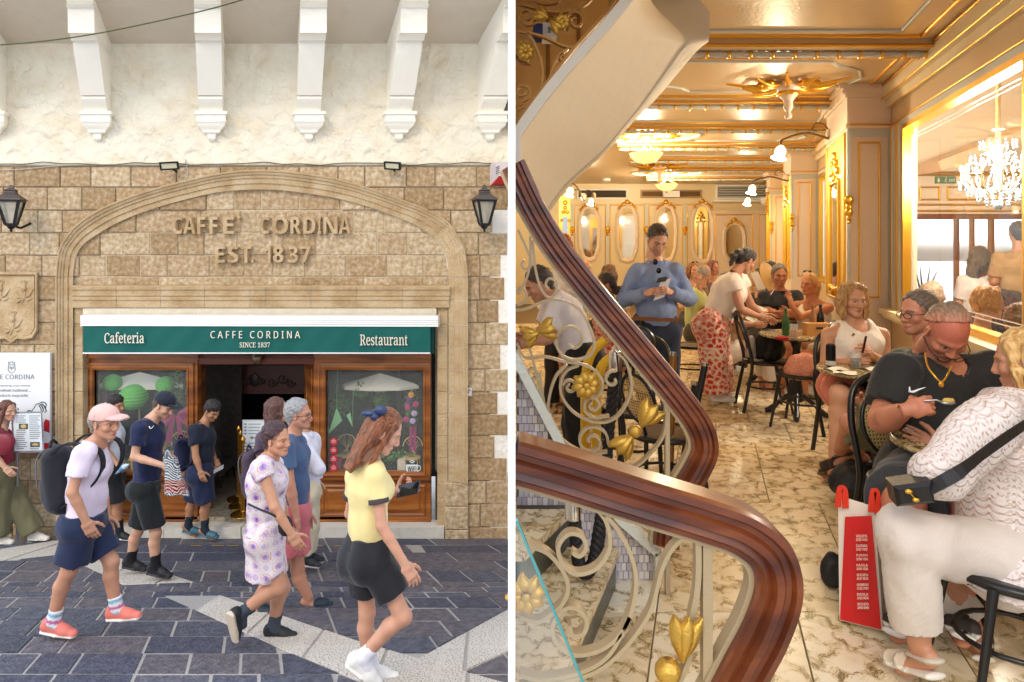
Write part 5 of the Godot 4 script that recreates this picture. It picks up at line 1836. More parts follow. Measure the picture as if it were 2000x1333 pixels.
	put("hood",m,mat("red brown wood",rgb(110,52,30),0.4),pl)
	_signboard()
	_menu_stand()
	_door_things()
func pframe_local(m: MB,hx: float,hy: float,w: float,z: float) -> void:
	m.box(Vector3(-hx,hy-w,0.0005),Vector3(hx,hy,z)); m.box(Vector3(-hx,-hy,0.0005),Vector3(hx,-hy+w,z))
	m.box(Vector3(-hx,-hy+w,0.0005),Vector3(-hx+w,hy-w,z)); m.box(Vector3(hx-w,-hy+w,0.0005),Vector3(hx,hy-w,z))
func _signboard() -> void:
	var o := thing("sign_board","large white café sign board with crest and line drawing at the left edge","sign",fo(26,878))
	var d := D-0.06
	var m := MB.new()
	m.block(at(-47,690,d),at(97,690,d),at(97,879,d),at(-47,879,d),Vector3(0,0,-0.04),0.004)
	put("board",m,mat("sign white",rgb(236,238,242),0.5),o)
	var ink := mat("sign ink",rgb(112,114,118),0.6)
	var dk := mat("sign dark ink",rgb(52,66,66),0.6)
	var s := d-0.001
	text("CAFFE CORDINA","Droid Sans",false,-30,732,67,741,s,0.002,ink,o)
	text("maintaining our story","Droid Serif",false,-22,752,58,756,s,0.002,ink,o)
	text("keeping our methods traditional ...","Droid Sans",false,-40,760,60,767,s,0.002,ink,o)
	text("and our products exquisite","Droid Sans",false,-40,770,54,777,s,0.002,ink,o)
	m = MB.new()     
	var L := func(a: Array,w: float,b: MB) -> void:
		for k in range(0,a.size()-2,2): b.bar(at(a[k],a[k+1],s)+Vector3(0,0,0.001),at(a[k+2],a[k+3],s)+Vector3(0,0,0.001),Vector3(0.3,1,0) if absf(a[k+2]-a[k]) > absf(a[k+3]-a[k+1]) else Vector3(1,0.3,0),w,0.002)
	L.call([16,713,15,723,18,727,22,729,26,727,29,723,28,713,16,713],0.008,m)
	L.call([17,712,16,707,19,710,22,706,25,710,28,707,27,712],0.008,m)
	L.call([19,716,19,721],0.01,m); L.call([22,717,22,723],0.01,m); L.call([25,716,25,721],0.01,m)
	put("crest_emblem",m,ink,o)
	m = MB.new()     
	L.call([52,804,57,802,60,805,66,797,70,790,75,789,80,786,86,786,90,790,88,798,90,804,86,806],0.012,m)
	L.call([77,790,82,794,84,800,83,805],0.014,m); L.call([80,789,85,792,88,798],0.014,m); L.call([75,792,79,797,80,803],0.012,m)
	put("line_drawing",m,dk,o)
	text("ce","Droid Serif",false,18,797,36,806,s,0.002,dk,o)
	m = MB.new()
	var poly := PackedVector2Array()
	for q in [[85,826],[88,819],[96.5,822],[96.5,846],[85,842]]:
		var v := at(q[0],q[1],s)
		poly.append(Vector2(v.x,v.y))
	m.prism(poly,Vector3(0,0,-s),Vector3.RIGHT,Vector3.UP,Vector3(0,0,0.002))
	pbox(m,85,866,96.5,878,s-0.002,s)
	put("red_print",m,mat("print red",rgb(196,30,44),0.6),o)
func _menu_stand() -> void:
	var d := 8.0
	var o := thing("menu_stand","silver framed menu stand on a thin pole left of the arch","menu stand",at(34,1050,d))
	var st := mat("brushed steel",rgb(180,182,188),0.3,0.8)
	var m := MB.new()
	m.hexa(PackedVector3Array([at(21,805,d),at(82,804,d),at(86,884,d),at(24,886,d),at(21,805,d-0.03),at(82,804,d-0.03),at(86,884,d-0.03),at(24,886,d-0.03)]))
	put("frame",m,st,o)
	m = MB.new()
	m.quad(at(24.5,808.5,d-0.033),at(79,807.5,d-0.033),at(82.5,880,d-0.033),at(27.5,882,d-0.033))
	put("menu_sheet",m,mat("menu paper",rgb(228,236,242),0.4),o)
	m = MB.new()
	for c in 2:
		for k in 17:
			if (c == 0 and k in [4,5,6]) or (c == 1 and k in [12,13,14,15]): continue
			var x0 := 30.0+c*26+k*0.12; var y := 813.0+k*4.0
			m.bar(at(x0,y,d-0.035),at(x0+rng.randf_range(14,22),y-0.2,d-0.035),Vector3.UP,0.008,0.001)
	put("print",m,mat("menu ink",rgb(120,130,136),0.6),o)
	m = MB.new()
	pbox(m,36,828,54,839,d-0.0345,d-0.033)
	pbox(m,58,864,77,874,d-0.0345,d-0.033)
	put("dish_photograph",m,mat("dish print",rgb(96,92,76),0.5),o)
	m = MB.new()
	m.ball(at(45,833.5,d-0.036),Vector3(0.035,0.025,0.003),12); m.ball(at(68,869,d-0.036),Vector3(0.04,0.015,0.003),12)
	put("dish_print",m,mat("dish cream",rgb(206,186,130),0.5),o)
	m = MB.new()
	var ft := gp(gx(33,d),d)
	m.tube(PackedVector3Array([at(33,880,d+0.02),Vector3(ft.x,ft.y+0.02,ft.z)]),PackedFloat32Array([0.016]),8)
	put("pole",m,st,o)
	m = MB.new()
	m.lathe(PackedVector2Array([Vector2(0,0.04),Vector2(0.03,0.035),Vector2(0.2,0.018),Vector2(0.22,0.0)]),ft,24)
	put("base",m,st,o)
func _door_things() -> void:
	var d := D+0.3
	var o := thing("direction_board","white notice board with a grey arrow pointing left inside the doorway","notice",at(497,888,d))
	var m := MB.new()
	pbox(m,473,821,522,887,d,d+0.02)
	put("frame",m,mat("board frame",rgb(206,214,222),0.4),o)
	m = MB.new()
	m.quad(at(475,823.5,d-0.003),at(520,823.5,d-0.003),at(520,885,d-0.003),at(475,885,d-0.003))
	put("sheet",m,mat("menu paper",rgb(228,236,242),0.4),o)
	m = MB.new()
	for k in 9:
		if k in [4,5]: continue
		m.bar(at(477,829+k*6.2,d-0.005),at(481,829+k*6.2,d-0.005),Vector3.UP,0.018,0.001)
		m.bar(at(485,829+k*6.2,d-0.005),at(485+rng.randf_range(14,27),829+k*6.2,d-0.005),Vector3.UP,0.008,0.001)
	m.bar(at(492,855.5,d-0.005),at(508,855.5,d-0.005),Vector3.UP,0.014,0.001)
	m.tri(at(487,855.5,d-0.006),at(493,851.5,d-0.006),at(493,859.5,d-0.006))
	put("print",m,mat("menu ink",rgb(120,130,136),0.6),o)
	m = MB.new()
	m.tube(PackedVector3Array([at(497,880,d+0.03),Vector3(at(497,880,d).x,fo(0,1018,0).y,-d-0.03)]),PackedFloat32Array([0.018]),8)
	put("stand",m,mat("brass",rgb(190,140,60),0.25,0.9),o)
	var br := mat("brass",rgb(190,140,60),0.25,0.9)
	var fy := fo(0,1018,0).y
	for k in 3:
		var dd := [8.95,8.72,8.45][k] as float
		var x := at([466,470,474][k],0,dd).x
		var p := thing("rope_post",["brass rope post in the doorway, farthest of three","brass rope post in the doorway, middle of three","brass rope post in the doorway, nearest the step"][k],"rope post",Vector3(x,fy,-dd),"brass rope posts")
		m = MB.new()
		m.lathe(PackedVector2Array([Vector2(0.15,0),Vector2(0.15,0.015),Vector2(0.05,0.04),Vector2(0.022,0.06),Vector2(0.02,0.9),Vector2(0.03,0.92),Vector2(0.035,0.96),Vector2(0.0,1.0)]),Vector3(x,fy+0.012,-dd),20)
		put("post",m,br,p)
func rhexa(m: MB,u0: float,u1: float,y0: float,y1: float,d0: float,d1: float) -> void:
	m.hexa(PackedVector3Array([rm(u0,y0,d1),rm(u1,y0,d1),rm(u1,y1,d1),rm(u0,y1,d1),rm(u0,y0,d0),rm(u1,y0,d0),rm(u1,y1,d0),rm(u0,y1,d0)]))
func rbox(u0: float,u1: float,y0: float,y1: float,d0: float,d1: float) -> MB:
	var m := MB.new()
	rhexa(m,u0,u1,y0,y1,d0,d1)
	return m
func rline(m: MB,pts: Array,r: float,closed := true,segs := 6) -> void:    
	var q := pts.duplicate()
	if closed: q.append(pts[0])
	for k in q.size()-1: m.tube(PackedVector3Array([q[k],q[k+1]]),PackedFloat32Array([r]),segs)
const CEIL := 3.12
const BACK := 17.3
func room_mats() -> void:
	mat("cream panel",rgb(222,204,164),0.4,0.0,"pores",0.1,1.5)
	mat("taupe gloss",rgb(208,180,136),0.34,0.05,"pores",0.12,1.2)
	mat("pink cream",rgb(232,212,188),0.4)
	mat("pale blue grey",rgb(196,198,190),0.4)
	mat("gilding",rgb(232,178,64),0.28,0.85,"pores",0.4,4.0)
	mat("old gold",rgb(206,164,72),0.38,0.7,"stone_n",0.5,5.0)
	mat("mirror glass",rgb(225,225,218),0.04,1.0)
	mat("greige iron",rgb(178,158,124),0.42,0.25,"pores",0.3,4.0)
	mat("black bentwood",rgb(26,24,24),0.3)
func room() -> void:
	room_mats()
	var cream: Material = M["cream panel"]; var taupe: Material = M["taupe gloss"]; var pink: Material = M["pink cream"]; var blue: Material = M["pale blue grey"]; var gold: Material = M["gilding"]
	var bed := MB.new()
	bed.hexa(PackedVector3Array([Vector3(0.005,-0.2,-BACK),Vector3(13,-0.2,-BACK),Vector3(13,-0.008,-BACK),Vector3(0.005,-0.008,-BACK),Vector3(0.005,-0.2,-0.9),Vector3(6,-0.2,-0.9),Vector3(6,-0.008,-0.9),Vector3(0.005,-0.008,-0.9)]))
	var fl := struct("floor",bed,mat("floor bed",rgb(128,108,76),0.8))
	var tiles := []
	for k in 4:
		var c: Color = [rgb(255,255,255),rgb(246,240,230),rgb(255,250,240),rgb(238,228,212)][k]
		var m := mat("marble tile %d" % k,c,0.24,0.0,"",1,0.62,"marble")
		m.uv1_offset = Vector3(k*0.31,0.2*k,k*0.57)
		tiles.append(m)
	var d := 1.05
	var row := 0
	while d < 13.0:
		var u := 0.39-0.6*8+(0.3 if row % 3 == 1 else 0.0)
		while u < 1.8:
			if rm(u+0.6,0,d+0.6).x > 0.02 and rm(u,0,d).x/d < 0.82:
				var m := MB.new()
				var g := 0.003
				var a := rm(u+g,0,d+g); var b := rm(u+0.6-g,0,d+g); var c := rm(u+0.6-g,0,d+0.6-g); var e := rm(u+g,0,d+0.6-g)
				for q in [a,b,c,e]: pass
				a.x = maxf(a.x,0.012); b.x = maxf(b.x,0.012); c.x = maxf(c.x,0.012); e.x = maxf(e.x,0.012)
				if b.x-a.x > 0.03 or c.x-e.x > 0.03:
					if c.x-e.x < 0.03: e = c+Vector3(-0.02,0,0)
					if b.x-a.x < 0.03: a = b+Vector3(-0.02,0,0)
					m.block(a,b,c,e,Vector3(0,-0.007,0),0.002)
					put("marble_tile",m,tiles[rng.randi() % 4],fl)
			u += 0.6
		d += 0.6
		row += 1
	var rw := thing("side_wall","cream and gold panelled right wall with ledge and gilt framed openings","wall",rm(1.82,0,6))
	var m := MB.new()
	rhexa(m,1.82,1.96,0,0.93,1.2,BACK); rhexa(m,1.82,1.96,2.66,3.3,1.2,BACK); rhexa(m,1.82,1.96,0.93,2.66,6.16,8.3); rhexa(m,1.82,1.96,0.93,2.66,10.62,BACK); rhexa(m,1.82,1.96,0.93,2.66,1.2,3.72)
	put("wall_panel",m,taupe,rw)
	m = MB.new()
	rhexa(m,1.68,1.83,0.9,0.955,1.2,6.46); rhexa(m,1.72,1.83,0.86,0.9,1.2,6.46)
	put("ledge",m,cream,rw)
	m = MB.new()
	rhexa(m,1.72,1.82,2.98,3.119,1.2,BACK-0.02); rhexa(m,1.77,1.82,2.9,2.98,1.2,BACK-0.02)
	put("cornice",m,cream,rw)
	m = MB.new()
	for q in [[1.715,3.1,0.012],[1.72,2.985,0.01],[1.775,2.9,0.008],[1.815,2.735,0.013],[1.815,2.69,0.008]]: rline(m,[rm(q[0],q[1],1.2),rm(q[0],q[1],6.49)],q[2],false)
	for q in [[1.715,3.1,0.012],[1.72,2.985,0.01],[1.815,2.735,0.013]]: rline(m,[rm(q[0],q[1],7.62),rm(q[0],q[1],BACK-0.1)],q[2],false)
	put("gilt_line",m,gold,rw)
	m = MB.new()
	for q in [1.35,2.85,4.35]:
		rline(m,[rm(1.815,0.2,q),rm(1.815,0.78,q),rm(1.815,0.78,q+1.35),rm(1.815,0.2,q+1.35)],0.012)
	put("dado_moulding",m,taupe,rw)
	_opening(rw,3.78,6.07,1.0,2.62)
	_opening(rw,8.4,10.55,1.0,2.62)
	m = MB.new()  
	rhexa(m,1.79,1.822,0.955,2.68,6.11,6.2); rhexa(m,1.80,1.822,0.955,2.68,6.32,6.42)
	put("pale_strip",m,blue,rw)
	m = MB.new()
	for q in [6.24,6.3,6.46]: rline(m,[rm(1.81,0.97,q),rm(1.81,2.7,q)],0.01,false)
	put("gilt_strip",m,gold,rw)
	for q in [[6.5,7.6,"large cream and gold pilaster right of the aisle, nearest the camera",0],[10.75,11.8,"second cream and gold pilaster along the right wall",1],[14.2,15.1,"farthest cream and gold pilaster along the right wall",2]]:
		var o := thing("pilaster",q[2],"pilaster",rm(1.6,0,q[0]),"pilasters along the right wall")
		put("shaft",rbox(1.385,1.815,0,2.74,q[0],q[1]),pink,o)
		m = MB.new()
		rhexa(m,1.37,1.822,2.7,2.74,q[0]-0.015,q[1]+0.01); rhexa(m,1.385,1.815,2.74,3.0,q[0]-0.001,q[1])
		rhexa(m,1.36,1.84,3.0,3.03,q[0]-0.03,q[1]+0.02); rhexa(m,1.33,1.85,3.03,3.08,q[0]-0.05,q[1]+0.04); rhexa(m,1.3,1.86,3.08,3.118,q[0]-0.07,q[1]+0.06)
		put("capital",m,pink,o)
		m = MB.new()
		rhexa(m,1.383,1.42,1.0,2.69,q[0]-0.012,q[0]); rhexa(m,1.78,1.817,1.0,2.69,q[0]-0.012,q[0]); rhexa(m,1.42,1.78,2.62,2.69,q[0]-0.01,q[0])
		put("pale_strip",m,blue,o)
		m = MB.new()
		rline(m,[rm(1.5,1.05,q[0]-0.006),rm(1.5,2.56,q[0]-0.006),rm(1.7,2.56,q[0]-0.006),rm(1.7,1.05,q[0]-0.006)],0.009)
		rline(m,[rm(1.375,2.735,q[0]-0.015),rm(1.82,2.735,q[0]-0.015)],0.009,false); rline(m,[rm(1.33,3.1,q[0]-0.06),rm(1.85,3.1,q[0]-0.06)],0.01,false)
		rline(m,[rm(1.38,1.0,q[0]+0.08),rm(1.38,2.66,q[0]+0.08),rm(1.38,2.66,q[1]-0.08),rm(1.38,1.0,q[1]-0.08)],0.016)
		put("gilt_line",m,gold,o)
		put("gilt_panel",rbox(1.378,1.386,1.0,2.66,q[0]+0.1,q[1]-0.1),mat("yellow gold panel",rgb(226,188,92),0.35,0.3),o)
		put("narrow_mirror",rbox(1.37,1.377,1.12,2.2,q[0]+0.34,q[1]-0.34),M["mirror glass"],o)
		m = MB.new()
		var cd: float = (q[0]+q[1])*0.5
		rline(m,[rm(1.37,1.1,q[0]+0.32),rm(1.37,2.22,q[0]+0.32),rm(1.37,2.22,q[1]-0.32),rm(1.37,1.1,q[1]-0.32)],0.02)
		for e in [[0.0,2.5,0.05],[0.1,2.42,0.04],[-0.1,2.42,0.04],[0.17,2.33,0.045],[-0.17,2.33,0.045],[0.0,2.36,0.06],[0.2,2.22,0.035],[-0.2,2.22,0.035],[0.0,2.26,0.04],[0.2,1.1,0.04],[-0.2,1.1,0.04],[0.0,1.06,0.05]]: m.ball(rm(1.362,e[1],cd+e[0]),Vector3(0.025,e[2],e[2]),8)
		put("carved_gilding",m,gold,o)
		m = MB.new()  
		for e in [[2.0,0.05],[1.93,0.035],[1.88,0.045],[1.82,0.025],[1.78,0.015]]: m.ball(rm(1.40,e[0],q[0]-0.02),Vector3(e[1],e[1],0.025),8)
		put("gilt_drop",m,gold,o)
	_hall()
	_ceiling()
	_back_wall()
	_lamps()
func _opening(rw: Node3D,d0: float,d1: float,y0: float,y1: float) -> void:
	var gold: Material = M["gilding"]
	var m := MB.new()
	rhexa(m,1.80,1.9,y0-0.045,y0,d0-0.05,d1+0.05); rhexa(m,1.80,1.9,y1,y1+0.045,d0-0.05,d1+0.05); rhexa(m,1.80,1.9,y0,y1,d0-0.05,d0); rhexa(m,1.80,1.9,y0,y1,d1,d1+0.05)
	put("gilt_frame",m,gold,rw)
	m = MB.new()
	rhexa(m,1.805,1.88,y0-0.08,y0-0.046,d0-0.1,d1+0.1); rhexa(m,1.805,1.88,y1+0.046,y1+0.1,d0-0.1,d1+0.1); rhexa(m,1.805,1.88,y0-0.045,y1+0.045,d1+0.051,d1+0.1)
	put("pale_frame",m,M["pale blue grey"],rw)
	var gl := mat("opening glass",Color(0.95,0.98,1.0,0.06),0.02)
	gl.transparency = BaseMaterial3D.TRANSPARENCY_ALPHA
	m = MB.new()
	m.quad(rm(1.86,y0,d0),rm(1.86,y1,d0),rm(1.86,y1,d1),rm(1.86,y0,d1))
	put("pane",m,gl,rw)
	m = MB.new()     
	for e in [0.07,0.1]: rline(m,[rm(1.85,y0+e,d0+e),rm(1.85,y1-e,d0+e),rm(1.85,y1-e,d1-e*1.6),rm(1.85,y0+e,d1-e*1.6)],0.004)
	put("bevel",m,mat("bevel white",rgb(240,244,246),0.15),rw)
func _hall() -> void:
	var wall := mat("hall wall",rgb(236,222,200),0.5)
	var o := thing("front_hall","bright front hall with panelled wall and open glass doors to the street beyond","hall",Vector3(5,0,-8.2))
	var w := 8.2
	var X := func(px: float) -> float: return at(px,0,w).x
	var Y := func(py: float) -> float: return at(0,py,w).y
	var m := MB.new()
	var xl: float = rm(1.97,0,w).x
	m.box(Vector3(xl,Y.call(425),-w-0.2),Vector3(10.5,4.4,-w)); m.box(Vector3(xl,0,-w-0.2),Vector3(X.call(1788),Y.call(425),-w)); m.box(Vector3(X.call(2040),0,-w-0.2),Vector3(10.5,Y.call(425),-w))
	put("panelled_wall",m,wall,o)
	m = MB.new()
	m.box(Vector3(10.5,-0.1,-w-0.2),Vector3(10.6,4.4,-1.0)); m.box(Vector3(rm(1.97,0,1.2).x,-0.1,-1.1),Vector3(10.6,4.4,-1.0))
	put("far_wall",m,wall,o)
	m = MB.new()
	m.hexa(PackedVector3Array([Vector3(xl,4.2,-w),Vector3(10.5,4.2,-w),Vector3(10.5,4.3,-w),Vector3(xl,4.3,-w),Vector3(rm(1.97,0,1.1).x,4.2,-1.1),Vector3(10.5,4.2,-1.1),Vector3(10.5,4.3,-1.1),Vector3(rm(1.97,0,1.1).x,4.3,-1.1)]))
	rhexa(m,1.82,1.97,3.3,4.3,1.1,w)
	put("hall_ceiling",m,mat("hall ceiling",rgb(236,226,210),0.6),o)
	m = MB.new()     
	m.bar(Vector3(X.call(1780),Y.call(335),-w+0.3),Vector3(X.call(2060),Y.call(230),-w+0.3),Vector3(0,0,1),0.5,0.12)
	put("painted_beam",m,mat("painted beam",rgb(226,196,164),0.6),o)
	m = MB.new()
	for q in [[1798,366,1838,390],[1852,366,1893,390],[1893,366,1950,390],[1955,366,2030,390]]:
		var a := at(q[0],q[3],w-0.01); var b := at(q[2]-3,q[1],w-0.01)
		rline(m,[Vector3(a.x,a.y,a.z),Vector3(b.x,a.y,a.z),b,Vector3(a.x,b.y,a.z)],0.012)
	for y in [337.0,342.0,400.0,412.0]: rline(m,[at(1770,y,w-0.01),at(2040,y,w-0.01)],0.014,false)
	put("gilt_line",m,M["gilding"],o)
	m = MB.new()
	for q in [[1786,1790],[1875,1880],[1906,1910],[1943,1949],[2036,2042]]: m.box(Vector3(X.call(q[0]),0,-w-0.12),Vector3(X.call(q[1]),Y.call(425),-w-0.05))
	m.box(Vector3(X.call(1786),Y.call(425)-0.02,-w-0.12),Vector3(X.call(2042),Y.call(418),-w+0.02))
	put("door_frame",m,mat("red brown wood",rgb(110,52,30),0.4),o)
	for q in [[1790,1875],[1880,1906],[1910,1943],[1949,2036]]:
		m = MB.new()
		m.quad(at(q[0],425,w+0.09),at(q[1],425,w+0.09),Vector3(at(q[1],0,w+0.09).x,0.02,-w-0.09),Vector3(at(q[0],0,w+0.09).x,0.02,-w-0.09))
		put("door_glass",m,M["opening glass"],o)
	var pv := MB.new()
	pv.box(Vector3(3,-0.3,-60),Vector3(40,-0.06,-8.4))
	struct("outer_pavement",pv,mat("pale pavement",rgb(236,232,226),0.8))
	var ex := thing("exit_sign","green and white emergency exit sign above the hall door","sign",at(1848,352,w))
	m = MB.new()
	pbox(m,1828,345,1868,358.5,w-0.02,w)
	put("panel",m,mat("exit green",rgb(70,130,90),0.4),ex)
	m = MB.new()
	var s := w-0.023
	m.bar(at(1834,347.5,s),at(1834,353,s),Vector3(1,0,0),0.018,0.002); m.tri(at(1830.5,352,s),at(1837.5,352,s),at(1834,357,s))
	put("arrow",m,mat("exit white",rgb(236,240,232),0.4),ex)
	m = MB.new()
	m.ball(at(1848.5,347.6,s),Vector3(0.008,0.008,0.002),8)
	for q in [[1848,349,1847,353],[1847,353,1850,355],[1850,355,1849,357.5],[1847,353,1844.5,356],[1848,350,1851,351.5],[1848,350,1845,351.5]]: m.bar(at(q[0],q[1],s),at(q[2],q[3],s),Vector3(1,0.3,0),0.007,0.002)
	put("running_figure",m,mat("exit white",rgb(236,240,232),0.4),ex)
	text("EXIT","Droid Sans",true,1854.5,349.5,1866,355,s,0.002,mat("exit white",rgb(236,240,232),0.4),ex)
	var cd := 5.6
	var c := at(1950,350,cd)
	var ch := thing("chandelier","glittering crystal chandelier hanging in the bright front hall","chandelier",c)
	var brass: Material = mat("pale brass",rgb(236,214,170),0.25,0.8)
	m = MB.new()
	m.tube(PackedVector3Array([c+Vector3(0,1.8,0),c+Vector3(0,0.42,0),c+Vector3(0,-0.1,0)]),PackedFloat32Array([0.012,0.02,0.02]),8)
	for k in 12:
		var an := TAU*k/12
		var dr := Vector3(cos(an),0,sin(an))
		m.tube(spline([c+Vector3(0,-0.05,0),c+dr*0.14+Vector3(0,-0.12,0),c+dr*0.25+Vector3(0,-0.02,0),c+dr*0.26+Vector3(0,0.06,0)],4),PackedFloat32Array([0.008]),5)
	put("arms",m,brass,ch)
	var bulb := StandardMaterial3D.new()
	bulb.resource_name = "bulb glow"
	bulb.albedo_color = Color(1,0.96,0.88)
	bulb.emission_enabled = true; bulb.emission = Color(1,0.93,0.8); bulb.emission_energy_multiplier = 1.1
	M["bulb glow"] = bulb
	for k in 12:
		var an := TAU*k/12
		m = MB.new()
		m.ball(c+Vector3(cos(an)*0.26,0.1,sin(an)*0.26),Vector3(0.016,0.035,0.016),8)
		put("candle_bulb",m,bulb,ch)
	var crys := mat("crystal",Color(0.62,0.74,0.84),0.12)
	crys.metallic = 0.2
	m = MB.new()
	for ring in [[0.28,-0.02,26],[0.22,-0.08,22],[0.15,-0.13,16],[0.08,-0.17,9],[0.2,0.2,20],[0.13,0.32,14]]:
		for k in ring[2]:
			var an: float = TAU*k/ring[2]
			for e in 3: m.ball(c+Vector3(cos(an)*ring[0],ring[1]-e*0.025,sin(an)*ring[0]),Vector3(0.009,0.012,0.009),6)
	for k in 16:
		var an := TAU*k/16
		for e in 9: m.ball(c+Vector3(cos(an),0,sin(an))*lerpf(0.04,0.27,e/8.0)+Vector3(0,lerpf(0.42,0.02,sqrt(e/8.0)),0),Vector3.ONE*0.008,6)
	stuff(put("crystal_drops",m,crys,ch))
	m = MB.new()
	m.ball(c+Vector3(0,-0.22,0),Vector3(0.04,0.045,0.04),12)
	put("pendant_drop",m,crys,ch)
	lamp(c+Vector3(0,0.12,0.0),Color(1,0.93,0.84),8.0,0.22)
	var pl := thing("spiky_plant","dark spiky potted plant beside the hall door","plant",Vector3(at(1805,0,7.6).x,0,-7.6))
	m = MB.new()
	for k in 14:
		var an := k*2.4
		var b := Vector3(at(1805,0,7.6).x,0.85,-7.6)
		var tp := b+Vector3(cos(an)*0.16,0.42+0.12*sin(k*1.7),sin(an)*0.16)
		var sd := Vector3(-sin(an),0,cos(an))*0.02
		m.quad(b-sd,tp,tp+Vector3(0,0.01,0),b+sd)
	put("leaves",m,mat("dark leaf",rgb(46,62,44),0.5),pl)
	m = MB.new()
	m.lathe(PackedVector2Array([Vector2(0,0),Vector2(0.12,0),Vector2(0.16,0.8),Vector2(0.14,0.86),Vector2(0,0.84)]),Vector3(at(1805,0,7.6).x,0,-7.6),16)
	put("pot",m,mat("clay pot",rgb(120,90,66),0.7),pl)
func lamp(p: Vector3,col: Color,e: float,size := 0.06) -> void:
	var l := OmniLight3D.new()
	l.name = "lamp_light"
	l.light_color = col; l.light_energy = e; l.light_size = size
	l.omni_range = 30.0; l.omni_attenuation = 2.0
	l.shadow_enabled = true
	add_child(l,true)
	l.position = p
const BEADS := [3.3,5.17,7.18,8.75,10.4,12.0,13.6,15.4]
func _ceiling() -> void:
	var taupe: Material = M["taupe gloss"]; var gold: Material = M["gilding"]; var pale: Material = M["pale blue grey"]
	var m := MB.new()
	m.hexa(PackedVector3Array([Vector3(0.002,CEIL,-BACK-0.2),rm(1.97,CEIL,BACK+0.2),rm(1.97,3.3,BACK+0.2),Vector3(0.002,3.3,-BACK-0.2),Vector3(0.002,CEIL,-2.3),rm(1.97,CEIL,2.3),rm(1.97,3.3,2.3),Vector3(0.002,3.3,-2.3)]))
	var ce := struct("ceiling",m,taupe)
	for k in BEADS.size():
		var d: float = BEADS[k]
		var u0 := maxf(-1.35,0.05-0.2908*d)
		m = MB.new()     
		rhexa(m,u0,1.8,CEIL-0.05,CEIL,d-0.16,d+0.16)
		put("cross_beam",m,taupe,ce)
		m = MB.new()     
		var u := u0
		var prof := PackedVector2Array()
		while u < 1.76:
			var L := 0.17
			for q in [[0.0,0.014],[0.02,0.026],[0.05,0.022],[0.085,0.03],[0.12,0.022],[0.15,0.026]]: prof.append(Vector2(q[1],u+q[0]))
			u += L
		m.lathe(prof,rm(0,CEIL-0.075,d),8,Vector3(1,0,0))
		put("spindle_rod",m,pale,ce)
		m = MB.new()
		u = u0
		while u < 1.76:
			m.lathe(PackedVector2Array([Vector2(0.02,-0.012),Vector2(0.034,-0.006),Vector2(0.034,0.006),Vector2(0.02,0.012)]),rm(u,CEIL-0.075,d),8,Vector3(1,0,0))
			u += 0.17
		for e in [-0.165,0.165]: rline(m,[rm(u0,CEIL-0.052,d+e),rm(1.78,CEIL-0.052,d+e)],0.014,false)
		stuff(put("gilt_rings",m,gold,ce))
		var e0 := d+0.24
		var e1: float = (BEADS[k+1] if k+1 < BEADS.size() else BACK)-0.24
		if k == 0: e0 = 3.6
		var ul := maxf(-1.2,0.12-0.2908*e0)
		m = MB.new()
		rline(m,[rm(ul,CEIL-0.004,e0),rm(1.6,CEIL-0.004,e0),rm(1.6,CEIL-0.004,e1),rm(ul,CEIL-0.004,e1)],0.018)
		put("gilt_coffer_line",m,gold,ce)
		m = MB.new()
		var mid := (e0+e1)*0.5
		var uc := 0.45 if k > 0 else 0.5
		if k % 2 == 0:
			rline(m,[rm(ul+0.16,CEIL-0.004,e0+0.13),rm(1.42,CEIL-0.004,e0+0.13),rm(1.42,CEIL-0.004,e1-0.13),rm(ul+0.16,CEIL-0.004,e1-0.13)],0.016)
		else:
			var pts := []
			var hw := 1.0; var hd := (e1-e0)*0.36
			for q in [[-0.62,1],[0.62,1],[0.7,0.75],[0.92,0.5],[1.0,0.0],[0.92,-0.5],[0.7,-0.75],[0.62,-1],[-0.62,-1],[-0.7,-0.75],[-0.92,-0.5],[-1.0,0.0],[-0.92,0.5],[-0.7,0.75]]: pts.append(rm(uc+q[0]*hw,CEIL-0.004,mid+q[1]*hd))
			rline(m,pts,0.016)
		put("pale_coffer_line",m,pale,ce)
	for q in [[1540,6.35,1.0,"carved gilt ceiling boss with turned finial in the nearest whole coffer"],[1288,13.0,0.9,"small gilt ceiling boss with finial between the two bowl lamps"]]:
		var c := Vector3(at(q[0],0,q[1]).x,CEIL,-q[1])
		var o := thing("ceiling_boss",q[3],"ceiling boss",c,"ceiling bosses")
		m = MB.new()
		m.lathe(PackedVector2Array([Vector2(0,-0.36),Vector2(0.03,-0.35),Vector2(0.035,-0.32),Vector2(0.02,-0.29),Vector2(0.045,-0.25),Vector2(0.04,-0.2),Vector2(0.05,-0.17),Vector2(0.09,-0.13),Vector2(0.1,-0.08),Vector2(0.12,-0.05),Vector2(0.12,0)]),c,18)
		put("finial",m,M["pink cream"],o)
		m = MB.new()
		for k in 10:
			var an := TAU*k/10
			var dr := Vector3(cos(an)*1.35,0,sin(an))
			m.tube(spline([c+dr*0.1+Vector3(0,-0.04,0),c+dr*0.22+Vector3(0,-0.06,0),c+dr*(0.34+0.1*(k % 2))+Vector3(0,-0.02,0)],3),PackedFloat32Array([0.02,0.03,0.034,0.03,0.02,0.014,0.01]),6)
			m.ball(c+dr*0.2+Vector3(0,-0.04,0),Vector3(0.045,0.03,0.04),8)
		m.lathe(PackedVector2Array([Vector2(0.1,-0.14),Vector2(0.112,-0.12),Vector2(0.1,-0.1)]),c,18)
		put("gilt_leaves",m,gold,o)
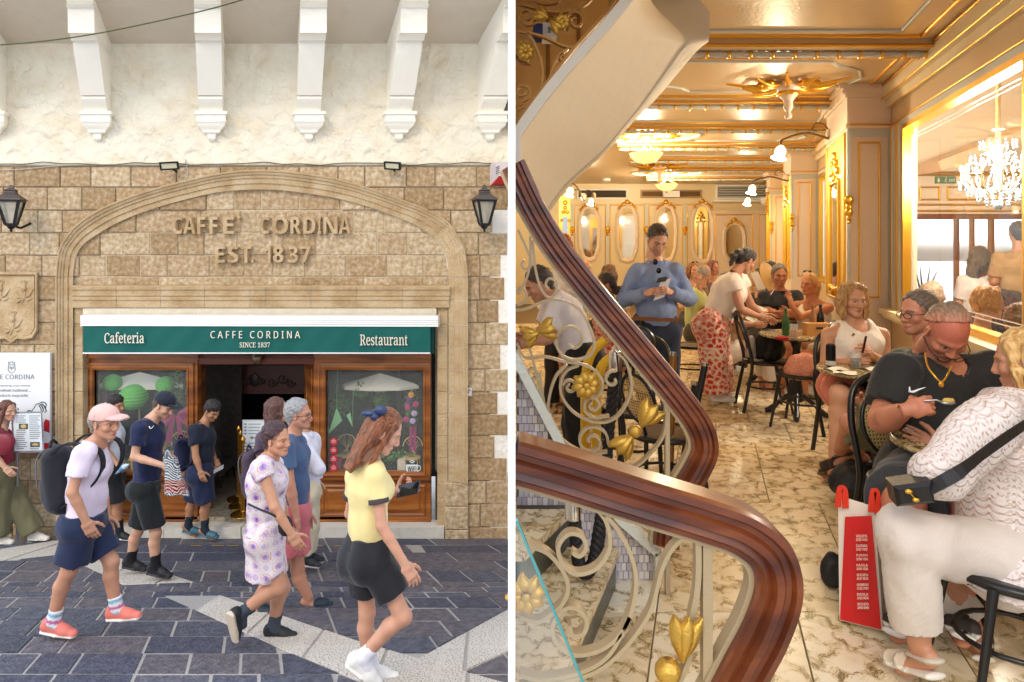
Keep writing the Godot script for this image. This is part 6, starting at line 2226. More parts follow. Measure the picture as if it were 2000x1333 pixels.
func _back_wall() -> void:
	var cream: Material = M["cream panel"]; var gold: Material = M["gilding"]; var pale: Material = M["pale blue grey"]
	var w := BACK
	var o := thing("back_wall","far cream panelled wall with gilt framed mirrors and air vents","wall",at(1250,600,w))
	var m := MB.new()
	m.box(Vector3(0.002,-0.1,-w-0.2),Vector3(rm(1.97,0,w).x,3.3,-w))
	put("wall_panel",m,cream,o)
	m = MB.new()
	pbox(m,1010,393,1515,397,w-0.06,w)
	put("picture_rail",m,cream,o)
	m = MB.new()
	for x in [1118.0,1187.0,1263.0,1338.0]: pbox(m,x-3.5,398,x+3.5,580,w-0.04,w)
	put("pale_strip",m,pale,o)
	m = MB.new()
	for x in [1118.0,1187.0,1263.0,1338.0,1477.0]:
		for q in [[452,4],[447,5],[458,3]]: m.ball(at(x,q[0],w-0.05),Vector3(q[1],q[1],3)*w/F,8)
	for q in [[1123,1182],[1192,1258],[1268,1333],[1343,1392]]: rline(m,[at(q[0],401,w-0.005),at(q[1],401,w-0.005),at(q[1],575,w-0.005),at(q[0],575,w-0.005)],0.012)
	put("gilt_line",m,gold,o)
	m = MB.new()
	pbox(m,1393,414,1512,580,w-0.1,w); pbox(m,1391,412,1514,416,w-0.14,w)
	put("raised_panel",m,M["pink cream"],o)
	m = MB.new()
	rline(m,[at(1398,420,w-0.105),at(1470,420,w-0.105),at(1470,575,w-0.105),at(1398,575,w-0.105)],0.014); rline(m,[at(1483,420,w-0.105),at(1508,420,w-0.105),at(1508,575,w-0.105),at(1483,575,w-0.105)],0.014)
	put("gilt_line",m,gold,o)
	for q in [[1151,455,17,50,0.0],[1225,455,17,52,0.0],[1301,455,17,52,0.0],[1372,455,17,54,0.0],[1434,474,18,36,0.11]]:
		var dd: float = w-0.03-q[4]
		var mo := thing("wall_mirror",["first carved wall mirror on the far wall, beside the upper stair","second carved wall mirror on the far wall, left of the waiter's head","third carved wall mirror on the far wall, behind the waiter's head","fourth carved wall mirror on the far wall, right of the waiter","shorter carved wall mirror on the raised panel behind the bending waitress"][[1151,1225,1301,1372,1434].find(q[0])],"mirror",at(q[0],q[1],dd),"carved mirrors on the far wall")
		var out := PackedVector2Array(); var inn := PackedVector2Array()
		for k in 20:
			var an := TAU*k/20+0.001
			var sx: float = signf(cos(an))*pow(absf(cos(an)),0.5); var sy := signf(sin(an))*pow(absf(sin(an)),0.5)
			var rr := 1.0+0.07*cos(an*4.0)
			out.append(Vector2(sx*(q[2]+5)*rr,sy*(q[3]+5)*rr)*dd/F); inn.append(Vector2(sx*q[2]*rr*0.86,sy*q[3]*rr*0.9)*dd/F)
		var c := at(q[0],q[1],dd)
		m = MB.new()
		for k in 20:
			var k2 := (k+1) % 20
			var f := Vector3(0,0,0.04)
			var P := func(v: Vector2) -> Vector3: return c+Vector3(v.x,v.y,0)
			m.quad_out(P.call(out[k]),P.call(out[k2]),P.call(out[k2].lerp(inn[k2],0.4))+f,P.call(out[k].lerp(inn[k],0.4))+f,c-Vector3(0,0,0.5))
			m.quad_out(P.call(out[k].lerp(inn[k],0.4))+f,P.call(out[k2].lerp(inn[k2],0.4))+f,P.call(inn[k2])+f*0.2,P.call(inn[k])+f*0.2,c-Vector3(0,0,0.5))
		put("frame",m,M["pink cream"],mo)
		m = MB.new()
		m.prism(inn,c+Vector3(0,0,-0.02),Vector3.RIGHT,Vector3.UP,Vector3(0,0,0.025))
		put("glass",m,M["mirror glass"],mo)
		m = MB.new()
		var top: float = -q[3]-6.0
		for e in [[0,top-2,5],[-7,top+2,4],[7,top+2,4],[-12,top+6,3],[12,top+6,3],[-16,top+10,3],[16,top+10,3]]: m.ball(c+Vector3(e[0],-e[1],0)*dd/F+Vector3(0,0,0.03),Vector3(e[2],e[2],3)*dd/F,8)
		put("carved_gilding",m,gold,mo)
	for q in [[1127,369,1226,389,"white framed dark air vent over the far wall, left",0],[1252,371,1371,387,"brown air vent over the far wall, middle, behind the small bowl lamp",1],[1399,361,1512,389,"large white air conditioning grille over the far wall, right",2]]:
		var v := thing("air_vent",q[4],"vent",at((q[0]+q[2])/2,q[3],w),"air vents")
		var dd := w-0.06
		m = MB.new()
		pbox(m,q[0],q[1],q[2],q[1]+3,dd,w); pbox(m,q[0],q[3]-3,q[2],q[3],dd,w); pbox(m,q[0],q[1]+3,q[0]+3,q[3]-3,dd,w); pbox(m,q[2]-3,q[1]+3,q[2],q[3]-3,dd,w)
		if q[5] == 2: pbox(m,1396,390,1512,394,w-0.3,w)
		put("frame",m,mat("vent frame %d" % q[5],[rgb(226,222,214),rgb(160,130,92),rgb(240,238,234)][q[5]],0.5),v)
		m = MB.new()
		pbox(m,q[0]+3,q[1]+3,q[2]-3,q[3]-3,w-0.012,w)
		put("duct",m,mat("vent dark %d" % q[5],[rgb(40,32,26),rgb(120,92,60),rgb(120,120,118)][q[5]],0.6),v)
		for k in 5:
			m = MB.new()
			var y := lerpf(q[1]+4.5,q[3]-4.5,k/4.0)
			m.bar(at(q[0]+3,y,w-0.03),at(q[2]-3,y,w-0.03),Vector3(0,0.6,1),0.03,0.008)
			put("slat",m,mat("vent slat %d" % q[5],[rgb(90,78,66),rgb(140,110,76),rgb(214,214,210)][q[5]],0.5),v)
	m = MB.new()
	m.ball(at(1494,394,w-0.4),Vector3(0.1,0.1,0.1),14); m.lathe(PackedVector2Array([Vector2(0.11,0),Vector2(0.11,0.09)]),at(1494,393,w-0.4),14)
	tag(put("security_camera",m,mat("dome white",rgb(236,234,230),0.35)),"white dome security camera below the right air vent","camera")
	m = MB.new()
	m.lathe(PackedVector2Array([Vector2(0,-0.06),Vector2(0.09,-0.05),Vector2(0.1,-0.01),Vector2(0.1,0.0)]),Vector3(at(1184,0,16).x,CEIL,-16),16)
	tag(put("smoke_detector",m,mat("dome white",rgb(236,234,230),0.35)),"small white smoke detector on the far ceiling","detector")
	m = MB.new()
	pbox(m,1296,373,1328,385,w-0.2,w-0.08)
	tag(put("emergency_light",m,mat("dome white",rgb(236,234,230),0.35)),"white box emergency light behind the small bowl lamp","light fitting")
	var lm := thing("gilt_mirror","narrow gilded mirror panel beside the redhead, left of the far wall","mirror",at(1104,470,12.5))
	m = MB.new()
	pbox(m,1092,384,1114,560,12.5,12.7)
	put("frame",m,mat("yellow gold panel",rgb(226,188,92),0.35,0.3),lm)
	m = MB.new()
	pbox(m,1099,424,1109,470,12.47,12.5)
	put("glass",m,M["mirror glass"],lm)
	for q in [[1104,396,5],[1104,406,4],[1100,414,4],[1108,414,4],[1097,430,3],[1111,430,3],[1104,478,5]]:
		m = MB.new()
		m.ball(at(q[0],q[1],12.47),Vector3(q[2],q[2],3)*12.47/F,8)
		put("gilt_boss",m,M["gilding"],lm)
func _lamps() -> void:
	var alab := StandardMaterial3D.new()
	alab.resource_name = "lit alabaster"
	alab.albedo_color = Color(1,0.92,0.74)
	alab.roughness = 0.4
	alab.emission_enabled = true; alab.emission = Color(1,0.82,0.5); alab.emission_energy_multiplier = 0.85
	M["lit alabaster"] = alab
	var tulip := StandardMaterial3D.new()
	tulip.resource_name = "lit tulip glass"
	tulip.albedo_color = Color(1,0.97,0.9)
	tulip.emission_enabled = true; tulip.emission = Color(1,0.9,0.7); tulip.emission_energy_multiplier = 2.2
	var brass: Material = M["old gold"]
	for q in [[1262,9.5,0.235,"large lit alabaster bowl lamp hanging from the oval ceiling medallion"],[1302,14.5,0.24,"smaller looking lit bowl lamp near the far wall"]]:
		var c := Vector3(at(q[0],0,q[1]).x,CEIL,-q[1])
		var o := thing("bowl_lamp",q[3],"lamp",c,"bowl lamps")
		var bh: float = 0.36
		var m := MB.new()
		m.lathe(PackedVector2Array([Vector2(0,-0.15),Vector2(q[2]*0.4,-0.135),Vector2(q[2]*0.75,-0.09),Vector2(q[2],-0.01),Vector2(q[2]*1.03,0),Vector2(q[2]*0.97,0),Vector2(q[2]*0.7,-0.08),Vector2(0,-0.13)]),c-Vector3(0,bh-0.1,0),28)
		put("bowl",m,alab,o)
		m = MB.new()
		for k in 3:
			var an := TAU*k/3+0.3
			m.tube(spline([c+Vector3(cos(an)*0.05,-0.04,sin(an)*0.05),c+Vector3(cos(an)*0.06,-0.16,sin(an)*0.06),c+Vector3(cos(an)*q[2]*0.9,-bh+0.1,sin(an)*q[2]*0.9)],4),PackedFloat32Array([0.01]),6)
		m.lathe(PackedVector2Array([Vector2(0.02,-0.1),Vector2(0.09,-0.05),Vector2(0.11,-0.01),Vector2(0.11,0)]),c,16)
		put("fitting",m,brass,o)
		m = MB.new()
		m.lathe(PackedVector2Array([Vector2(0,-0.2),Vector2(0.02,-0.18),Vector2(0.03,-0.15)]),c-Vector3(0,bh-0.1,0),10)
		put("finial",m,brass,o)
		m = MB.new()    
		var ring := []
		for k in 32: ring.append(c+Vector3(cos(TAU*k/32)*0.75,-0.004,sin(TAU*k/32)*0.55))
		rline(m,ring,0.02)
		put("medallion_rim",m,M["pink cream"],o)
		m = MB.new()
		for k in 12:
			var an := TAU*k/12
			m.ball(c+Vector3(cos(an)*0.42,-0.012,sin(an)*0.3),Vector3(0.09,0.02,0.04),8)
		put("medallion_leaves",m,M["gilding"],o)
		lamp(c-Vector3(0,bh-0.16,0),Color(1,0.92,0.78),4.6,0.12)
	for q in [[1525,293,7.3,1622,262,7.4,"lit tulip wall light on a curly arm from the large pilaster",1.2],[1470,367,10.9,1537,347,11.0,"lit tulip wall light on the second pilaster",1.2],[1461,391,13.6,1500,372,14.3,"lowest lit tulip wall light in front of the white air vent",1.2],[1114,372,11.0,1140,385,11.2,"lit tulip wall light at the left, just below the upper stair",1.2],[1155,392,14.5,1160,382,15.2,"small lit tulip wall light left of the first dark air vent",1.2]]:
		var c := at(q[0],q[1],q[2])
		var a := at(q[3],q[4],q[5])
		var o := thing("wall_light",q[6],"wall light",a,"tulip wall lights")
		var dn := Vector3(-0.25 if q[0] < q[3] else 0.25,-0.9,0.1).normalized()
		var m := MB.new()
		m.lathe(PackedVector2Array([Vector2(0.02,-0.05),Vector2(0.05,-0.02),Vector2(0.06,0.02),Vector2(0.055,0.06),Vector2(0.085,0.1),Vector2(0.078,0.1),Vector2(0.05,0.06),Vector2(0.0,0.0)]),c,12,dn)
		put("tulip_shade",m,tulip,o)
		m = MB.new()
		var sp := c-dn*0.05
		m.tube(spline([sp,sp-dn*0.07,sp.lerp(a,0.5)+Vector3(0,0.07,0.03),a+Vector3(0,-0.06,0.02),a],5),PackedFloat32Array([0.013]),6)
		m.tube(spline([a,a+Vector3(-0.06,0.1,0),a+Vector3(-0.16,0.12,0.0),a+Vector3(-0.2,0.05,0),a+Vector3(-0.15,0.04,0)],4),PackedFloat32Array([0.008]),5)
		put("arm",m,mat("bronze",rgb(120,100,76),0.35,0.7),o)
		m = MB.new()
		m.ball(a,Vector3(0.05,0.07,0.05),10)
		put("wall_plate",m,M["pink cream"],o)
		lamp(c+dn*0.13,Color(1,0.92,0.76),q[7],0.05)
const DA := 1.8
func db(x: float) -> float: return 3.0+maxf(0.0,1300.0-x)/300.0*0.12
func pa(x: float,y: float) -> Vector3: return at(x,y,DA)
func pb(x: float,y: float) -> Vector3: return at(x,y,db(x))
func scroll(parent: Node3D,a: Array,far: bool,w := 0.034,t := 0.011,called := "iron_scroll",n := 5) -> void:
	var pts := []
	for k in range(0,a.size(),2): pts.append(pb(a[k],a[k+1]) if far else pa(a[k],a[k+1]))
	for q in pts.size(): pts[q].x = maxf(pts[q].x,0.02)
	var m := MB.new()
	m.sweep(PackedVector2Array([Vector2(-w/2,-t/2),Vector2(w/2,-t/2),Vector2(w/2,t/2),Vector2(-w/2,t/2)]),spline(pts,n),Vector3(0,0,1))
	put(called,m,M["greige iron"],parent)
func spiral(cx: float,cy: float,r: float,a0: float,turns: float,dirn := 1.0) -> Array:
	var o := []
	for k in int(turns*9)+1:
		var t := k/(turns*9.0)
		var rr := r*(1.0-0.82*t)
		var an := a0+dirn*TAU*turns*t
		o.append(cx+cos(an)*rr); o.append(cy+sin(an)*rr)
	return o
func rosette(parent: Node3D,c: Vector3,r: float,called := "gilt_rosette") -> void:
	var m := MB.new()
	for k in 8:
		var an := TAU*k/8+0.2
		var rows := []
		var dr := Vector3(cos(an),sin(an),0)
		var sd := Vector3(-sin(an),cos(an),0)
		for e in 6:
			var t := e/5.0
			var row := PackedVector3Array()
			var wd := r*0.36*sin(PI*(0.18+0.78*t))
			for q in 5:
				var s := (q-2)/2.0
				row.append(c+dr*r*(0.18+0.82*t)+sd*s*wd+Vector3(0,0,r*(0.28-0.22*s*s+0.15*sin(t*PI)-0.2*t*t)))
			rows.append(row)
		rows.reverse()
		m.grid(rows)
	m.ball(c+Vector3(0,0,r*0.35),Vector3(0.22,0.22,0.14)*r,12)
	m.ball(c,Vector3(0.3,0.3,0.2)*r,12)
	put(called,m,M["old gold"],parent)
func husk(parent: Node3D,a: Vector3,b: Vector3,w: float,called := "gilt_leaf") -> void:  
	var ax := b-a
	var L := ax.length()
	var y := ax/L
	var x := Vector3(y.y,-y.x,0).normalized()
	var m := MB.new()
	for s in [-1.0,0.0,1.0]:
		var rows := []
		for e in 9:
			var t := e/8.0
			var row := PackedVector3Array()
			var cen: Vector3 = a+y*L*t*(1.0 if s == 0.0 else 0.97)+x*s*w*(0.34*sin(t*PI*0.62)+0.5*maxf(0,t-0.7)*2.0)
			var hw := w*(0.12+0.26*sin(PI*minf(t*1.05,1.0)*0.8))*(1.0 if t < 0.75 else (1.0-(t-0.75)*3.6))
			for q in 7:
				var v := (q-3)/3.0
				row.append(cen+x*v*maxf(hw,0.001)+Vector3(0,0,w*(0.42*(1.0-v*v)*(0.4+sin(t*PI))*0.6+(0.12 if s == 0.0 else 0.0)+0.05*cos(v*9.0))))
			rows.append(row)
		m.grid(rows)
	put(called,m,M["old gold"],parent)
const RAILP := [Vector2(-0.5,0.45),Vector2(-0.35,0.5),Vector2(0.35,0.5),Vector2(0.5,0.45),Vector2(0.52,0.3),Vector2(0.4,0.24),Vector2(0.4,0.12),Vector2(0.5,0.04),Vector2(0.5,-0.12),Vector2(0.36,-0.18),Vector2(0.4,-0.32),Vector2(0.28,-0.4),Vector2(0.28,-0.5),Vector2(-0.28,-0.5),Vector2(-0.28,-0.4),Vector2(-0.4,-0.32),Vector2(-0.36,-0.18),Vector2(-0.5,-0.12),Vector2(-0.5,0.04),Vector2(-0.4,0.12),Vector2(-0.4,0.24),Vector2(-0.52,0.3)]
func handrail(parent: Node3D,pts: Array,w: float,h: float) -> void:
	var mah := mat("polished mahogany",rgb(220,190,160),0.36,0.0,"",1,1.3,"mahogany")
	mah.clearcoat_enabled = true; mah.clearcoat = 0.35; mah.clearcoat_roughness = 0.2
	var pr := PackedVector2Array()
	for q in RAILP: pr.append(Vector2(q.x*w,-q.y*h))
	var m := MB.new()
	var sp := spline(pts,8)
	m.sweep(pr,sp,Vector3(0,0,1),true,false)
	put("handrail",m,mah,parent)
	m = MB.new()
	var low := PackedVector3Array()
	for k in sp.size():
		var t := (sp[mini(k+1,sp.size()-1)]-sp[maxi(k-1,0)]).normalized()
		var u := t.cross(Vector3(0,0,1)).normalized()
		low.append(sp[k]+u*h*0.56)
	m.sweep(PackedVector2Array([Vector2(-0.022,-0.007),Vector2(0.022,-0.007),Vector2(0.022,0.007),Vector2(-0.022,0.007)]),low,Vector3(0,0,1))
	put("iron_strip",m,M["greige iron"],parent)
func stairs() -> void:
	var iron: Material = M["greige iron"]
	var A := thing("near_balustrade","near stair balustrade with polished mahogany handrail, scrolled iron and gilt flowers","balustrade",Vector3(0.5,0,-DA))
	handrail(A,[at(1003,893,1.8),at(1100,921,1.8),at(1250,968,1.8),at(1380,1008,1.8),at(1450,1035,1.8),at(1498,1078,1.8),at(1510,1140,1.8),at(1487,1215,1.8),at(1448,1290,1.8),at(1405,1375,1.8),at(1360,1470,1.8),at(1350,1540,1.8)],0.135,0.118)
	scroll(A,[1009,943,1044,947,1118,966,1177,999,1218,1052,1240,1117,1233,1185,1206,1238,1165,1267,1118,1273,1088,1252,1078,1223,1094,1190,1122,1183,1144,1205,1139,1232,1118,1236,1112,1217],false)
	scroll(A,[1118,962,1160,988,1183,1017,1190,1064,1165,1105,1124,1117,1097,1095,1090,1064,1109,1040,1134,1043,1144,1064,1132,1082,1117,1075],false)
	scroll(A,[1010,1052,1029,1061,1068,1076,1097,1108,1109,1143,1097,1176,1070,1200,1047,1210,1012,1200],false)
	scroll(A,[1351,1031,1312,1067,1292,1105,1280,1150,1265,1196,1221,1258,1165,1305,1088,1329,1012,1340],false)
	scroll(A,[1228,1200,1189,1273,1133,1308,1059,1323,1010,1312],false)
	scroll(A,[1361,1036,1362,1110,1358,1160,1349,1202],false,0.03,0.016)
	scroll(A,[1380,1037,1380,1120,1380,1240,1380,1340,1378,1600],false,0.03,0.026,"iron_post",2)
	scroll(A,[1350,1202,1342,1290,1300,1370],false,0.03,0.014)
	rosette(A,at(1027,1161,1.77),0.056)
	husk(A,at(1332,1290,1.77),at(1344,1200,1.77),0.062)
	var m := MB.new()
	m.ball(at(1305,1311,1.77),Vector3(0.036,0.034,0.034),16)
	put("gilt_ball",m,M["old gold"],A)
	husk(A,at(1290,1335,1.77),at(1240,1400,1.77),0.06)
	var B := thing("far_balustrade","far stair balustrade rising left with curved mahogany handrail, scrolled iron and gilt leaves","balustrade",Vector3(0.5,0,-3.0))
	handrail(B,[at(1003,325,db(1003)),at(1040,405,db(1040)),at(1090,487,db(1090)),at(1170,588,db(1170)),at(1255,690,db(1255)),at(1325,775,db(1325)),at(1362,828,3.0),at(1373,872,3.0),at(1358,912,3.0),at(1332,955,3.0),at(1305,1010,3.0),at(1298,1060,3.0)],0.13,0.115)
	scroll(B,[1035,462,1036,500,1030,540,1012,575],true); scroll(B,[1040,470,1045,520,1055,560,1072,582,1086,570,1085,550,1072,545,1066,556,1072,564],true)
	scroll(B,[1012,450,1030,490,1038,515,1028,527,1018,518,1024,508],true)
	scroll(B,[1010,596,1024,590,1028,574,1018,562,1010,570],true)
	scroll(B,[1008,606,1030,603,1068,587,1100,588,1130,604,1151,637,1161,672,1150,695,1122,703,1096,692,1086,666,1096,645,1116,638,1133,648,1136,668,1122,680,1110,672],true)
	scroll(B,[1010,672,1018,690,1031,699,1066,697,1102,706,1143,713,1168,730,1177,752,1168,772,1150,778],true)
	scroll(B,[1107,712,1086,735,1074,770,1071,803,1084,842,1110,868,1140,884],true)
	scroll(B,[1207,691,1222,706,1231,735,1232,767,1212,806,1189,822,1165,824,1143,818,1118,803,1098,775,1095,748,1107,724,1130,714],true)
	scroll(B,spiral(1156,862,33,0.2,1.6,-1.0),true); scroll(B,[1122,880,1150,886,1186,882],true)
	scroll(B,spiral(1158,791,18,2.6,1.4),true); scroll(B,[1140,800,1158,815,1190,812],true)
	scroll(B,spiral(1041,727,13,0.0,1.3),true); scroll(B,[1054,727,1060,770,1070,820,1085,858],true); scroll(B,spiral(1113,756,15,3.4,1.3),true)
	scroll(B,spiral(1197,742,19,-1.2,0.9,-1.0),true)
	scroll(B,[1303,786,1303,900,1303,1010,1304,1196],true,0.03,0.02,"iron_post",2)
	scroll(B,[1298,790,1300,825,1290,860,1255,900,1224,918,1180,930],true)
	scroll(B,[1020,640,1040,700,1062,790,1095,880,1130,920],true)
	rosette(B,at(1145,752,db(1145)-0.04),0.068)
	husk(B,at(1052,648,db(1052)-0.04),at(1086,640,db(1086)-0.04),0.075); husk(B,at(1052,650,db(1052)-0.04),at(1020,662,db(1020)-0.04),0.07)
	husk(B,at(1252,832,2.97),at(1284,790,2.97),0.085); husk(B,at(1234,852,2.97),at(1204,888,2.97),0.08)
	m = MB.new()
	m.ball(at(1241,843,2.97),Vector3(0.03,0.03,0.028),14)
	put("gilt_ball",m,M["old gold"],B)
	var marble := mat("step marble",rgb(250,240,224),0.25,0.0,"",1,1.1,"marble")
	var green := mat("dark green marble",rgb(62,66,54),0.3,0.0,"pores",0.2,2.0)
	var st := thing("staircase","marble steps with dark green risers climbing left between the balustrades","staircase",Vector3(0.3,0,-2.6))
	var stp := func(x0a: float,x0b: float,da: float,dbb: float,y0: float,y1: float) -> void:   
		var t := MB.new()
		t.hexa(PackedVector3Array([Vector3(0.012,y1-0.035,-dbb),Vector3(x0b+0.02,y1-0.035,-dbb),Vector3(x0b+0.02,y1,-dbb),Vector3(0.012,y1,-dbb),Vector3(0.012,y1-0.035,-da),Vector3(x0a+0.02,y1-0.035,-da),Vector3(x0a+0.02,y1,-da),Vector3(0.012,y1,-da)]))
		put("tread",t,marble,st)
		t = MB.new()
		t.hexa(PackedVector3Array([Vector3(0.013,y0,-dbb+0.01),Vector3(x0b,y0,-dbb+0.01),Vector3(x0b,y1-0.035,-dbb+0.01),Vector3(0.013,y1-0.035,-dbb+0.01),Vector3(0.013,y0,-da-0.01),Vector3(x0a,y0,-da-0.01),Vector3(x0a,y1-0.035,-da-0.01),Vector3(0.013,y1-0.035,-da-0.01)]))
		put("riser",t,green,st)
	stp.call(0.075,0.475,1.95,3.06,0.0,0.18)
	stp.call(0.03,0.25,2.62,3.05,0.18,0.36)
	var sw := thing("string_wall","pale mosaic tiled stair side with chipped white edge boards","wall",Vector3(0.4,0,-3.1))
	var ds := 3.12
	var pol := PackedVector2Array()
	for q in [[1009,705],[1100,882],[1177,985],[1279,1075],[1279,1136],[1009,1136]]:
		var v := at(q[0],q[1],ds)
		pol.append(Vector2(v.x,v.y))
	m = MB.new()
	m.prism(pol,Vector3(0,0,-ds-0.06),Vector3.RIGHT,Vector3.UP,Vector3(0,0,0.055))
	put("grout",m,mat("grout",rgb(120,108,96),0.9),sw)
	var mos := []
	for k in 4: mos.append(mat("mosaic %d" % k,[rgb(214,204,204),rgb(196,186,188),rgb(226,216,210),rgb(182,170,172)][k],0.3))
	var y := 715.0
	var rr := 0
	while y < 1136:
		var x := 1009.0+(rr % 2)*4
		while x < 1279:
			var a := at(x+0.5,y+0.5,ds); var b := at(x+9.6,y+15.4,ds)
			var q := PackedVector2Array([Vector2(a.x,b.y),Vector2(b.x,b.y),Vector2(b.x,a.y),Vector2(a.x,a.y)])
			var vis: bool = (x < 1065 and y < 880) or (x > 1118 and y > 960) or (x < 1110 and y > 940 and y < 975)
			if vis:
				for c in Geometry2D.intersect_polygons(q,pol):
					if _area(c) > 0.0001:
						var t := MB.new()
						t.prism(c,Vector3(0,0,-ds-0.004),Vector3.RIGHT,Vector3.UP,Vector3(0,0,0.009+rng.randf()*0.002))
						put("mosaic_tile",t,mos[rng.randi() % 4],sw)
			x += 10.2
		y += 16.0
		rr += 1
	m = MB.new()
	var edge := [[1003,690],[1100,876],[1177,981],[1282,1073]]
	for k in edge.size()-1: m.bar(at(edge[k][0],edge[k][1],ds-0.02),at(edge[k+1][0],edge[k+1][1],ds-0.02),Vector3(0,0,1),0.1,0.04)
	m.bar(at(1282,1073,ds-0.02),at(1282,1138,ds-0.02),Vector3(0,0,1),0.1,0.03)
	put("edge_board",m,mat("chipped white paint",rgb(214,214,200),0.6,0.0,"plaster_n",0.5,2.0),sw)
	var up := thing("upper_flight","smooth cream underside of the upper stair flight sweeping across the top left","stair flight",at(1100,400,3.6))
	var Lp := [[975,318],[1030,232],[1085,160],[1140,98],[1190,42],[1232,-10],[1290,-90]]
	var Rp := [[1062,416],[1106,358],[1180,290],[1226,236],[1262,190],[1322,104],[1338,84],[1336,70],[1318,50],[1270,4],[1190,-90]]
	var Ls := spline2(_v2(Lp),10)
	var Rs := spline2(_v2(Rp),6)
	var rows := []; var top := []
	var n := 48
	for k in n+1:
		var t := k/float(n)
		var l := Ls[int(t*(Ls.size()-1))]; var r := Rs[int(t*(Rs.size()-1))]
		if t > 0.55: r = Rs[int(t*(Rs.size()-1))]
		var dl := 3.35; var dr := 3.95
		var row := PackedVector3Array()
		for e in 9:
			var v := e/8.0
			var p := l.lerp(r,v)
			var q3 := at(p.x,p.y,lerpf(dl,dr,v))
			q3.x = maxf(q3.x,0.02)
			row.append(q3)
		rows.append(row)
	m = MB.new()
	m.grid(rows)
	put("soffit",m,mat("cream soffit",rgb(250,232,196),0.6,0.0,"plaster_n",0.12,0.8),up)
	m = MB.new()
	var r0 := []; var r1 := []
	var band := []
	for k in Rs.size():
		var p: Vector2 = Rs[k]
		var t: float = float(k)/(Rs.size()-1)
		var out := lerpf(9.0,46.0,smoothstep(0.25,0.62,t))
		var a := at(p.x,p.y,3.95); var b := at(p.x+out,p.y-out*0.15+4,4.08)
		a.x = maxf(a.x,0.02); b.x = maxf(b.x,0.02)
		band.append(PackedVector3Array([a,a.lerp(b,0.12)+Vector3(0,-0.008,0.012),b,b+Vector3(0.01,0.16,-0.02)]))
	m.grid(band)
	put("outer_string",m,mat("grey cream paint",rgb(216,204,178),0.55),up)
	m = MB.new()
	var lw := []
	for p in Ls:
		var a := at(p.x,p.y,3.35)
		a.x = maxf(a.x,0.02)
		lw.append(a)
	m.sweep(PackedVector2Array([Vector2(-0.03,-0.025),Vector2(0.03,-0.025),Vector2(0.03,0.025),Vector2(-0.03,0.025)]),PackedVector3Array(lw),Vector3(0,0,1))
	put("inner_string",m,mat("pale string paint",rgb(216,210,196),0.5),up)
	var C := thing("upper_balustrade","upper stair balustrade of bronze scrolls and gilt flowers in the top left corner","balustrade",at(1060,200,3.5))
	var bronze: Material = mat("warm bronze",rgb(150,104,44),0.35,0.6)
	var lst := [spiral(1030,32,20,0.0,1.4),spiral(1026,100,26,1.2,1.3),spiral(1020,180,19,2.0,1.4,-1.0),spiral(1124,42,22,2.2,1.5),spiral(1100,112,9,0.0,1.2),[1010,62,1060,72,1105,92,1135,88,1150,62],[1000,8,1060,20,1100,25,1140,12,1165,-12],[1010,215,1050,190,1060,140,1046,90,1030,66],[1040,0,1060,8,1090,4,1100,-20],[1062,190,1085,120,1110,96],[1150,60,1175,42,1190,10,1195,-20]]
	for a in lst:
		var pts := []
		for k in range(0,a.size(),2):
			var q := at(a[k],a[k+1],3.55)
			q.x = maxf(q.x,0.025)
			pts.append(q)
		m = MB.new()
		m.sweep(PackedVector2Array([Vector2(-0.018,-0.006),Vector2(0.018,-0.006),Vector2(0.018,0.006),Vector2(-0.018,0.006)]),spline(pts,5),Vector3(0,0,1))
		put("bronze_scroll",m,bronze,C)
	rosette(C,at(1026,100,3.5),0.055); rosette(C,at(1098,42,3.5),0.05)
	husk(C,at(1070,36,3.5),at(1046,20,3.5),0.06); husk(C,at(1074,40,3.5),at(1100,58,3.5),0.06)
	m = MB.new()
	m.sweep(PackedVector2Array([Vector2(-0.02,-0.008),Vector2(0.02,-0.008),Vector2(0.02,0.008),Vector2(-0.02,0.008)]),PackedVector3Array([at(1008,238,3.5),at(1060,172,3.5),at(1120,96,3.5),at(1180,30,3.5),at(1215,-20,3.5)]),Vector3(0,0,1))
	put("bottom_bar",m,bronze,C)
	m = MB.new()
	var lp := PackedVector2Array()
	for q in [[1005,300],[1005,-60],[1250,-60],[1215,30],[1120,180],[1060,260]]:
		var v := at(q[0],q[1],4.15)
		lp.append(Vector2(maxf(v.x,0.012),minf(v.y,3.119)))
	m.prism(lp,Vector3(0,0,-4.2),Vector3.RIGHT,Vector3.UP,Vector3(0,0,0.05))
	var lw2 := thing("landing_wall","warm beige landing wall behind the upper balustrade","wall",at(1100,250,4.15))
	put("panel",m,mat("warm beige",rgb(226,178,106),0.6),lw2)
	m = MB.new()
	rline(m,[at(1070,30,4.14),at(1130,30,4.14),at(1130,170,4.14),at(1070,170,4.14)],0.012)
	put("moulding",m,mat("warm bronze",rgb(150,104,44),0.35,0.6),lw2)
	var bx := thing("carton","blue and white carton behind the upper balustrade","box",at(1065,72,3.9))
	m = MB.new(); pbox(m,1042,46,1060,68,3.85,4.0); put("blue_side",m,mat("carton blue",rgb(40,54,120),0.6),bx)
	m = MB.new(); pbox(m,1060.3,44,1088,72,3.86,4.0); put("white_side",m,mat("carton white",rgb(232,232,236),0.6),bx)
	m = MB.new(); pbox(m,1070,52,1076,64,3.855,3.86); put("print",m,mat("menu ink",rgb(120,130,136),0.6),bx)
	var gm := mat("clear screen",Color(0.9,0.97,0.96,0.1),0.02)
	gm.transparency = BaseMaterial3D.TRANSPARENCY_ALPHA
	var gs := thing("glass_screen","clear glass screen with green edge in the bottom left corner of the café","screen",at(1060,1333,1.45))
	m = MB.new()
	m.tri(at(1009,1016,1.45),at(1150,1360,1.45),at(1009,1360,1.45))
	put("pane",m,gm,gs)
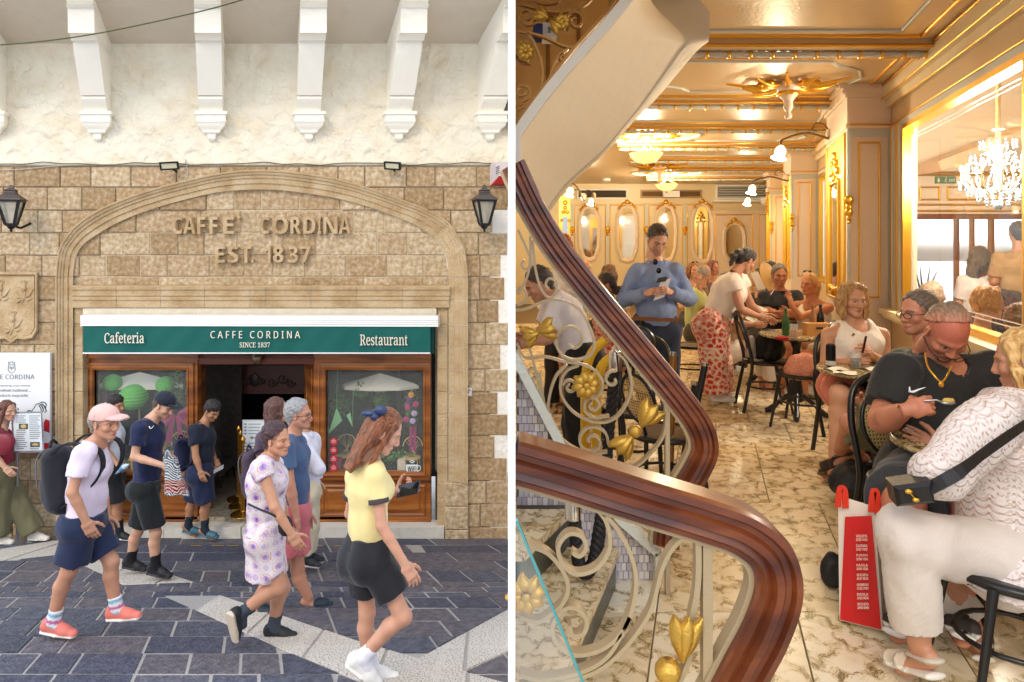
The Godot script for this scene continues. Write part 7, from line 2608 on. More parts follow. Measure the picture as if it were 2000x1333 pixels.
	m = MB.new()
	m.bar(at(1009,1016,1.45),at(1150,1360,1.45),Vector3(0,0,1),0.012,0.005)
	put("polished_edge",m,mat("glass edge",rgb(70,150,150),0.1),gs)
func _v2(a: Array) -> PackedVector2Array:
	var r := PackedVector2Array()
	for q in a: r.append(Vector2(q[0],q[1]))
	return r
func fl_at(px: float,d: float) -> Vector3: return Vector3(at(px,0,d).x,0.0,-d)
func make_chair(label: String) -> Node3D:
	var o := thing("bentwood_chair",label,"chair",Vector3.ZERO,"black bentwood café chairs")
	var bl: Material = M["black bentwood"]
	var cm := mat("cane",Color.WHITE,0.7)
	if cm.albedo_texture == null:
		cm.albedo_texture = tex["cane"]
		cm.transparency = BaseMaterial3D.TRANSPARENCY_ALPHA_SCISSOR
		cm.uv1_triplanar = true; cm.uv1_scale = Vector3.ONE*28.0
		cm.cull_mode = BaseMaterial3D.CULL_DISABLED
	var P := func(called: String,m: MB,t: Material) -> void: put(called,m,t,o,true)
	var m := MB.new()
	m.lathe(PackedVector2Array([Vector2(0.165,0.44),Vector2(0.205,0.44),Vector2(0.212,0.455),Vector2(0.205,0.47),Vector2(0.17,0.47),Vector2(0.165,0.44)]),Vector3.ZERO,24)
	P.call("seat_ring",m,bl)
	m = MB.new()
	m.lathe(PackedVector2Array([Vector2(0,0.455),Vector2(0.17,0.456),Vector2(0.17,0.462),Vector2(0,0.461)]),Vector3.ZERO,20)
	P.call("seat",m,mat("seat panel",rgb(96,74,48),0.6,0.0,"weave",0.5,24.0))
	for s in [-1.0,1.0]:
		m = MB.new()
		m.tube(spline([Vector3(s*0.15,0.45,0.13),Vector3(s*0.165,0.25,0.16),Vector3(s*0.185,0.0,0.2)],4),PackedFloat32Array([0.018,0.017,0.016,0.015,0.015,0.014,0.013,0.012,0.012]),8)
		P.call("leg",m,bl)
	m = MB.new()
	m.tube(spline([Vector3(-0.19,0,-0.24),Vector3(-0.18,0.25,-0.19),Vector3(-0.172,0.46,-0.16),Vector3(-0.185,0.7,-0.21),Vector3(-0.14,0.86,-0.25),Vector3(0,0.92,-0.265),Vector3(0.14,0.86,-0.25),Vector3(0.185,0.7,-0.21),Vector3(0.172,0.46,-0.16),Vector3(0.18,0.25,-0.19),Vector3(0.19,0,-0.24)],5),PackedFloat32Array([0.0165]),8)
	P.call("back_hoop",m,bl)
	m = MB.new()
	var ring := []
	for k in 25:
		var an := TAU*k/24
		ring.append(Vector3(cos(an)*0.125,0.68+sin(an)*0.15,-0.212-0.045*sin(an)))
	m.tube(PackedVector3Array(ring),PackedFloat32Array([0.011]),6,false)
	m.tube(PackedVector3Array([Vector3(0,0.83,-0.256),Vector3(0,0.915,-0.262)]),PackedFloat32Array([0.01]),6); m.tube(PackedVector3Array([Vector3(0,0.53,-0.17),Vector3(0,0.465,-0.15)]),PackedFloat32Array([0.01]),6)
	P.call("inner_hoop",m,bl)
	m = MB.new()
	for k in 24: m.tri(Vector3(0,0.68,-0.212),ring[k+1],ring[k])
	P.call("cane_panel",m,cm)
	m = MB.new()
	var fr := []
	for k in 21:
		var an := TAU*k/20
		fr.append(Vector3(cos(an)*0.165,0.22,sin(an)*0.17))
	m.tube(PackedVector3Array(fr),PackedFloat32Array([0.0095]),6,false)
	P.call("stretcher_ring",m,bl)
	return o
func furniture() -> void:
	var c0 := make_chair("black bentwood chair with a glittering black handbag on its seat")
	c0.position = fl_at(1495,6.35); c0.rotation.y = 1.45
	for q in [["black bentwood chair with cane back and a floral cloth on its seat",1566,5.72,-2.3],["black bentwood chair under the man in the black t-shirt",1790,3.1,0.1],["black bentwood chair under the woman in white at the right edge",1978,2.3,-1.75],["black bentwood chair between the waiter and the bending waitress",1352,7.3,1.4],["empty black bentwood chair just behind the far handrail's curve",1296,3.95,2.2],["empty black bentwood chair deeper behind the far balustrade, left of the other",1236,4.5,-0.6],["black bentwood chair of the bare shouldered woman",1196,6.3,-1.5],["black bentwood chair under the blonde woman in the tank top",1668,4.85,0.0],["black bentwood chair under the man with glasses in profile",1815,3.75,-1.35]]:
		copy(c0,q[0],fl_at(q[1],q[2]),q[3])
	var fy := fo(0,1018,0).y+0.01
	for q in [["dark chair with oval cane back inside the café doorway, left",421,9.6],["dark chair with oval cane back inside the café doorway, right",456,9.6]]:
		var p := fl_at(q[1],q[2])
		copy(c0,q[0],Vector3(p.x,fy,p.z),3.1).set_meta("group","chairs inside the doorway")
	for q in [["small round speckled table with a can and a glass of cola before the blonde woman",1698,4.4,0.32],["round speckled table with menu box and green bottle, in the middle of the aisle side",1556,6.1,0.32],["round speckled table with map and bottles before the navy polo man",1512,7.5,0.36],["speckled round table with a plate of cake before the man in black",1897,2.78,0.3],["round table hidden between the two left background guests",1150,7.6,0.35]]:
		var p := fl_at(q[1],q[2])
		var o := thing("cafe_table",q[0],"table",p,"round café tables")
		var m := MB.new()
		var r: float = q[3]
		m.lathe(PackedVector2Array([Vector2(0,0.72),Vector2(r-0.02,0.72),Vector2(r,0.728),Vector2(r,0.745),Vector2(r-0.012,0.752),Vector2(0,0.752)]),p,36)
		put("table_top",m,mat("terrazzo top",Color.WHITE,0.18,0.0,"",1,3.2,"terrazzo"),o)
		m = MB.new()
		m.lathe(PackedVector2Array([Vector2(r*0.6,0.72),Vector2(r*0.6,0.7),Vector2(0.05,0.68),Vector2(0.03,0.6),Vector2(0.045,0.5),Vector2(0.03,0.4),Vector2(0.055,0.25),Vector2(0.07,0.14),Vector2(0.03,0.12)]),p,14)
		put("pedestal",m,M["black bentwood"],o)
		for k in 4:
			var an := TAU*k/4+0.4
			var dr := Vector3(cos(an),0,sin(an))
			m = MB.new()
			m.tube(spline([p+dr*0.03+Vector3(0,0.2,0),p+dr*0.14+Vector3(0,0.12,0),p+dr*0.22+Vector3(0,0.04,0),p+dr*0.27+Vector3(0,0.022,0)],4),PackedFloat32Array([0.03,0.028,0.024,0.022,0.02,0.02,0.024,0.03,0.03,0.028,0.024,0.022,0.022]),8)
			put("foot",m,M["black bentwood"],o)
	var yl := mat("yellow paint",rgb(226,178,30),0.45)
	for q in [["yellow bent tube behind the gilt rosette, left of two",[1182,664,1156,690,1144,735,1143,820,1143,915],3.7],["yellow bent tube behind the gilt rosette, right of two",[1208,692,1178,712,1166,755,1165,830,1164,925],3.6]]:
		var m := MB.new()
		m.tube(spline(xys(q[1],q[2]),5),PackedFloat32Array([0.026]),8)
		tag(put("yellow_tube",m,yl),q[0],"tube","yellow tubes")
	var rope := mat("black rope",rgb(24,22,24),0.6)
	for q in [["thick black twisted rope hanging from a chrome cap behind the far balustrade",[1201,728,1195,790,1188,860,1184,920],3.3,[1202,700]],["black twisted rope looping down over the marble steps",[1120,1000,1126,1060,1133,1110,1146,1122,1162,1090,1172,1030,1180,985],2.75,[1119,985]]]:
		var o := thing("barrier_rope",q[0],"rope",at(q[1][0],q[1][1],q[2]),"black barrier ropes")
		var path := spline(xys(q[1],q[2]),14)
		for s in 3:
			var pts := PackedVector3Array()
			for k in path.size():
				var an := k*0.75+TAU*s/3
				pts.append(path[k]+Vector3(cos(an),0.2*sin(an),sin(an))*0.014)
			var m := MB.new()
			m.tube(pts,PackedFloat32Array([0.017]),6)
			put("strand",m,rope,o)
		var m := MB.new()
		var c := at(q[3][0],q[3][1],q[2])
		m.lathe(PackedVector2Array([Vector2(0.034,-0.06),Vector2(0.034,0.03),Vector2(0.02,0.04),Vector2(0.012,0.06),Vector2(0,0.065)]),c,14)
		put("chrome_cap",m,mat("chrome",rgb(206,200,190),0.12,1.0),o)
	for q in [["bronze capped upright post behind the far handrail",1315,688,1310,900,3.9,"warm bronze"],["slanting black post with chrome cap right of the far handrail",1377,708,1338,900,3.9,"black bentwood"],["short slanting black post end near the waiter's legs",1358,745,1335,900,4.1,"black bentwood"]]:
		var o := thing("folded_stand",q[0],"post",at(q[3],q[4],q[5]),"folded stands")
		var m := MB.new()
		m.tube(PackedVector3Array([at(q[1],q[2]+6,q[5]),at(q[3],q[4],q[5])]),PackedFloat32Array([0.02]),8)
		put("post",m,M[q[6]],o)
		m = MB.new()
		m.tube(PackedVector3Array([at(q[1],q[2],q[5]),at(q[1]-0.5,q[2]+7,q[5])]),PackedFloat32Array([0.023]),8)
		put("cap",m,mat("chrome",rgb(206,200,190),0.12,1.0),o)
	var m2 := MB.new()
	m2.tube(spline(xys([1228,665,1240,650,1258,652,1268,668,1260,690],3.5),5),PackedFloat32Array([0.035]),8)
	tag(put("pram_handle",m2,M["black bentwood"]),"glossy black curved handle in front of the waiter's jeans","handle")
	var bag := thing("shopping_bag","tall red and white paper shopping bag with red handles on the marble floor","bag",fl_at(1690,2.75))
	var d := 2.72
	var A := func(x: float,y: float,z: float) -> Vector3: return at(x,y,d+z)
	m2 = MB.new()
	m2.hexa(PackedVector3Array([A.call(1668,1225,0.2),A.call(1738,1200,0.16),A.call(1722,985,0.16),A.call(1645,990,0.2),A.call(1640,1212,0.02),A.call(1725,1233,-0.06),A.call(1708,990,-0.06),A.call(1637,968,0.02)]))
	put("white_sack",m2,mat("bag paper",rgb(236,226,216),0.6),bag)
	m2 = MB.new()
	m2.quad(A.call(1651,1010,-0.01),A.call(1703,1008,-0.066),A.call(1722,1231,-0.066),A.call(1641,1211,0.012))
	put("red_print",m2,mat("bag red",rgb(206,22,26),0.5),bag)
	for q in [[1640,956,1652,985,0.0],[1705,962,1715,995,-0.07]]:
		m2 = MB.new()
		m2.sweep(PackedVector2Array([Vector2(-0.012,-0.003),Vector2(0.012,-0.003),Vector2(0.012,0.003),Vector2(-0.012,0.003)]),spline([A.call(q[0]-3,q[3]+6,q[4]-0.01),A.call(q[0]+1,q[1],q[4]-0.01),A.call(q[2]-2,q[1]+3,q[4]-0.01),A.call(q[2],q[3]+8,q[4]-0.01)],4),Vector3(1,0,0))
		put("handle",m2,mat("handle red",rgb(226,60,36),0.6),bag)
	var ink := mat("bag print",rgb(246,206,196),0.6)
	var ys := ["VALLETTA","2123 1412","SLIEMA","2127 1027","ST JULIANS","2138 1154","PAOLA","2169 1020","GOZO","2147 0010","HAMRUN","2122 3181","PAOLA","2123 9034","GOZO","2156 0049"]
	for k in ys.size():
		var y := 1045.0+(k/2)*19+(k % 2)*7
		text(ys[k],"Droid Sans",true,1672+k*0.2,y,1694+k*0.2,y+5,d-0.075,0.002,ink,bag)
	var sp := func(label: String,c: Vector3,r: Vector3,mm: Material,called: String,cat: String) -> Node3D:
		var f := Field.new(c-r*1.4-Vector3.ONE*0.05,c+r*1.4+Vector3.ONE*0.05,0.012)
		f.ell(c-Vector3(0,r.y*0.2,0),r,0.02)
		f.ell(c+Vector3(0,r.y*0.4,0),r*Vector3(0.8,0.6,0.6),0.04)
		f.cut(c-Vector3(0,r.y*0.85,0),Vector3(0,-1,0),0.02)
		var m := f.surf()
		ruffle(m,Color.WHITE,0.012,12.0)
		m.c.clear()
		return tag(put(called,m,mm),label,cat)
	sp.call("glittering black handbag standing on the bentwood chair",at(1503,675,6.3),Vector3(0.15,0.16,0.09),mat("black sequins",rgb(20,22,22),0.35,0.3,"lace_n",1.0,12.0),"handbag","bag")
	sp.call("grey bag hanging from the cane back beside the handbag",at(1466,680,6.3),Vector3(0.05,0.12,0.05),mat("grey canvas bag",rgb(176,170,166),0.8,0.0,"weave",0.4,14.0),"hanging_bag","bag")
	sp.call("cream floral cloth bundled on the bentwood chair",at(1572,718,5.66),Vector3(0.17,0.12,0.13),mat("floral cloth",rgb(236,214,196),0.85,0.0,"weave",0.4,14.0,"petals"),"cloth_bundle","cloth")
	sp.call("black backpack slumped on the floor under the man in black's chair",at(1672,940,3.75),Vector3(0.14,0.1,0.12),mat("black nylon",rgb(26,26,32),0.6),"floor_bag","bag")
	sp.call("black bag behind the red shopping bag's left side",at(1628,1115,3.05),Vector3(0.05,0.08,0.06),mat("black nylon",rgb(26,26,32),0.6),"floor_bag","bag")
	var hb := thing("cross_body_bag","black leather cross body bag with gold clasp on the white trousers","bag",at(1795,970,2.15))
	m2 = MB.new()
	m2.block(at(1747,952,2.17),at(1822,942,2.1),at(1830,985,2.1),at(1755,993,2.17),Vector3(0.02,0.0,-0.09),0.012)
	put("pouch",m2,mat("black leather",rgb(28,26,28),0.4,0.0,"pores",0.5,5.0),hb)
	m2 = MB.new()
	for q in [[1772,962],[1786,978]]: m2.ball(at(q[0]+4,q[1]-1,2.13),Vector3(0.013,0.008,0.008),8)
	m2.bar(at(1776,962,2.13),at(1790,977,2.13),Vector3(1,0,0),0.004,0.004)
	put("clasp",m2,M["gilding"],hb)
	m2 = MB.new()
	m2.sweep(PackedVector2Array([Vector2(-0.02,-0.003),Vector2(0.02,-0.003),Vector2(0.02,0.003),Vector2(-0.02,0.003)]),spline([at(1815,955,2.12),at(1870,925,2.08),at(1930,880,2.1),at(2000,832,2.15),at(2050,800,2.25)],5),Vector3(0.4,0.8,0))
	put("strap",m2,mat("black leather",rgb(28,26,28),0.4),hb)
func tableware() -> void:
	var lat := func(called: String,label: String,cat: String,p: Vector3,prof: Array,m: Material) -> MeshInstance3D:
		var pr := PackedVector2Array()
		for q in prof: pr.append(Vector2(q[0],q[1]))
		var b := MB.new()
		b.lathe(pr,p,18)
		var o := put(called,b,m)
		tag(o,label,cat)
		return o
	var T := func(px: float,py: float,y := 0.753) -> Vector3:    
		var d := 1300.0*(EYE-y)/(py-475.0)
		return Vector3(at(px,0,d).x,y,-d)
	var gl := mat("drinking glass",Color(0.95,0.97,0.97,0.15),0.03)
	gl.transparency = BaseMaterial3D.TRANSPARENCY_ALPHA
	var bottle := [[0,0],[0.031,0.002],[0.032,0.12],[0.026,0.15],[0.013,0.18],[0.012,0.22],[0.015,0.222],[0.015,0.24],[0,0.242]]
	var can: MeshInstance3D = lat.call("drink_can","slim black drink can on the blonde woman's table","can",T.call(1623,716),[[0,0],[0.027,0],[0.031,0.008],[0.031,0.14],[0.025,0.15],[0.024,0.147],[0,0.147]],mat("can black",rgb(26,26,30),0.3,0.5))
	var band := MB.new(); band.lathe(PackedVector2Array([Vector2(0.0315,0.01),Vector2(0.0315,0.04)]),T.call(1623,716),18)
	put("printed_band",band,mat("can band",rgb(190,186,180),0.4),can)
	lat.call("cola_glass","short glass of dark cola on the blonde woman's table","glass",T.call(1672,719),[[0,0],[0.03,0],[0.036,0.1],[0.034,0.1],[0.029,0.008],[0,0.008]],gl)
	lat.call("cola","dark cola filling the lower half of the short glass","drink",T.call(1672,719)+Vector3(0,0.009,0),[[0,0],[0.0285,0],[0.0315,0.055],[0,0.055]],mat("cola brown",rgb(28,12,8),0.1))
	for q in [[1632,722,0.3,"folded white napkin beside the can"],[1650,729,-0.4,"open white napkin at the front of the blonde woman's table"],[1706,722,0.2,"white napkin at the right of the blonde woman's table"]]:
		var p: Vector3 = T.call(q[1-1],q[1])
		var b := MB.new()
		var rows := []
		for r in 4:
			var row := PackedVector3Array()
			for k in 4: row.append(p+Basis(Vector3.UP,q[2])*Vector3((k-1.5)*0.045,0.004+0.006*sin(k*2.0+r),(1.5-r)*0.035))
			rows.append(row)
		b.grid(rows)
		tag(put("napkin",b,mat("napkin",rgb(240,232,214),0.85)),q[3],"napkin","napkins")
	for q in [[1596,655,"kraft card condiment box with dark bottles on the middle table"],[1511,622,"kraft card condiment box on the navy polo man's table"]]:
		var p: Vector3 = T.call(q[0],q[1])
		var o := thing("condiment_box",q[2],"box",p,"condiment boxes")
		var b := MB.new()
		b.box(p+Vector3(-0.11,0,-0.05),p+Vector3(0.11,0.11,0.05))
		put("card_box",b,mat("kraft card",rgb(196,140,76),0.8),o)
		b = MB.new()
		b.box(p+Vector3(-0.03,0.06,0.05),p+Vector3(0.03,0.078,0.053))
		put("slot",b,mat("black print",rgb(40,36,40),0.6),o)
	for q in [[1588,653,"bottle with pale cap at the left in the middle table's box",0],[1603,653,"dark bottle at the right in the middle table's box",1],[1535,655,"green beer bottle beside the red ashtray",2],[1500,618,"dark bottle with pale cork on the navy polo man's table",1],[1509,615,"short dark bottle on the navy polo man's table",1]]:
		lat.call("bottle",q[2],"bottle",T.call(q[0],q[1])+Vector3(0,0.0 if q[3] == 2 else 0.03,0),bottle,mat("bottle glass %d" % q[3],[rgb(150,110,70),rgb(22,18,16),rgb(40,90,34)][q[3]],0.12))
	lat.call("beer_glass","small tumbler with amber drink beside the green bottle","glass",T.call(1551,660),[[0,0],[0.03,0],[0.035,0.12],[0.033,0.12],[0.028,0.01],[0,0.01]],gl)
	lat.call("amber_drink","amber drink in the small tumbler","drink",T.call(1551,660)+Vector3(0,0.011,0),[[0,0],[0.027,0],[0.03,0.06],[0,0.06]],mat("amber",rgb(176,96,22),0.1))
	lat.call("ashtray","round red ashtray on the middle table","ashtray",T.call(1528,664),[[0,0],[0.05,0],[0.06,0.025],[0.05,0.025],[0.042,0.01],[0,0.01]],mat("red enamel",rgb(170,24,24),0.3))
	for q in [[1468,610,"left salt shaker"],[1479,610,"right pepper shaker"]]: lat.call("shaker","%s with steel cap on the navy polo man's table" % q[2],"shaker",T.call(q[0],q[1]+12),[[0,0],[0.022,0],[0.024,0.08],[0.018,0.1],[0,0.105]],mat("brushed steel",rgb(180,182,188),0.3,0.8))
	var mp := thing("tourist_map","open tourist map in yellow and blue held over the table by the seated guest","map",at(1480,612,7.05))
	var b := MB.new()
	b.quad(at(1456,622,7.0),at(1481,597,7.25),at(1500,604,7.2),at(1474,632,6.95))
	put("sheet",b,mat("map paper",rgb(200,216,210),0.7),mp)
	b = MB.new()
	b.quad(at(1466,618,7.035),at(1482,604,7.17),at(1493,608,7.14),at(1475,624,7.0))
	put("land_print",b,mat("map yellow",rgb(226,190,70),0.7),mp)
	b = MB.new(); b.bar(at(1473,532,7.6),at(1488,566,7.55),Vector3(1,0.3,0.4),0.085,0.004)
	tag(put("menu_card",b,mat("menu card",rgb(232,226,216),0.6)),"tall white menu card held up left of the straw hat","menu")
	b = MB.new()
	b.quad(at(1276,588,6.0),at(1290,552,6.06),at(1311,543,6.06),at(1298,580,6.0)); b.quad(at(1276,588,6.004),at(1298,580,6.004),at(1311,543,6.064),at(1290,552,6.064))
	tag(put("order_pad",b,mat("white paper",rgb(236,238,244),0.7)),"white order pad held by the man in the blue shirt","pad")
	b = MB.new(); b.bar(at(1284,548,6.02),at(1302,545,6.02),Vector3(0,0.6,1),0.08,0.009)
	tag(put("waiter_phone",b,mat("phone case",rgb(34,40,56),0.4)),"phone held against the order pad by the man in the blue shirt","phone")
	var sg := thing("sunglasses","dark sunglasses hanging from the blue shirt's placket","sunglasses",at(1283,520,6.1))
	for q in [[1280,512],[1287,529]]:
		b = MB.new(); b.ball(at(q[0],q[1],6.1),Vector3(0.024,0.028,0.008),12)
		put("lens",b,mat("dark lens",Color(0.02,0.02,0.025),0.08),sg)
	b = MB.new(); b.bar(at(1236,622,6.12),at(1326,626,6.12),Vector3.UP,0.035,0.008)
	tag(put("leather_belt",b,mat("tan leather",rgb(120,74,36),0.5)),"tan leather belt of the man in the blue shirt","belt")
	var sp := thing("spoon","dessert spoon with a bite of yellow cake held by the man in black","spoon",at(1835,785,2.6))
	b = MB.new()
	b.tube(PackedVector3Array([at(1806,783,2.62),at(1830,782,2.6),at(1842,787,2.6)]),PackedFloat32Array([0.004]),6); b.ball(at(1852,787,2.6),Vector3(0.03,0.008,0.016),10)
	put("steel",b,mat("brushed steel",rgb(180,182,188),0.3,0.8),sp)
	b = MB.new(); b.ball(at(1853,783,2.6),Vector3(0.026,0.012,0.014),8)
	put("bite",b,mat("custard",rgb(206,176,80),0.6),sp)
	var plp: Vector3 = T.call(1818,853)
	lat.call("dessert_plate","white dessert plate on the granite table of the man in black","plate",plp,[[0,0.004],[0.05,0.002],[0.09,0.012],[0.1,0.018],[0.095,0.02],[0.06,0.01],[0,0.01]],mat("china",rgb(240,236,230),0.15))
	b = MB.new(); b.prism(PackedVector2Array([Vector2(-0.05,0),Vector2(0.05,-0.03),Vector2(0.05,0.04)]),plp+Vector3(0.05,0.012,0),Vector3(1,0,0),Vector3(0,0,1),Vector3(0,0.06,0))
	tag(put("cake_slice",b,mat("sponge",rgb(214,170,92),0.85,0.0,"pores",0.8,8.0)),"slice of yellow cake on the white dessert plate","cake")
	b = MB.new(); b.tube(spline([at(1808,690,2.8),at(1812,715,2.74),at(1826,735,2.7),at(1838,746,2.69),at(1848,738,2.7),at(1860,715,2.74)],5),PackedFloat32Array([0.004]),5); b.ball(at(1839,751,2.69),Vector3(0.012,0.014,0.005),8)
	tag(put("gold_chain",b,M["gilding"]),"gold neck chain with small pendant on the black t-shirt","necklace")
	b = MB.new()
	var sw := [[1777,756,0.004],[1777,765,0.009],[1784,766,0.008],[1796,761,0.005],[1808,757,0.002]]
	var pts := []; var rad := PackedFloat32Array()
	for q in sw: pts.append(at(q[0],q[1],2.665))
	for q in sw: rad.append(q[2]*0.6)
	b.tube(PackedVector3Array(pts),rad,6)
	tag(put("shirt_emblem",b,mat("white print",rgb(230,234,240),0.6)),"white curved tick emblem on the black t-shirt","emblem")
	b = MB.new(); b.ball(at(1667,653,4.6),Vector3(0.012,0.012,0.004),10)
	tag(put("silver_pendant",b,mat("chrome",rgb(206,200,190),0.12,1.0)),"small silver pendant at the blonde woman's neckline","necklace")
	b = MB.new(); b.bar(at(1685,690,4.42),at(1692,657,4.42),Vector3(1,0,0),0.012,0.008)
	tag(put("red_pen",b,mat("dark red lacquer",rgb(70,18,20),0.3)),"dark slim vape pen in the blonde woman's fingers","pen")
func cloth_tex() -> void:
	var im := Image.create(128,128,false,Image.FORMAT_RGB8)
	for y in 128:
		for x in 128:
			var c := rgb(222,212,220)
			for o in [Vector2(32,32),Vector2(96,96)]:
				var v: Vector2 = Vector2(x,y)-o
				var r := v.length()
				var wob := 2.0*cos(v.angle()*10.0)
				if r < 6: c = rgb(70,30,80)
				elif r < 21+wob: c = rgb(150,112,190).lerp(rgb(196,170,220),(r-6)/18.0)
				elif r < 25+wob: c = rgb(244,236,240)
				elif r < 30+wob: c = rgb(206,150,84)
			for o in [Vector2(96,32),Vector2(32,96)]:
				var v: Vector2 = Vector2(x,y)-o
				if absf(absf(v.x)+absf(v.y)-14) < 2.5: c = rgb(170,140,190)
				elif v.length() < 4: c = rgb(206,150,84)
			im.set_pixel(x,y,c)
	tex["rosettes"] = ImageTexture.create_from_image(im)
	var ff := fast(FastNoiseLite.TYPE_CELLULAR,0.035,1,41,25.0)
	ff.cellular_return_type = FastNoiseLite.RETURN_DISTANCE2_SUB
	ntex("petals",ff,ramp([0.0,rgb(240,222,206),0.2,rgb(238,214,196),0.26,rgb(226,130,60),0.36,rgb(206,40,36),1.0,rgb(180,24,34)]),256)
	var st := Image.create(64,64,false,Image.FORMAT_RGB8)
	for y in 64:
		for x in 64: st.set_pixel(x,y,rgb(100,126,178) if x % 8 < 5 else rgb(160,178,212))
	tex["pinstripe"] = ImageTexture.create_from_image(st)
	var zf := fast(FastNoiseLite.TYPE_SIMPLEX_SMOOTH,0.012,2,43,30.0)
	var zi := Image.create(128,128,false,Image.FORMAT_RGB8)
	for y in 128:
		for x in 128:
			var v := sin((y+14.0*zf.get_noise_2d(x,y)+6.0*sin(x*0.09))*0.7)
			zi.set_pixel(x,y,rgb(20,26,34) if v > 0.0 else (rgb(226,232,238) if y < 84 else rgb(236,170,160)))
	tex["zebra"] = ImageTexture.create_from_image(zi)
	var ci := Image.create(32,32,false,Image.FORMAT_RGBA8)
	for y in 32:
		for x in 32:
			var h := (x % 16 < 4) or (y % 16 < 4) or ((x+y) % 16 < 3)
			ci.set_pixel(x,y,Color(0.86,0.74,0.5,1.0 if h else 0.0))
	tex["cane"] = ImageTexture.create_from_image(ci)
	var lf := fast(FastNoiseLite.TYPE_CELLULAR,0.09,1,47)
	ntex("lace_n",lf,null,256,10.0)
	var pm := func(n: String,t: String,sc: float) -> void: mat(n,Color.WHITE,0.85,0.0,"weave",0.4,sc,t)
	pm.call("rosette print","rosettes",6.6)
	pm.call("petal print","petals",2.0)
	pm.call("pinstripe cloth","pinstripe",20.0)
	pm.call("zebra print","zebra",3.0)
	var li := Image.create(128,128,false,Image.FORMAT_RGB8)
	li.fill(rgb(228,218,214))
	for y in 128:
		for x in 128:
			var hole := false
			if y < 64:     
				var sy := fposmod(y+absf(fposmod(x,32.0)-16.0),16.0)
				hole = Vector2(fposmod(x,8.0)-4.0,sy-8.0).length() < 2.3
			else:          
				hole = absf(Vector2(fposmod(x,32.0)-16.0,fposmod(y,16.0)+4.0).length()-16.0) < 1.5
			if hole: li.set_pixel(x,y,rgb(176,142,126))
	tex["eyelets"] = ImageTexture.create_from_image(li)
	mat("lace knit",Color.WHITE,0.85,0.0,"lace_n",0.4,5.0,"eyelets")
const TAN := Color(0.82,0.6,0.48)
const FAIR := Color(0.88,0.68,0.57)
const OLIVE := Color(0.76,0.55,0.42)
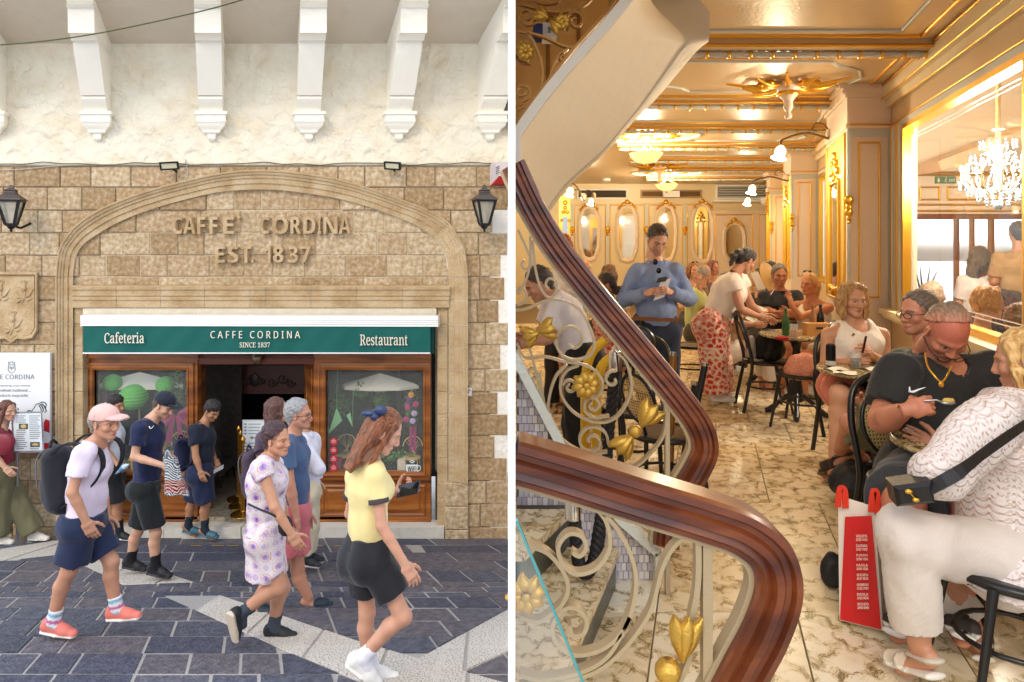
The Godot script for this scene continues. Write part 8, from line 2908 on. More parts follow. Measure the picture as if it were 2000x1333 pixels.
func street_people() -> void:
	var G := "people walking past the café"
	person({"label": "woman in pale pink cap and lilac t-shirt striding right with a black backpack","group": G,"d": 4.7,"fem": true,"cell": 0.0125,"wide": 0.92,"skin": TAN,"look": Vector3(0.95,-0.12,0.25),
		"H": [205,826],"N": [178,866],"SR": [164,884,-0.16],"SL": [188,880,0.17],"ER": [140,962,-0.24],"WR": [168,1020,-0.2],"EL": [200,960,0.2],"WL": [208,1010,0.16],"PR": [162,1020,-0.09],"PL": [170,1018,0.09],"KR": [133,1118,-0.1],"AR": [103,1212,-0.1],"TR": [148,1243,-0.1],"KL": [217,1098,0.08],"AL": [226,1186,0.08],"TL": [283,1206,0.08],
		"top": "t_shirt","topcol": rgb(222,208,224),"sleeve": 0.62,"hem": -0.02,"loose": 0.02,"bottom": "shorts","botcol": rgb(22,36,70),"blen": 0.8,"bloose": 0.026,"waist": 0.1,"sock": 0.24,"sockcol": rgb(228,226,232),"stripes": [rgb(196,110,150),rgb(140,190,214),rgb(150,120,170)],"shoecol": rgb(226,124,110),"lace": rgb(150,160,166),"style": "bun","bunat": Vector3(0,0.0,-0.12),"bunr": 0.035,"hair": rgb(120,100,86),"hair2": rgb(170,156,146),"cap": rgb(224,178,170)})
	person({"label": "dark haired man in white t-shirt and black shorts holding a water bottle","group": G,"d": 8.09,"cell": 0.017,"skin": OLIVE,"look": Vector3(1,-0.05,0.2),"H": [226,793],"N": [217,819],"SR": [211,834,-0.19],"SL": [223,831,0.19],"ER": [205,880,-0.22],"WR": [230,908,-0.26],"EL": [228,872,0.22],"WL": [240,905,0.1],"PR": [217,928,-0.1],"PL": [220,928,0.1],"KR": [229,985,-0.1],"AR": [233,1038,-0.1],"TR": [248,1053,-0.12],"KL": [222,985,0.1],"AL": [218,1030,0.15],"TL": [236,1046,0.15],
		"top": "t_shirt","topcol": rgb(226,228,236),"sleeve": 0.6,"hem": -0.02,"loose": 0.022,"bottom": "shorts","botcol": rgb(22,24,30),"blen": 0.92,"bloose": 0.03,"sock": 0.42,"sockcol": rgb(28,32,44),"shoecol": rgb(26,26,30),"handR": "grip","style": "curly","hair": rgb(20,16,14)})
	person({"label": "young man in navy cap and navy sports shirt looking down into a zebra print bag","group": G,"d": 6.3,"cell": 0.014,"wide": 0.9,"skin": FAIR,"look": Vector3(0.85,-0.5,0.2),"H": [321,792],"N": [294,818],"SR": [273,838,-0.19],"SL": [304,834,0.19],"ER": [262,893,-0.24],"WR": [320,910,-0.26],"EL": [308,882,0.22],"WL": [330,894,0.1],"PR": [282,952,-0.1],"PL": [287,952,0.1],"KL": [269,1038,0.12],"AL": [255,1092,0.15],"TL": [286,1114,0.15],"KR": [304,1042,-0.1],"AR": [303,1104,-0.1],"TR": [342,1130,-0.12],
		"top": "sports_shirt","topcol": rgb(20,32,70),"sleeve": 0.62,"hem": -0.02,"loose": 0.022,"bottom": "shorts","botcol": rgb(20,22,28),"blen": 0.86,"bloose": 0.024,"waist": 0.1,"sock": 0.34,"sockcol": rgb(18,20,24),"shoecol": rgb(24,26,32),"sole": rgb(40,46,54),"lace": rgb(30,30,36),"handR": "pinch","handL": "pinch","style": "short","hair": rgb(60,40,28),"cap": rgb(16,24,44)})
	person({"label": "young man in navy t-shirt, long shorts and teal slides reading a slip by the door","group": G,"d": 8.12,"cell": 0.016,"skin": OLIVE,"look": Vector3(0.75,-0.5,0.4),"H": [414,803],"N": [397,826],"SR": [378,840,-0.17],"SL": [404,838,0.2],"ER": [382,893,-0.22],"WR": [391,921,-0.24],"EL": [409,875,0.2],"WL": [421,901,0.06],"PR": [391,924,-0.1],"PL": [396,924,0.1],"KL": [376,980,0.06],"AL": [367,1026,0.06],"TL": [390,1041,0.06],"KR": [402,984,-0.1],"AR": [399,1034,-0.1],"TR": [429,1050,-0.12],
		"top": "t_shirt","topcol": rgb(18,28,50),"sleeve": 0.55,"hem": -0.05,"loose": 0.02,"bottom": "shorts","botcol": rgb(20,32,68),"blen": 0.95,"bloose": 0.034,"sock": 0.4,"sockcol": rgb(32,44,58),"shoe": "slide","shoename": "slide_sandal","shoecol": rgb(62,106,124),"sole": rgb(62,106,124),"handL": "pinch","style": "curly","hair": rgb(18,15,14)})
	person({"label": "woman with straight brown hair and plum backpack, mostly hidden behind the print dress","group": G,"d": 6.2,"fem": true,"cell": 0.018,"skin": FAIR,"look": Vector3(0.9,0,-0.45),"H": [541,802],"N": [527,838],"SR": [515,856,-0.16],"SL": [536,854,0.16],"ER": [506,905,-0.15],"WR": [516,950,-0.15],"EL": [543,905,0.2],"WL": [545,950,0.2],"PR": [520,968,-0.09],"PL": [524,968,0.09],"KR": [522,1045,-0.09],"AR": [508,1112,-0.09],"TR": [534,1132,-0.09],"KL": [534,1045,0.09],"AL": [536,1112,0.09],"TL": [560,1128,0.09],
		"top": "blouse","topcol": rgb(84,66,84),"sleeve": 0.6,"bottom": "trousers","botcol": rgb(50,46,56),"blen": 1.9,"shoecol": rgb(60,56,60),"style": "long","hairlen": 0.22,"hair": rgb(74,44,38),"hair2": rgb(110,70,60)})
	person({"label": "person in white long sleeved shirt and cream trousers behind the grey haired man","group": G,"d": 6.6,"cell": 0.018,"skin": FAIR,"look": Vector3(1,0,-0.2),"H": [588,816],"N": [592,846],"SR": [588,864,-0.18],"SL": [610,860,0.16],"ER": [622,915,-0.16],"WR": [596,905,-0.05],"EL": [614,905,0.2],"WL": [620,940,0.16],"PR": [597,962,-0.1],"PL": [600,962,0.1],"KR": [600,1030,-0.08],"AR": [594,1086,-0.08],"TR": [618,1106,-0.08],"KL": [606,1030,0.1],"AL": [600,1080,0.12],"TL": [622,1096,0.12],
		"top": "shirt","topcol": rgb(222,222,240),"sleeve": 1.9,"loose": 0.026,"hem": -0.02,"bottom": "trousers","botcol": rgb(214,204,178),"blen": 1.9,"bloose": 0.026,"shoecol": rgb(36,40,52),"style": "short","hair": rgb(90,84,80)})
	person({"label": "grey haired man with glasses in slate blue polo and pink shorts","group": G,"d": 5.35,"cell": 0.014,"wide": 1.0,"skin": Color(0.8,0.57,0.47),"look": Vector3(1,-0.02,0.06),"H": [584,810],"N": [569,850],"SR": [556,874,-0.19],"SL": [580,868,0.19],"ER": [566,948,-0.24],"WR": [579,1012,-0.24],"EL": [594,940,0.2],"WL": [600,1000,0.2],"PR": [569,998,-0.1],"PL": [573,998,0.1],"KL": [581,1112,0.05],"AL": [603,1168,0.05],"TL": [655,1180,0.05],"KR": [548,1108,-0.08],"AR": [498,1176,-0.08],"TR": [522,1198,-0.1],
		"top": "polo_shirt","topcol": rgb(64,88,126),"sleeve": 0.6,"hem": -0.03,"loose": 0.02,"bottom": "shorts","botcol": rgb(204,104,116),"blen": 0.74,"bloose": 0.03,"waist": 0.1,"shoe": "slide","shoename": "slide_sandal","shoecol": rgb(26,44,60),"sole": rgb(26,44,60),"style": "short","thick": 0.016,"hair": rgb(120,120,122),"hair2": rgb(180,180,182),"brow": rgb(120,116,114),"glasses": Color(0.12,0.1,0.1),"palmR": Vector3(-1,0,0.2)})
	person({"label": "older woman with short dark hair in lilac rosette print dress walking right","group": G,"d": 4.58,"fem": true,"cell": 0.0125,"wide": 0.98,"size": 0.94,"skin": TAN,"look": Vector3(0.96,-0.05,0.3),"H": [541,859],"N": [520,893],"SR": [512,916,-0.17],"SL": [533,911,0.17],"ER": [536,992,-0.24],"WR": [569,1044,-0.24],"EL": [548,978,0.2],"WL": [562,1030,0.2],"PR": [517,1045,-0.1],"PL": [522,1045,0.1],"KR": [545,1148,-0.1],"AR": [470,1199,-0.1],"TR": [476,1254,-0.08],"KL": [552,1150,0.1],"AL": [534,1222,0.1],"TL": [583,1247,0.1],
		"top": "dress_bodice","topcol": Color.WHITE,"toptex": 1,"topmat": M["rosette print"],"sleeve": 0.26,"hem": 0.1,"loose": 0.022,"bottom": "skirt","botname": "dress_skirt","botcol": Color.WHITE,"bottex": 1,"botmat": M["rosette print"],"hemat": [518,1120],"blen": 0.72,"bloose": 0.0,"waist": 0.36,"sock": 0.3,"sockcol": rgb(58,66,78),"shoecol": rgb(28,30,38),"sole": rgb(206,190,170),"handR": "relaxed","style": "short","thick": 0.018,"hair": rgb(40,22,30),"hair2": rgb(84,50,56)})
	person({"label": "young woman with long auburn hair in pale yellow t-shirt holding a phone","group": G,"d": 3.92,"fem": true,"cell": 0.012,"wide": 0.87,"skin": Color(0.86,0.64,0.53),"look": Vector3(0.85,-0.5,-0.12),"head": 1.04,"H": [750,843],"N": [722,900],"SL": [695,930,0.12],"SR": [734,928,-0.1],"ER": [745,1028,-0.16],"WR": [791,1104,-0.16],"EL": [683,1004,0.18],"WL": [772,960,0.2],"PL": [708,1085,0.05],"PR": [727,1085,-0.06],"KL": [717,1196,0.05],"AL": [722,1298,0.05],"TL": [764,1326,0.05],"KR": [788,1206,-0.1],"AR": [709,1284,-0.12],"TR": [748,1340,-0.12],
		"top": "t_shirt","topcol": rgb(232,214,150),"cuff": rgb(70,60,60),"sleeve": 0.55,"hem": 0.08,"loose": 0.012,"folds": 0.009,"bottom": "shorts","botcol": rgb(24,24,32),"blen": 0.66,"bloose": 0.026,"waist": 0.2,"sock": 0.25,"sockcol": rgb(232,230,240),"shoecol": rgb(236,234,230),"handL": "grip","hdirL": Vector3(0.9,0.2,-0.3),"palmL": Vector3(0,1,0),"style": "long","hairlen": 0.27,"fall": Vector3(0,0,0.015),"hair": rgb(80,42,24),"hair2": rgb(168,100,58)})
	person({"label": "woman in maroon top and wide olive trousers at the left edge of the street","group": G,"d": 7.95,"fem": true,"cell": 0.017,"skin": FAIR,"look": Vector3(1,-0.1,0.15),"H": [13,803],"N": [2,836],"SR": [-7,852,-0.16],"SL": [8,850,0.16],"ER": [-8,895,-0.22],"WR": [10,914,-0.22],"EL": [10,892,0.2],"WL": [18,908,0.2],"PR": [0,930,-0.09],"PL": [4,930,0.09],"KR": [-2,990,-0.08],"AR": [-2,1046,-0.08],"TR": [14,1060,-0.08],"KL": [38,988,0.06],"AL": [66,1040,0.06],"TL": [92,1054,0.06],
		"top": "blouse","topcol": rgb(140,26,52),"sleeve": 0.9,"hem": 0.08,"bottom": "trousers","botcol": rgb(104,100,72),"blen": 1.97,"bloose": 0.035,"flare": 1.5,"waist": 0.25,"shoecol": rgb(226,216,206),"style": "long","hairlen": 0.3,"hair": rgb(84,50,40),"hair2": rgb(128,82,66)})
	_street_things()
func backpack(label: String,c: Vector3,sz: Vector3,turn: float,col: Color,lean := 0.0) -> Node3D:
	var o := thing("backpack",label,"backpack",c)
	var bs := Basis(Vector3.UP,turn)*Basis(Vector3.RIGHT,lean)
	var f := Field.new(Vector3(-0.3,-0.36,-0.25),Vector3(0.3,0.36,0.25),0.014)
	f.cap(Vector3(0,-sz.y*0.32,0),Vector3(0,sz.y*0.28,0.01),sz.z*0.52,sz.z*0.42,0.03,Vector3(1,0,0),sz.x/sz.z*0.9)
	f.cap(Vector3(0,-sz.y*0.26,-sz.z*0.3),Vector3(0,-sz.y*0.02,-sz.z*0.28),sz.z*0.34,sz.z*0.3,0.01,Vector3(1,0,0),sz.x/sz.z)
	var m := f.surf()
	ruffle(m,lin(col),0.008,9.0)
	var w := MB.new()
	w.add(m,Transform3D(bs,c))
	put("sack",w,vmat("cloth",0.82,"weave",0.5,14.0,0.25),o)
	for s in [-1.0,1.0]:
		m = MB.new()
		var pts := []
		for q in [[sz.y*0.36,sz.z*0.3],[sz.y*0.46,sz.z*0.9],[sz.y*0.3,sz.z*1.9],[0.0,sz.z*1.9],[-sz.y*0.25,sz.z*1.2],[-sz.y*0.38,sz.z*0.3]]: pts.append(c+bs*Vector3(s*sz.x*0.36,q[0],q[1]))
		m.sweep(PackedVector2Array([Vector2(-0.022,-0.006),Vector2(0.022,-0.006),Vector2(0.022,0.006),Vector2(-0.022,0.006)]),spline(pts,5),bs.x)
		put("strap",m,mat("webbing "+label.substr(0,12),col.darkened(0.2),0.8,0.0,"weave",0.4,20.0),o)
	m = MB.new()
	m.tube(spline([c+bs*Vector3(-0.04,sz.y*0.44,0),c+bs*Vector3(0,sz.y*0.52,0),c+bs*Vector3(0.04,sz.y*0.44,0)],4),PackedFloat32Array([0.01]),6)
	put("grab_handle",m,mat("webbing "+label.substr(0,12),col.darkened(0.2),0.8),o)
	m = MB.new()
	m.tube(spline([c+bs*Vector3(-sz.x*0.42,-sz.y*0.05,-sz.z*0.35),c+bs*Vector3(-sz.x*0.3,sz.y*0.3,-sz.z*0.36),c+bs*Vector3(0,sz.y*0.4,-sz.z*0.3),c+bs*Vector3(sz.x*0.3,sz.y*0.3,-sz.z*0.36),c+bs*Vector3(sz.x*0.42,-sz.y*0.05,-sz.z*0.35)],4),PackedFloat32Array([0.005]),5)
	put("zip",m,mat("zip grey",rgb(90,90,98),0.4),o)
	return o
func _street_things() -> void:
	var dark := rgb(24,24,36)
	backpack("bulging black backpack on the pink capped woman's back",at(116,930,4.72),Vector3(0.32,0.5,0.2),1.57,dark,-0.2)
	backpack("small navy backpack on the back of the young man in slides",at(356,886,8.1),Vector3(0.28,0.42,0.16),1.3,rgb(22,32,66),-0.15)
	backpack("plum backpack between the print dress and the doorway",at(495,925,6.1),Vector3(0.3,0.5,0.2),1.5,rgb(70,54,72),-0.2)
	var c := at(238,915,7.78)
	var bo := thing("water_bottle","clear plastic water bottle in the hand of the man in white","bottle",c)
	var m := MB.new()
	var ax := Vector3(0.8,0.45,0.2).normalized()
	m.lathe(PackedVector2Array([Vector2(0,-0.1),Vector2(0.032,-0.1),Vector2(0.032,0.06),Vector2(0.014,0.09),Vector2(0.014,0.105),Vector2(0,0.105)]),c,14,ax)
	put("plastic",m,mat("bottle plastic",rgb(186,210,226),0.1),bo)
	m = MB.new(); m.lathe(PackedVector2Array([Vector2(0.033,-0.03),Vector2(0.033,0.03)]),c,14,ax)
	put("label_band",m,mat("bottle blue",rgb(90,150,206),0.4),bo)
	var zb := thing("zebra_bag","crumpled zebra print plastic bag hanging from the capped man's hands","bag",at(345,970,6.0))
	var rows := []
	for r in 9:
		var row := PackedVector3Array()
		for k in 16:
			var an := TAU*k/16
			var t := r/8.0
			var px := lerpf(346,332,t)+cos(an)*lerpf(24,12,t)+2.0*sin(k*2.0+r)
			row.append(at(px,lerpf(968,893,t)+2.0*sin(k*1.3),6.02-sin(an)*0.05))
		rows.append(row)
	m = MB.new(); m.grid(rows,true)
	put("sack",m,M["zebra print"],zb)
	m = MB.new()
	m.tube(spline([at(322,895,6.03),at(326,880,6.03),at(334,893,6.03)],4),PackedFloat32Array([0.008]),5)
	put("handle",m,mat("bag plastic",rgb(150,190,210),0.4),zb)
	m = MB.new(); m.bar(at(417,922,7.95),at(436,912,7.95),Vector3(0.3,0.8,0.5),0.075,0.002)
	tag(put("paper_slip",m,mat("white paper",rgb(236,238,244),0.7)),"white folded slip held by the young man in slides","paper")
	var ph := thing("phone","dark smartphone held out flat by the woman in yellow","phone",at(798,955,4.1))
	m = MB.new(); m.bar(at(777,961,4.1),at(818,952,4.06),Vector3(0.12,0.8,-0.6),0.075,0.011)
	put("case",m,mat("phone case",rgb(34,40,56),0.4),ph)
	m = MB.new(); m.bar(at(779,961,4.1)+Vector3(0,0.004,0.006),at(816,952.4,4.06)+Vector3(0,0.004,0.006),Vector3(0.12,0.8,-0.6),0.068,0.002)
	put("screen",m,mat("phone screen",rgb(16,18,24),0.08),ph)
	var bw := thing("hair_bow","dark blue satin bow in the auburn haired woman's hair","hair bow",at(738,806,3.85))
	for s in [[-16,2,0.05,0.02],[6,-4,0.04,0.03],[-6,8,0.03,0.025]]:
		m = MB.new(); m.ball(at(738+s[0],806+s[1],3.84),Vector3(s[2],s[3],0.025),10)
		put("loop",m,mat("navy satin",rgb(34,52,92),0.35),bw)
	var sb := thing("hip_bag","small black hip bag on a thin strap across the print dress","bag",at(556,1030,4.38))
	m = MB.new(); m.ball(at(557,1028,4.42),Vector3(0.05,0.07,0.04),12)
	put("pouch",m,mat("black nylon",rgb(26,26,32),0.6,0.0,"weave",0.4,20.0),sb)
	m = MB.new(); m.tube(spline([at(484,985,4.36),at(505,995,4.3),at(530,1005,4.29),at(555,1020,4.37)],5),PackedFloat32Array([0.007]),5)
	put("strap",m,mat("black nylon",rgb(26,26,32),0.6),sb)
	m = MB.new(); m.ball(at(8,868,7.66),Vector3(0.11,0.13,0.05),14)
	tag(put("shoulder_bag",m,mat("maroon leather",rgb(128,28,48),0.45,0.0,"pores",0.4,6.0)),"maroon shoulder bag of the woman at the left edge","bag")
	m = MB.new(); m.tube(spline([at(347,0,0)*0+at(291,833,6.07),at(294,838,6.06),at(300,832,6.06)],3),PackedFloat32Array([0.004,0.006,0.003]),4)
	tag(put("shirt_emblem",m,mat("white print",rgb(230,234,240),0.6)),"small white leaping emblem on the navy sports shirt","emblem")
func room_people() -> void:
	var G := "guests in the dining room"
	person({"label": "standing man in blue pinstriped shirt and jeans writing on a white pad","group": "café staff","d": 6.3,"cell": 0.0135,"wide": 1.14,"belly": 0.135,"skin": FAIR,"look": Vector3(0.14,-0.62,1),"head": 1.14,"H": [1284,469],"N": [1281,511,0.04],"SR": [1244,532],"SL": [1320,530],"ER": [1218,587,0.06],"WR": [1264,573,-0.24],"EL": [1346,585,0.06],"WL": [1308,570,-0.24],"PR": [1259,645],"PL": [1303,645],"KR": [1260,724,-0.02],"AR": [1262,785],"TR": [1258,806,-0.2],"KL": [1308,724,-0.02],"AL": [1318,785],"TL": [1324,806,-0.2],
		"top": "shirt","topcol": Color.WHITE,"toptex": 1,"topmat": M["pinstripe cloth"],"sleeve": 1.92,"loose": 0.02,"hem": 0.06,"bottom": "jeans","botname": "jeans","botcol": rgb(30,44,68),"blen": 1.95,"bloose": 0.022,"waist": 0.16,"shoecol": rgb(40,32,28),"sole": rgb(30,26,24),"handR": "pinch","handL": "pinch","palmR": Vector3(0.5,-0.4,-0.6),"palmL": Vector3(-0.5,-0.4,-0.6),"style": "short","hair": rgb(30,20,16),"beard": 1.1,"quiff": 0.004})
	person({"label": "waitress in white blouse and red floral trousers bending over a table","group": "café staff","d": 6.63,"fem": true,"cell": 0.0145,"wide": 1.12,"skin": TAN,"look": Vector3(0.8,-0.7,-0.25),"H": [1458,510],"N": [1437,538],"SR": [1430,553,-0.17],"SL": [1446,549,0.17],"ER": [1448,606,-0.24],"WR": [1482,618,-0.2],"EL": [1468,598,0.15],"WL": [1492,616,0.1],"PR": [1391,636,-0.1],"PL": [1396,636,0.1],"KR": [1393,705,-0.1],"AR": [1400,766,-0.1],"TR": [1434,783,-0.12],"KL": [1402,705,0.1],"AL": [1406,762,0.1],"TL": [1438,777,0.1],
		"top": "blouse","topcol": rgb(240,230,218),"sleeve": 0.32,"loose": 0.028,"hem": 0.0,"bottom": "trousers","botcol": Color.WHITE,"bottex": 1,"botmat": M["petal print"],"blen": 1.98,"bloose": 0.04,"flare": 1.6,"waist": 0.2,"shoecol": rgb(232,228,222),"style": "tail","bunat": Vector3(0,0.0,-0.12),"bunr": 0.05,"hairlen": 0.16,"hair": rgb(26,18,18)})
	person(pose({"label": "red haired woman in white jacket smiling below the upper stair","group": G,"d": 6.6,"fem": true,"cell": 0.02,"skin": FAIR,"H": [1104,488],"look": Vector3(0.2,-0.3,1),"top": "jacket","topcol": rgb(232,226,214),"sleeve": 1.9,"vneck": 0.16,"bottom": "trousers","botcol": rgb(40,36,36),"blen": 1.95,"style": "bun","bunat": Vector3(0,0.1,-0.04),"bunr": 0.06,"hair": rgb(140,56,20),"hair2": rgb(206,110,50)},0.15,false,0.2))
	person(pose({"label": "bald man with white beard and glasses seated at the back left","group": G,"d": 9.5,"cell": 0.024,"skin": Color(0.86,0.62,0.52),"H": [1143,524],"top": "shirt","topcol": rgb(226,220,208),"sleeve": 1.9,"style": "ring","hair": rgb(214,210,204),"fullbeard": rgb(200,196,190),"glasses": Color(0.1,0.09,0.09),"bottom": "trousers","botcol": rgb(60,58,60),"blen": 1.9},0.0))
	person(pose({"label": "bare shouldered woman with dark hair in a low bun facing left beside the waiter","group": G,"d": 6.4,"fem": true,"cell": 0.017,"skin": OLIVE,"H": [1182,558],"N": [1189,594],"look": Vector3(-1,-0.12,0.15),"top": "sun_dress","topcol": Color.WHITE,"toptex": 1,"topmat": M["petal print"],"sleeve": -1.0,"bottom": "skirt","botcol": Color.WHITE,"bottex": 1,"botmat": M["petal print"],"blen": 0.8,"style": "bun","bunat": Vector3(0,-0.07,-0.13),"bunr": 0.05,"hair": rgb(36,20,16),"shoe": "sandal","shoecol": rgb(90,56,34)},-1.4))
	person(pose({"label": "brown haired guest seen from behind at the back left, beside the waiter","group": G,"d": 8.3,"fem": true,"cell": 0.022,"skin": FAIR,"H": [1190,536],"top": "blouse","topcol": rgb(190,170,140),"sleeve": 0.6,"bottom": "trousers","botcol": rgb(60,50,46),"blen": 1.9,"style": "bob","hairlen": 0.1,"hair": rgb(92,60,34),"hair2": rgb(140,98,60)},2.8))
	person(pose({"label": "stooping waiter in white shirt and black trousers behind the far balustrade","group": "café staff","d": 4.6,"cell": 0.016,"skin": TAN,"H": [1052,556],"N": [1084,580],"look": Vector3(-0.9,-0.5,0.1),"SR": [1080,596,0.17],"SL": [1092,598,-0.17],"ER": [1058,650,0.16],"WR": [1034,655,0.1],"EL": [1070,662,-0.2],"WL": [1040,668,-0.2],"PR": [1136,700,0.1],"PL": [1138,702,-0.1],"KR": [1120,830,0.1],"AR": [1128,910,0.1],"TR": [1085,930,0.1],"KL": [1124,830,-0.1],"AL": [1134,915,-0.1],"TL": [1090,938,-0.1],"top": "shirt","topcol": rgb(222,218,222),"sleeve": 0.7,"loose": 0.024,"hem": 0.0,"bottom": "trousers","botcol": rgb(20,19,20),"blen": 1.95,"shoecol": rgb(26,24,24),"sole": rgb(24,22,22),"style": "short","hair": rgb(40,28,22)},-1.57,false))
	person(pose({"label": "balding man in pale green shirt resting his face on his hand","group": G,"d": 8.3,"cell": 0.019,"skin": TAN,"H": [1376,536],"look": Vector3(0.75,-0.25,-0.6),"N": [1361,566],"ER": [1382,606,-0.2],"WR": [1364,556,-0.18],"handR": "relaxed","hdirR": Vector3(0.15,1,0),"top": "shirt","topcol": rgb(196,206,140),"sleeve": 0.7,"loose": 0.03,"belly": 0.14,"bottom": "trousers","botcol": rgb(70,66,60),"blen": 1.9,"style": "ring","hair": rgb(150,140,130)},1.3))
	person(pose({"label": "woman with white sunglasses in her hair, far behind the waiter","group": G,"d": 10.2,"fem": true,"cell": 0.026,"skin": FAIR,"H": [1355,529],"top": "blouse","topcol": rgb(150,120,96),"style": "long","hairlen": 0.2,"hair": rgb(130,80,46),"glasses": Color(0.9,0.9,0.88),"lens": 1,"gx": Transform3D(Basis(Vector3.RIGHT,-0.9),Vector3(0,0.06,-0.02)),"bottom": "trousers","botcol": rgb(60,50,46),"blen": 1.9},0.2))
	person(pose({"label": "guest with reddish brown hair, farthest behind the waitress","group": G,"d": 10.8,"fem": true,"cell": 0.028,"skin": TAN,"H": [1393,524],"top": "blouse","topcol": rgb(120,96,80),"style": "bob","hairlen": 0.1,"hair": rgb(110,52,30),"bottom": "trousers","botcol": rgb(60,50,46),"blen": 1.9},0.6))
	var np := person(pose({"label": "grey haired man in navy polo with red and white collar stripes, arms on the table","group": G,"d": 7.4,"cell": 0.0165,"wide": 1.1,"skin": Color(0.78,0.53,0.4),"H": [1523,539],"look": Vector3(-0.12,-0.08,1),"N": [1524,570],"WR": [1520,612,-0.3],"WL": [1540,610,-0.32],"ER": [1494,606,-0.05],"EL": [1558,604,-0.05],"top": "polo_shirt","topcol": rgb(22,24,36),"sleeve": 0.75,"loose": 0.022,"bottom": "shorts","botcol": rgb(90,106,130),"blen": 0.9,"style": "short","thick": 0.014,"hair": rgb(66,62,60),"hair2": rgb(120,116,112),"belly": 0.13},0.0))
	for q in [[1510,566,1503,576],[1537,566,1543,575]]:
		for e in 2:
			var m := MB.new()
			m.bar(at(q[0]+e*2.5,q[1],7.24),at(q[2]+e*2.5,q[3],7.22),Vector3(1,0.3,0),0.011,0.008)
			put("collar_stripe",m,mat("stripe %d" % e,[rgb(196,30,40),rgb(236,232,232)][e],0.8),np)
	person(pose({"label": "sun tanned blonde woman with sunglasses on her head, hand raised in talk","group": G,"d": 7.1,"fem": true,"cell": 0.0165,"skin": Color(0.82,0.55,0.4),"H": [1581,556],"look": Vector3(-0.85,0.05,0.55),"N": [1588,588],"EL": [1562,620,-0.25],"WL": [1546,596,-0.32],"hdirL": Vector3(-0.3,0.9,0.2),"handL": "flat","ER": [1560,618,0.1],"WR": [1530,616,0.0],"top": "vest_top","topcol": rgb(232,222,208),"sleeve": -1.0,"style": "tail","hairlen": 0.2,"hair": rgb(190,140,80),"hair2": rgb(226,186,126),"glasses": Color(0.1,0.2,0.4),"lens": 1,"gx": Transform3D(Basis(Vector3.RIGHT,-0.95),Vector3(0,0.065,-0.02)),"bottom": "shorts","botcol": rgb(226,220,210),"blen": 0.5},-0.9))
	person(pose({"label": "man in grey cap seated behind the navy polo man","group": G,"d": 9.4,"cell": 0.024,"skin": TAN,"H": [1502,528],"cap": rgb(84,80,74),"top": "t_shirt","topcol": rgb(40,38,42),"style": "short","hair": rgb(60,46,40),"bottom": "trousers","botcol": rgb(50,46,44),"blen": 1.9},-1.9))
	var hat := person(pose({"label": "guest in dark top beside a wide straw hat, left of the navy polo man","group": G,"d": 8.6,"cell": 0.024,"skin": TAN,"H": [1482,542],"top": "t_shirt","topcol": rgb(34,30,32),"style": "short","hair": rgb(50,34,26),"bottom": "trousers","botcol": rgb(50,46,44),"blen": 1.9},-1.2))
	var hm := MB.new()
	hm.lathe(PackedVector2Array([Vector2(0.2,-0.015),Vector2(0.19,0.0),Vector2(0.09,0.01),Vector2(0.08,0.08),Vector2(0.05,0.11),Vector2(0,0.115)]),at(1503,541,8.45),24,Vector3(0.55,0.25,0.6).normalized())
	tag(put("straw_hat",hm,mat("straw",rgb(206,168,108),0.8,0.0,"weave",0.8,10.0)),"wide straw hat tilted on edge beside the navy polo man","hat")
	person(pose({"label": "guest in white trousers hidden behind the bending waitress, hands on a map","group": G,"d": 7.1,"fem": true,"cell": 0.02,"skin": TAN,"H": [1420,556],"N": [1418,588],"look": Vector3(1,-0.3,0),"ER": [1440,632,-0.2],"WR": [1474,634,-0.22],"EL": [1450,622,0.15],"WL": [1484,622,0.05],"top": "blouse","topcol": rgb(180,150,120),"sleeve": 0.6,"bottom": "trousers","botcol": rgb(226,220,210),"blen": 1.7,"shoecol": rgb(222,214,204),"style": "short","hair": rgb(80,60,44)},1.5))
	person({"label": "woman with blonde bob in white tank top seated facing the camera","group": G,"d": 4.75,"fem": true,"cell": 0.0125,"wide": 1.2,"skin": Color(0.87,0.65,0.52),"look": Vector3(0.02,-0.1,1),"H": [1667,586],"N": [1668,626,0.03],"SR": [1620,655],"SL": [1722,655],"ER": [1614,716,0.0],"WR": [1668,706,-0.22],"EL": [1732,716,0.0],"WL": [1702,693,-0.27],"PR": [1646,752],"PL": [1692,752],"KR": [1642,772,-0.44],"AR": [1630,890,-0.42],"TR": [1602,928,-0.54],"KL": [1690,786,-0.42],"AL": [1668,886,-0.34],"TL": [1664,922,-0.5],
		"top": "tank_top","topcol": rgb(240,230,220),"sleeve": -1.0,"loose": 0.008,"hem": 0.02,"scoop": 0.05,"bottom": "shorts","botcol": rgb(214,128,104),"blen": 0.72,"bloose": 0.024,"handR": "grip","handL": "pinch","hdirL": Vector3(-0.5,0.5,0.5),"shoe": "sandal","shoename": "sandal","shoecol": rgb(206,160,70),"sole": rgb(120,80,50),"style": "bob","hairlen": 0.125,"hair": rgb(150,104,58),"hair2": rgb(214,172,112),"brow": rgb(150,110,80),"lips": rgb(176,96,90)})
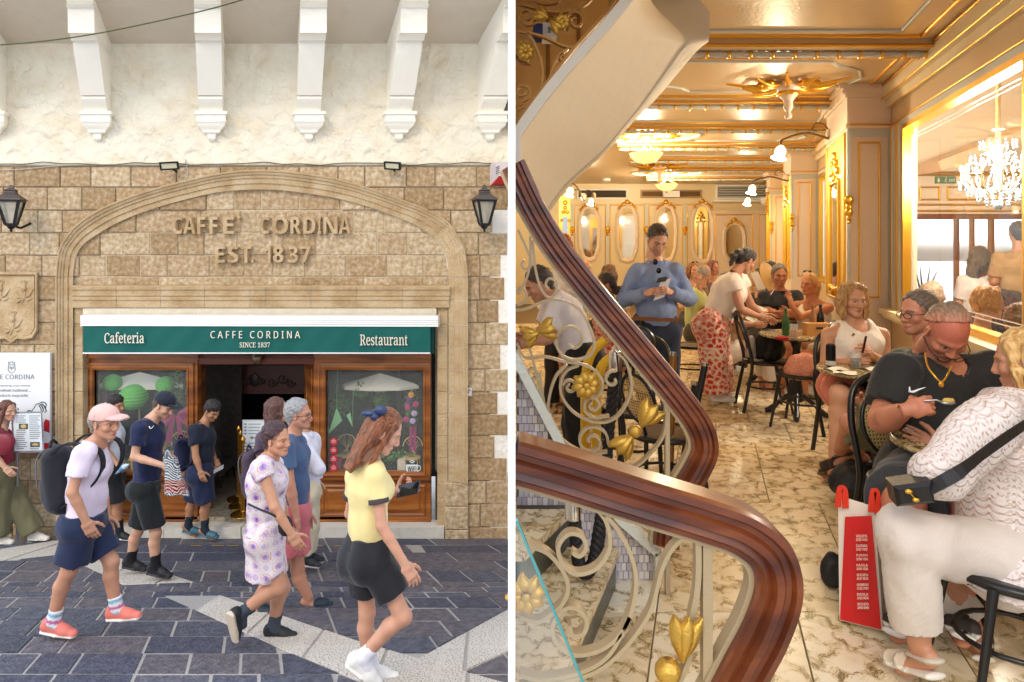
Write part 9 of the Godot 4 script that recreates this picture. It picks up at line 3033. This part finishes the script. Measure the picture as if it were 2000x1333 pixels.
	person(pose({"label": "man with grey hair and glasses in profile behind the black t-shirt","group": G,"d": 3.72,"cell": 0.014,"skin": Color(0.83,0.57,0.46),"H": [1793,612],"N": [1812,690],"look": Vector3(-1,-0.08,0.22),"KL": [1662,828,0.0],"AL": [1640,880,0.42],"TL": [1598,915,0.52],"KR": [1690,822,0.3],"AR": [1672,890,0.5],"TR": [1640,910,0.55],"top": "shirt","topcol": rgb(90,96,84),"sleeve": 0.7,"bottom": "shorts","botcol": rgb(92,90,56),"blen": 1.0,"bloose": 0.03,"shoe": "sandal","shoename": "sandal","shoecol": rgb(66,52,42),"sole": rgb(44,36,32),"style": "short","thick": 0.014,"hair": rgb(72,60,52),"hair2": rgb(132,118,106),"glasses": Color(0.14,0.14,0.15)},-1.35))
	person({"label": "heavy man in black t-shirt bowing his head to eat from a spoon","group": G,"d": 2.95,"cell": 0.0125,"wide": 1.3,"size": 1.04,"belly": 0.19,"skin": Color(0.83,0.54,0.42),"flush": 1,"look": Vector3(-0.16,-1.15,1),"H": [1850,650,-0.05],"N": [1842,706,0.06],"SR": [1757,728,0.0],"SL": [1932,726,0.0],"ER": [1722,822,-0.08],"WR": [1776,800,-0.3],"EL": [1948,820,0.0],"WL": [1905,858,-0.26],"PR": [1800,925,0.05],"PL": [1882,925,0.05],"KR": [1765,985,-0.36],"AR": [1780,1180,-0.32],"TR": [1745,1230,-0.44],"KL": [1880,1000,-0.38],"AL": [1880,1180,-0.36],"TL": [1880,1235,-0.5],
		"top": "t_shirt","topcol": rgb(30,30,33),"sleeve": 0.72,"loose": 0.024,"folds": 0.01,"vneck": 0.06,"bottom": "shorts","botcol": rgb(52,54,58),"blen": 0.95,"bloose": 0.028,"handR": "grip","palmR": Vector3(0,-0.5,-0.8),"hdirR": Vector3(0.8,0.25,0.2),"shoe": "sandal","shoename": "sandal","shoecol": rgb(50,40,34),"style": "short","line": 0.17,"thick": 0.008,"hair": rgb(104,82,62),"hair2": rgb(166,144,122),"brow": rgb(150,110,84),"glasses": Color(0.03,0.03,0.03),"gx": Transform3D(Basis(),Vector3(0,-0.035,0.012))})
	person({"label": "blonde woman in white lace knit top and white trousers seated at the right edge","group": G,"d": 2.42,"fem": true,"cell": 0.0115,"wide": 1.26,"skin": Color(0.84,0.6,0.47),"look": Vector3(-0.7,-0.2,-0.7),"H": [2002,706,0.05],"N": [1985,775,0.02],"SR": [1955,800,0.2],"SL": [1945,818,-0.14],"EL": [1835,925,-0.22],"WL": [1862,885,0.12],"ER": [1880,900,0.24],"WR": [1840,880,0.3],"PL": [1958,1085,-0.12],"PR": [1966,1078,0.12],"KL": [1766,1046,-0.13],"AL": [1796,1262,-0.1],"TL": [1716,1278,0.1],"KR": [1800,1055,0.2],"AR": [1905,1238,0.16],"TR": [1868,1268,0.34],
		"top": "knit_top","topcol": rgb(250,246,244),"toptex": 1,"topmat": M["lace knit"],"sleeve": 1.1,"loose": 0.026,"hem": -0.13,"folds": 0.016,"ffreq": 6.0,"bottom": "trousers","botcol": rgb(216,204,194),"blen": 1.82,"bloose": 0.008,"flare": 1.0,"bfolds": 0.022,"bfreq": 5.5,"waist": 0.2,"shoe": "sandal","shoename": "sandal","shoecol": rgb(206,190,170),"sole": rgb(232,224,212),"style": "long","hairlen": 0.24,"hair": rgb(186,126,52),"hair2": rgb(240,206,140)})
	var eb := person(pose({"label": "woman with blonde bob and pearl earring seated in the front hall beyond the ledge","group": "people in the front hall","d": 4.9,"fem": true,"cell": 0.015,"skin": FAIR,"H": [1932,592],"look": Vector3(0.95,-0.1,0.3),"top": "print_blouse","topcol": rgb(200,200,206),"sleeve": 0.5,"style": "bob","hairlen": 0.06,"hair": rgb(176,120,56),"hair2": rgb(226,176,100),"bottom": "trousers","botcol": rgb(60,60,66),"blen": 1.9},1.2))
	var em := MB.new()
	em.ball(at(1921,618,4.8),Vector3.ONE*0.009,10)
	put("earring",em,mat("pearl",rgb(236,226,206),0.2),eb)
	person(pose({"label": "person with curly brown hair at the right edge beyond the ledge","group": "people in the front hall","d": 4.3,"cell": 0.015,"fem": true,"skin": FAIR,"H": [1994,636],"look": Vector3(0.5,-0.2,-0.8),"top": "blouse","topcol": rgb(206,180,160),"sleeve": 0.6,"style": "curly","thick": 0.02,"hair": rgb(96,58,26),"hair2": rgb(150,100,50),"bottom": "trousers","botcol": rgb(60,60,66),"blen": 1.9},2.4))
	person(pose({"label": "grey blonde head seen from behind at the left foot of the opening","group": "people in the front hall","d": 6.5,"cell": 0.018,"fem": true,"skin": FAIR,"H": [1818,578],"top": "blouse","topcol": rgb(180,170,160),"sleeve": 0.6,"style": "bob","hairlen": 0.08,"thick": 0.025,"hair": rgb(150,126,104),"hair2": rgb(200,180,156),"bottom": "trousers","botcol": rgb(60,60,66),"blen": 1.9},3.0))
	person(pose({"label": "woman with long dark hair seen from behind against the bright hall doors","group": "people in the front hall","d": 7.5,"cell": 0.018,"fem": true,"wide": 1.15,"skin": OLIVE,"H": [1911,502],"top": "blouse","topcol": rgb(222,220,222),"sleeve": 0.8,"style": "long","hairlen": 0.3,"fall": Vector3(0.06,0,0),"hair": rgb(40,40,50),"bottom": "trousers","botcol": rgb(50,56,72),"blen": 1.9},3.0,false,0.15))
	person(pose({"label": "man in tan shirt seen from behind at the right of the bright hall doors","group": "people in the front hall","d": 7.2,"cell": 0.018,"wide": 1.12,"skin": OLIVE,"H": [1988,455],"top": "shirt","topcol": rgb(160,132,98),"sleeve": 0.8,"style": "short","hair": rgb(30,26,26),"bottom": "trousers","botcol": rgb(36,40,56),"blen": 1.95},2.8,false,0.15))
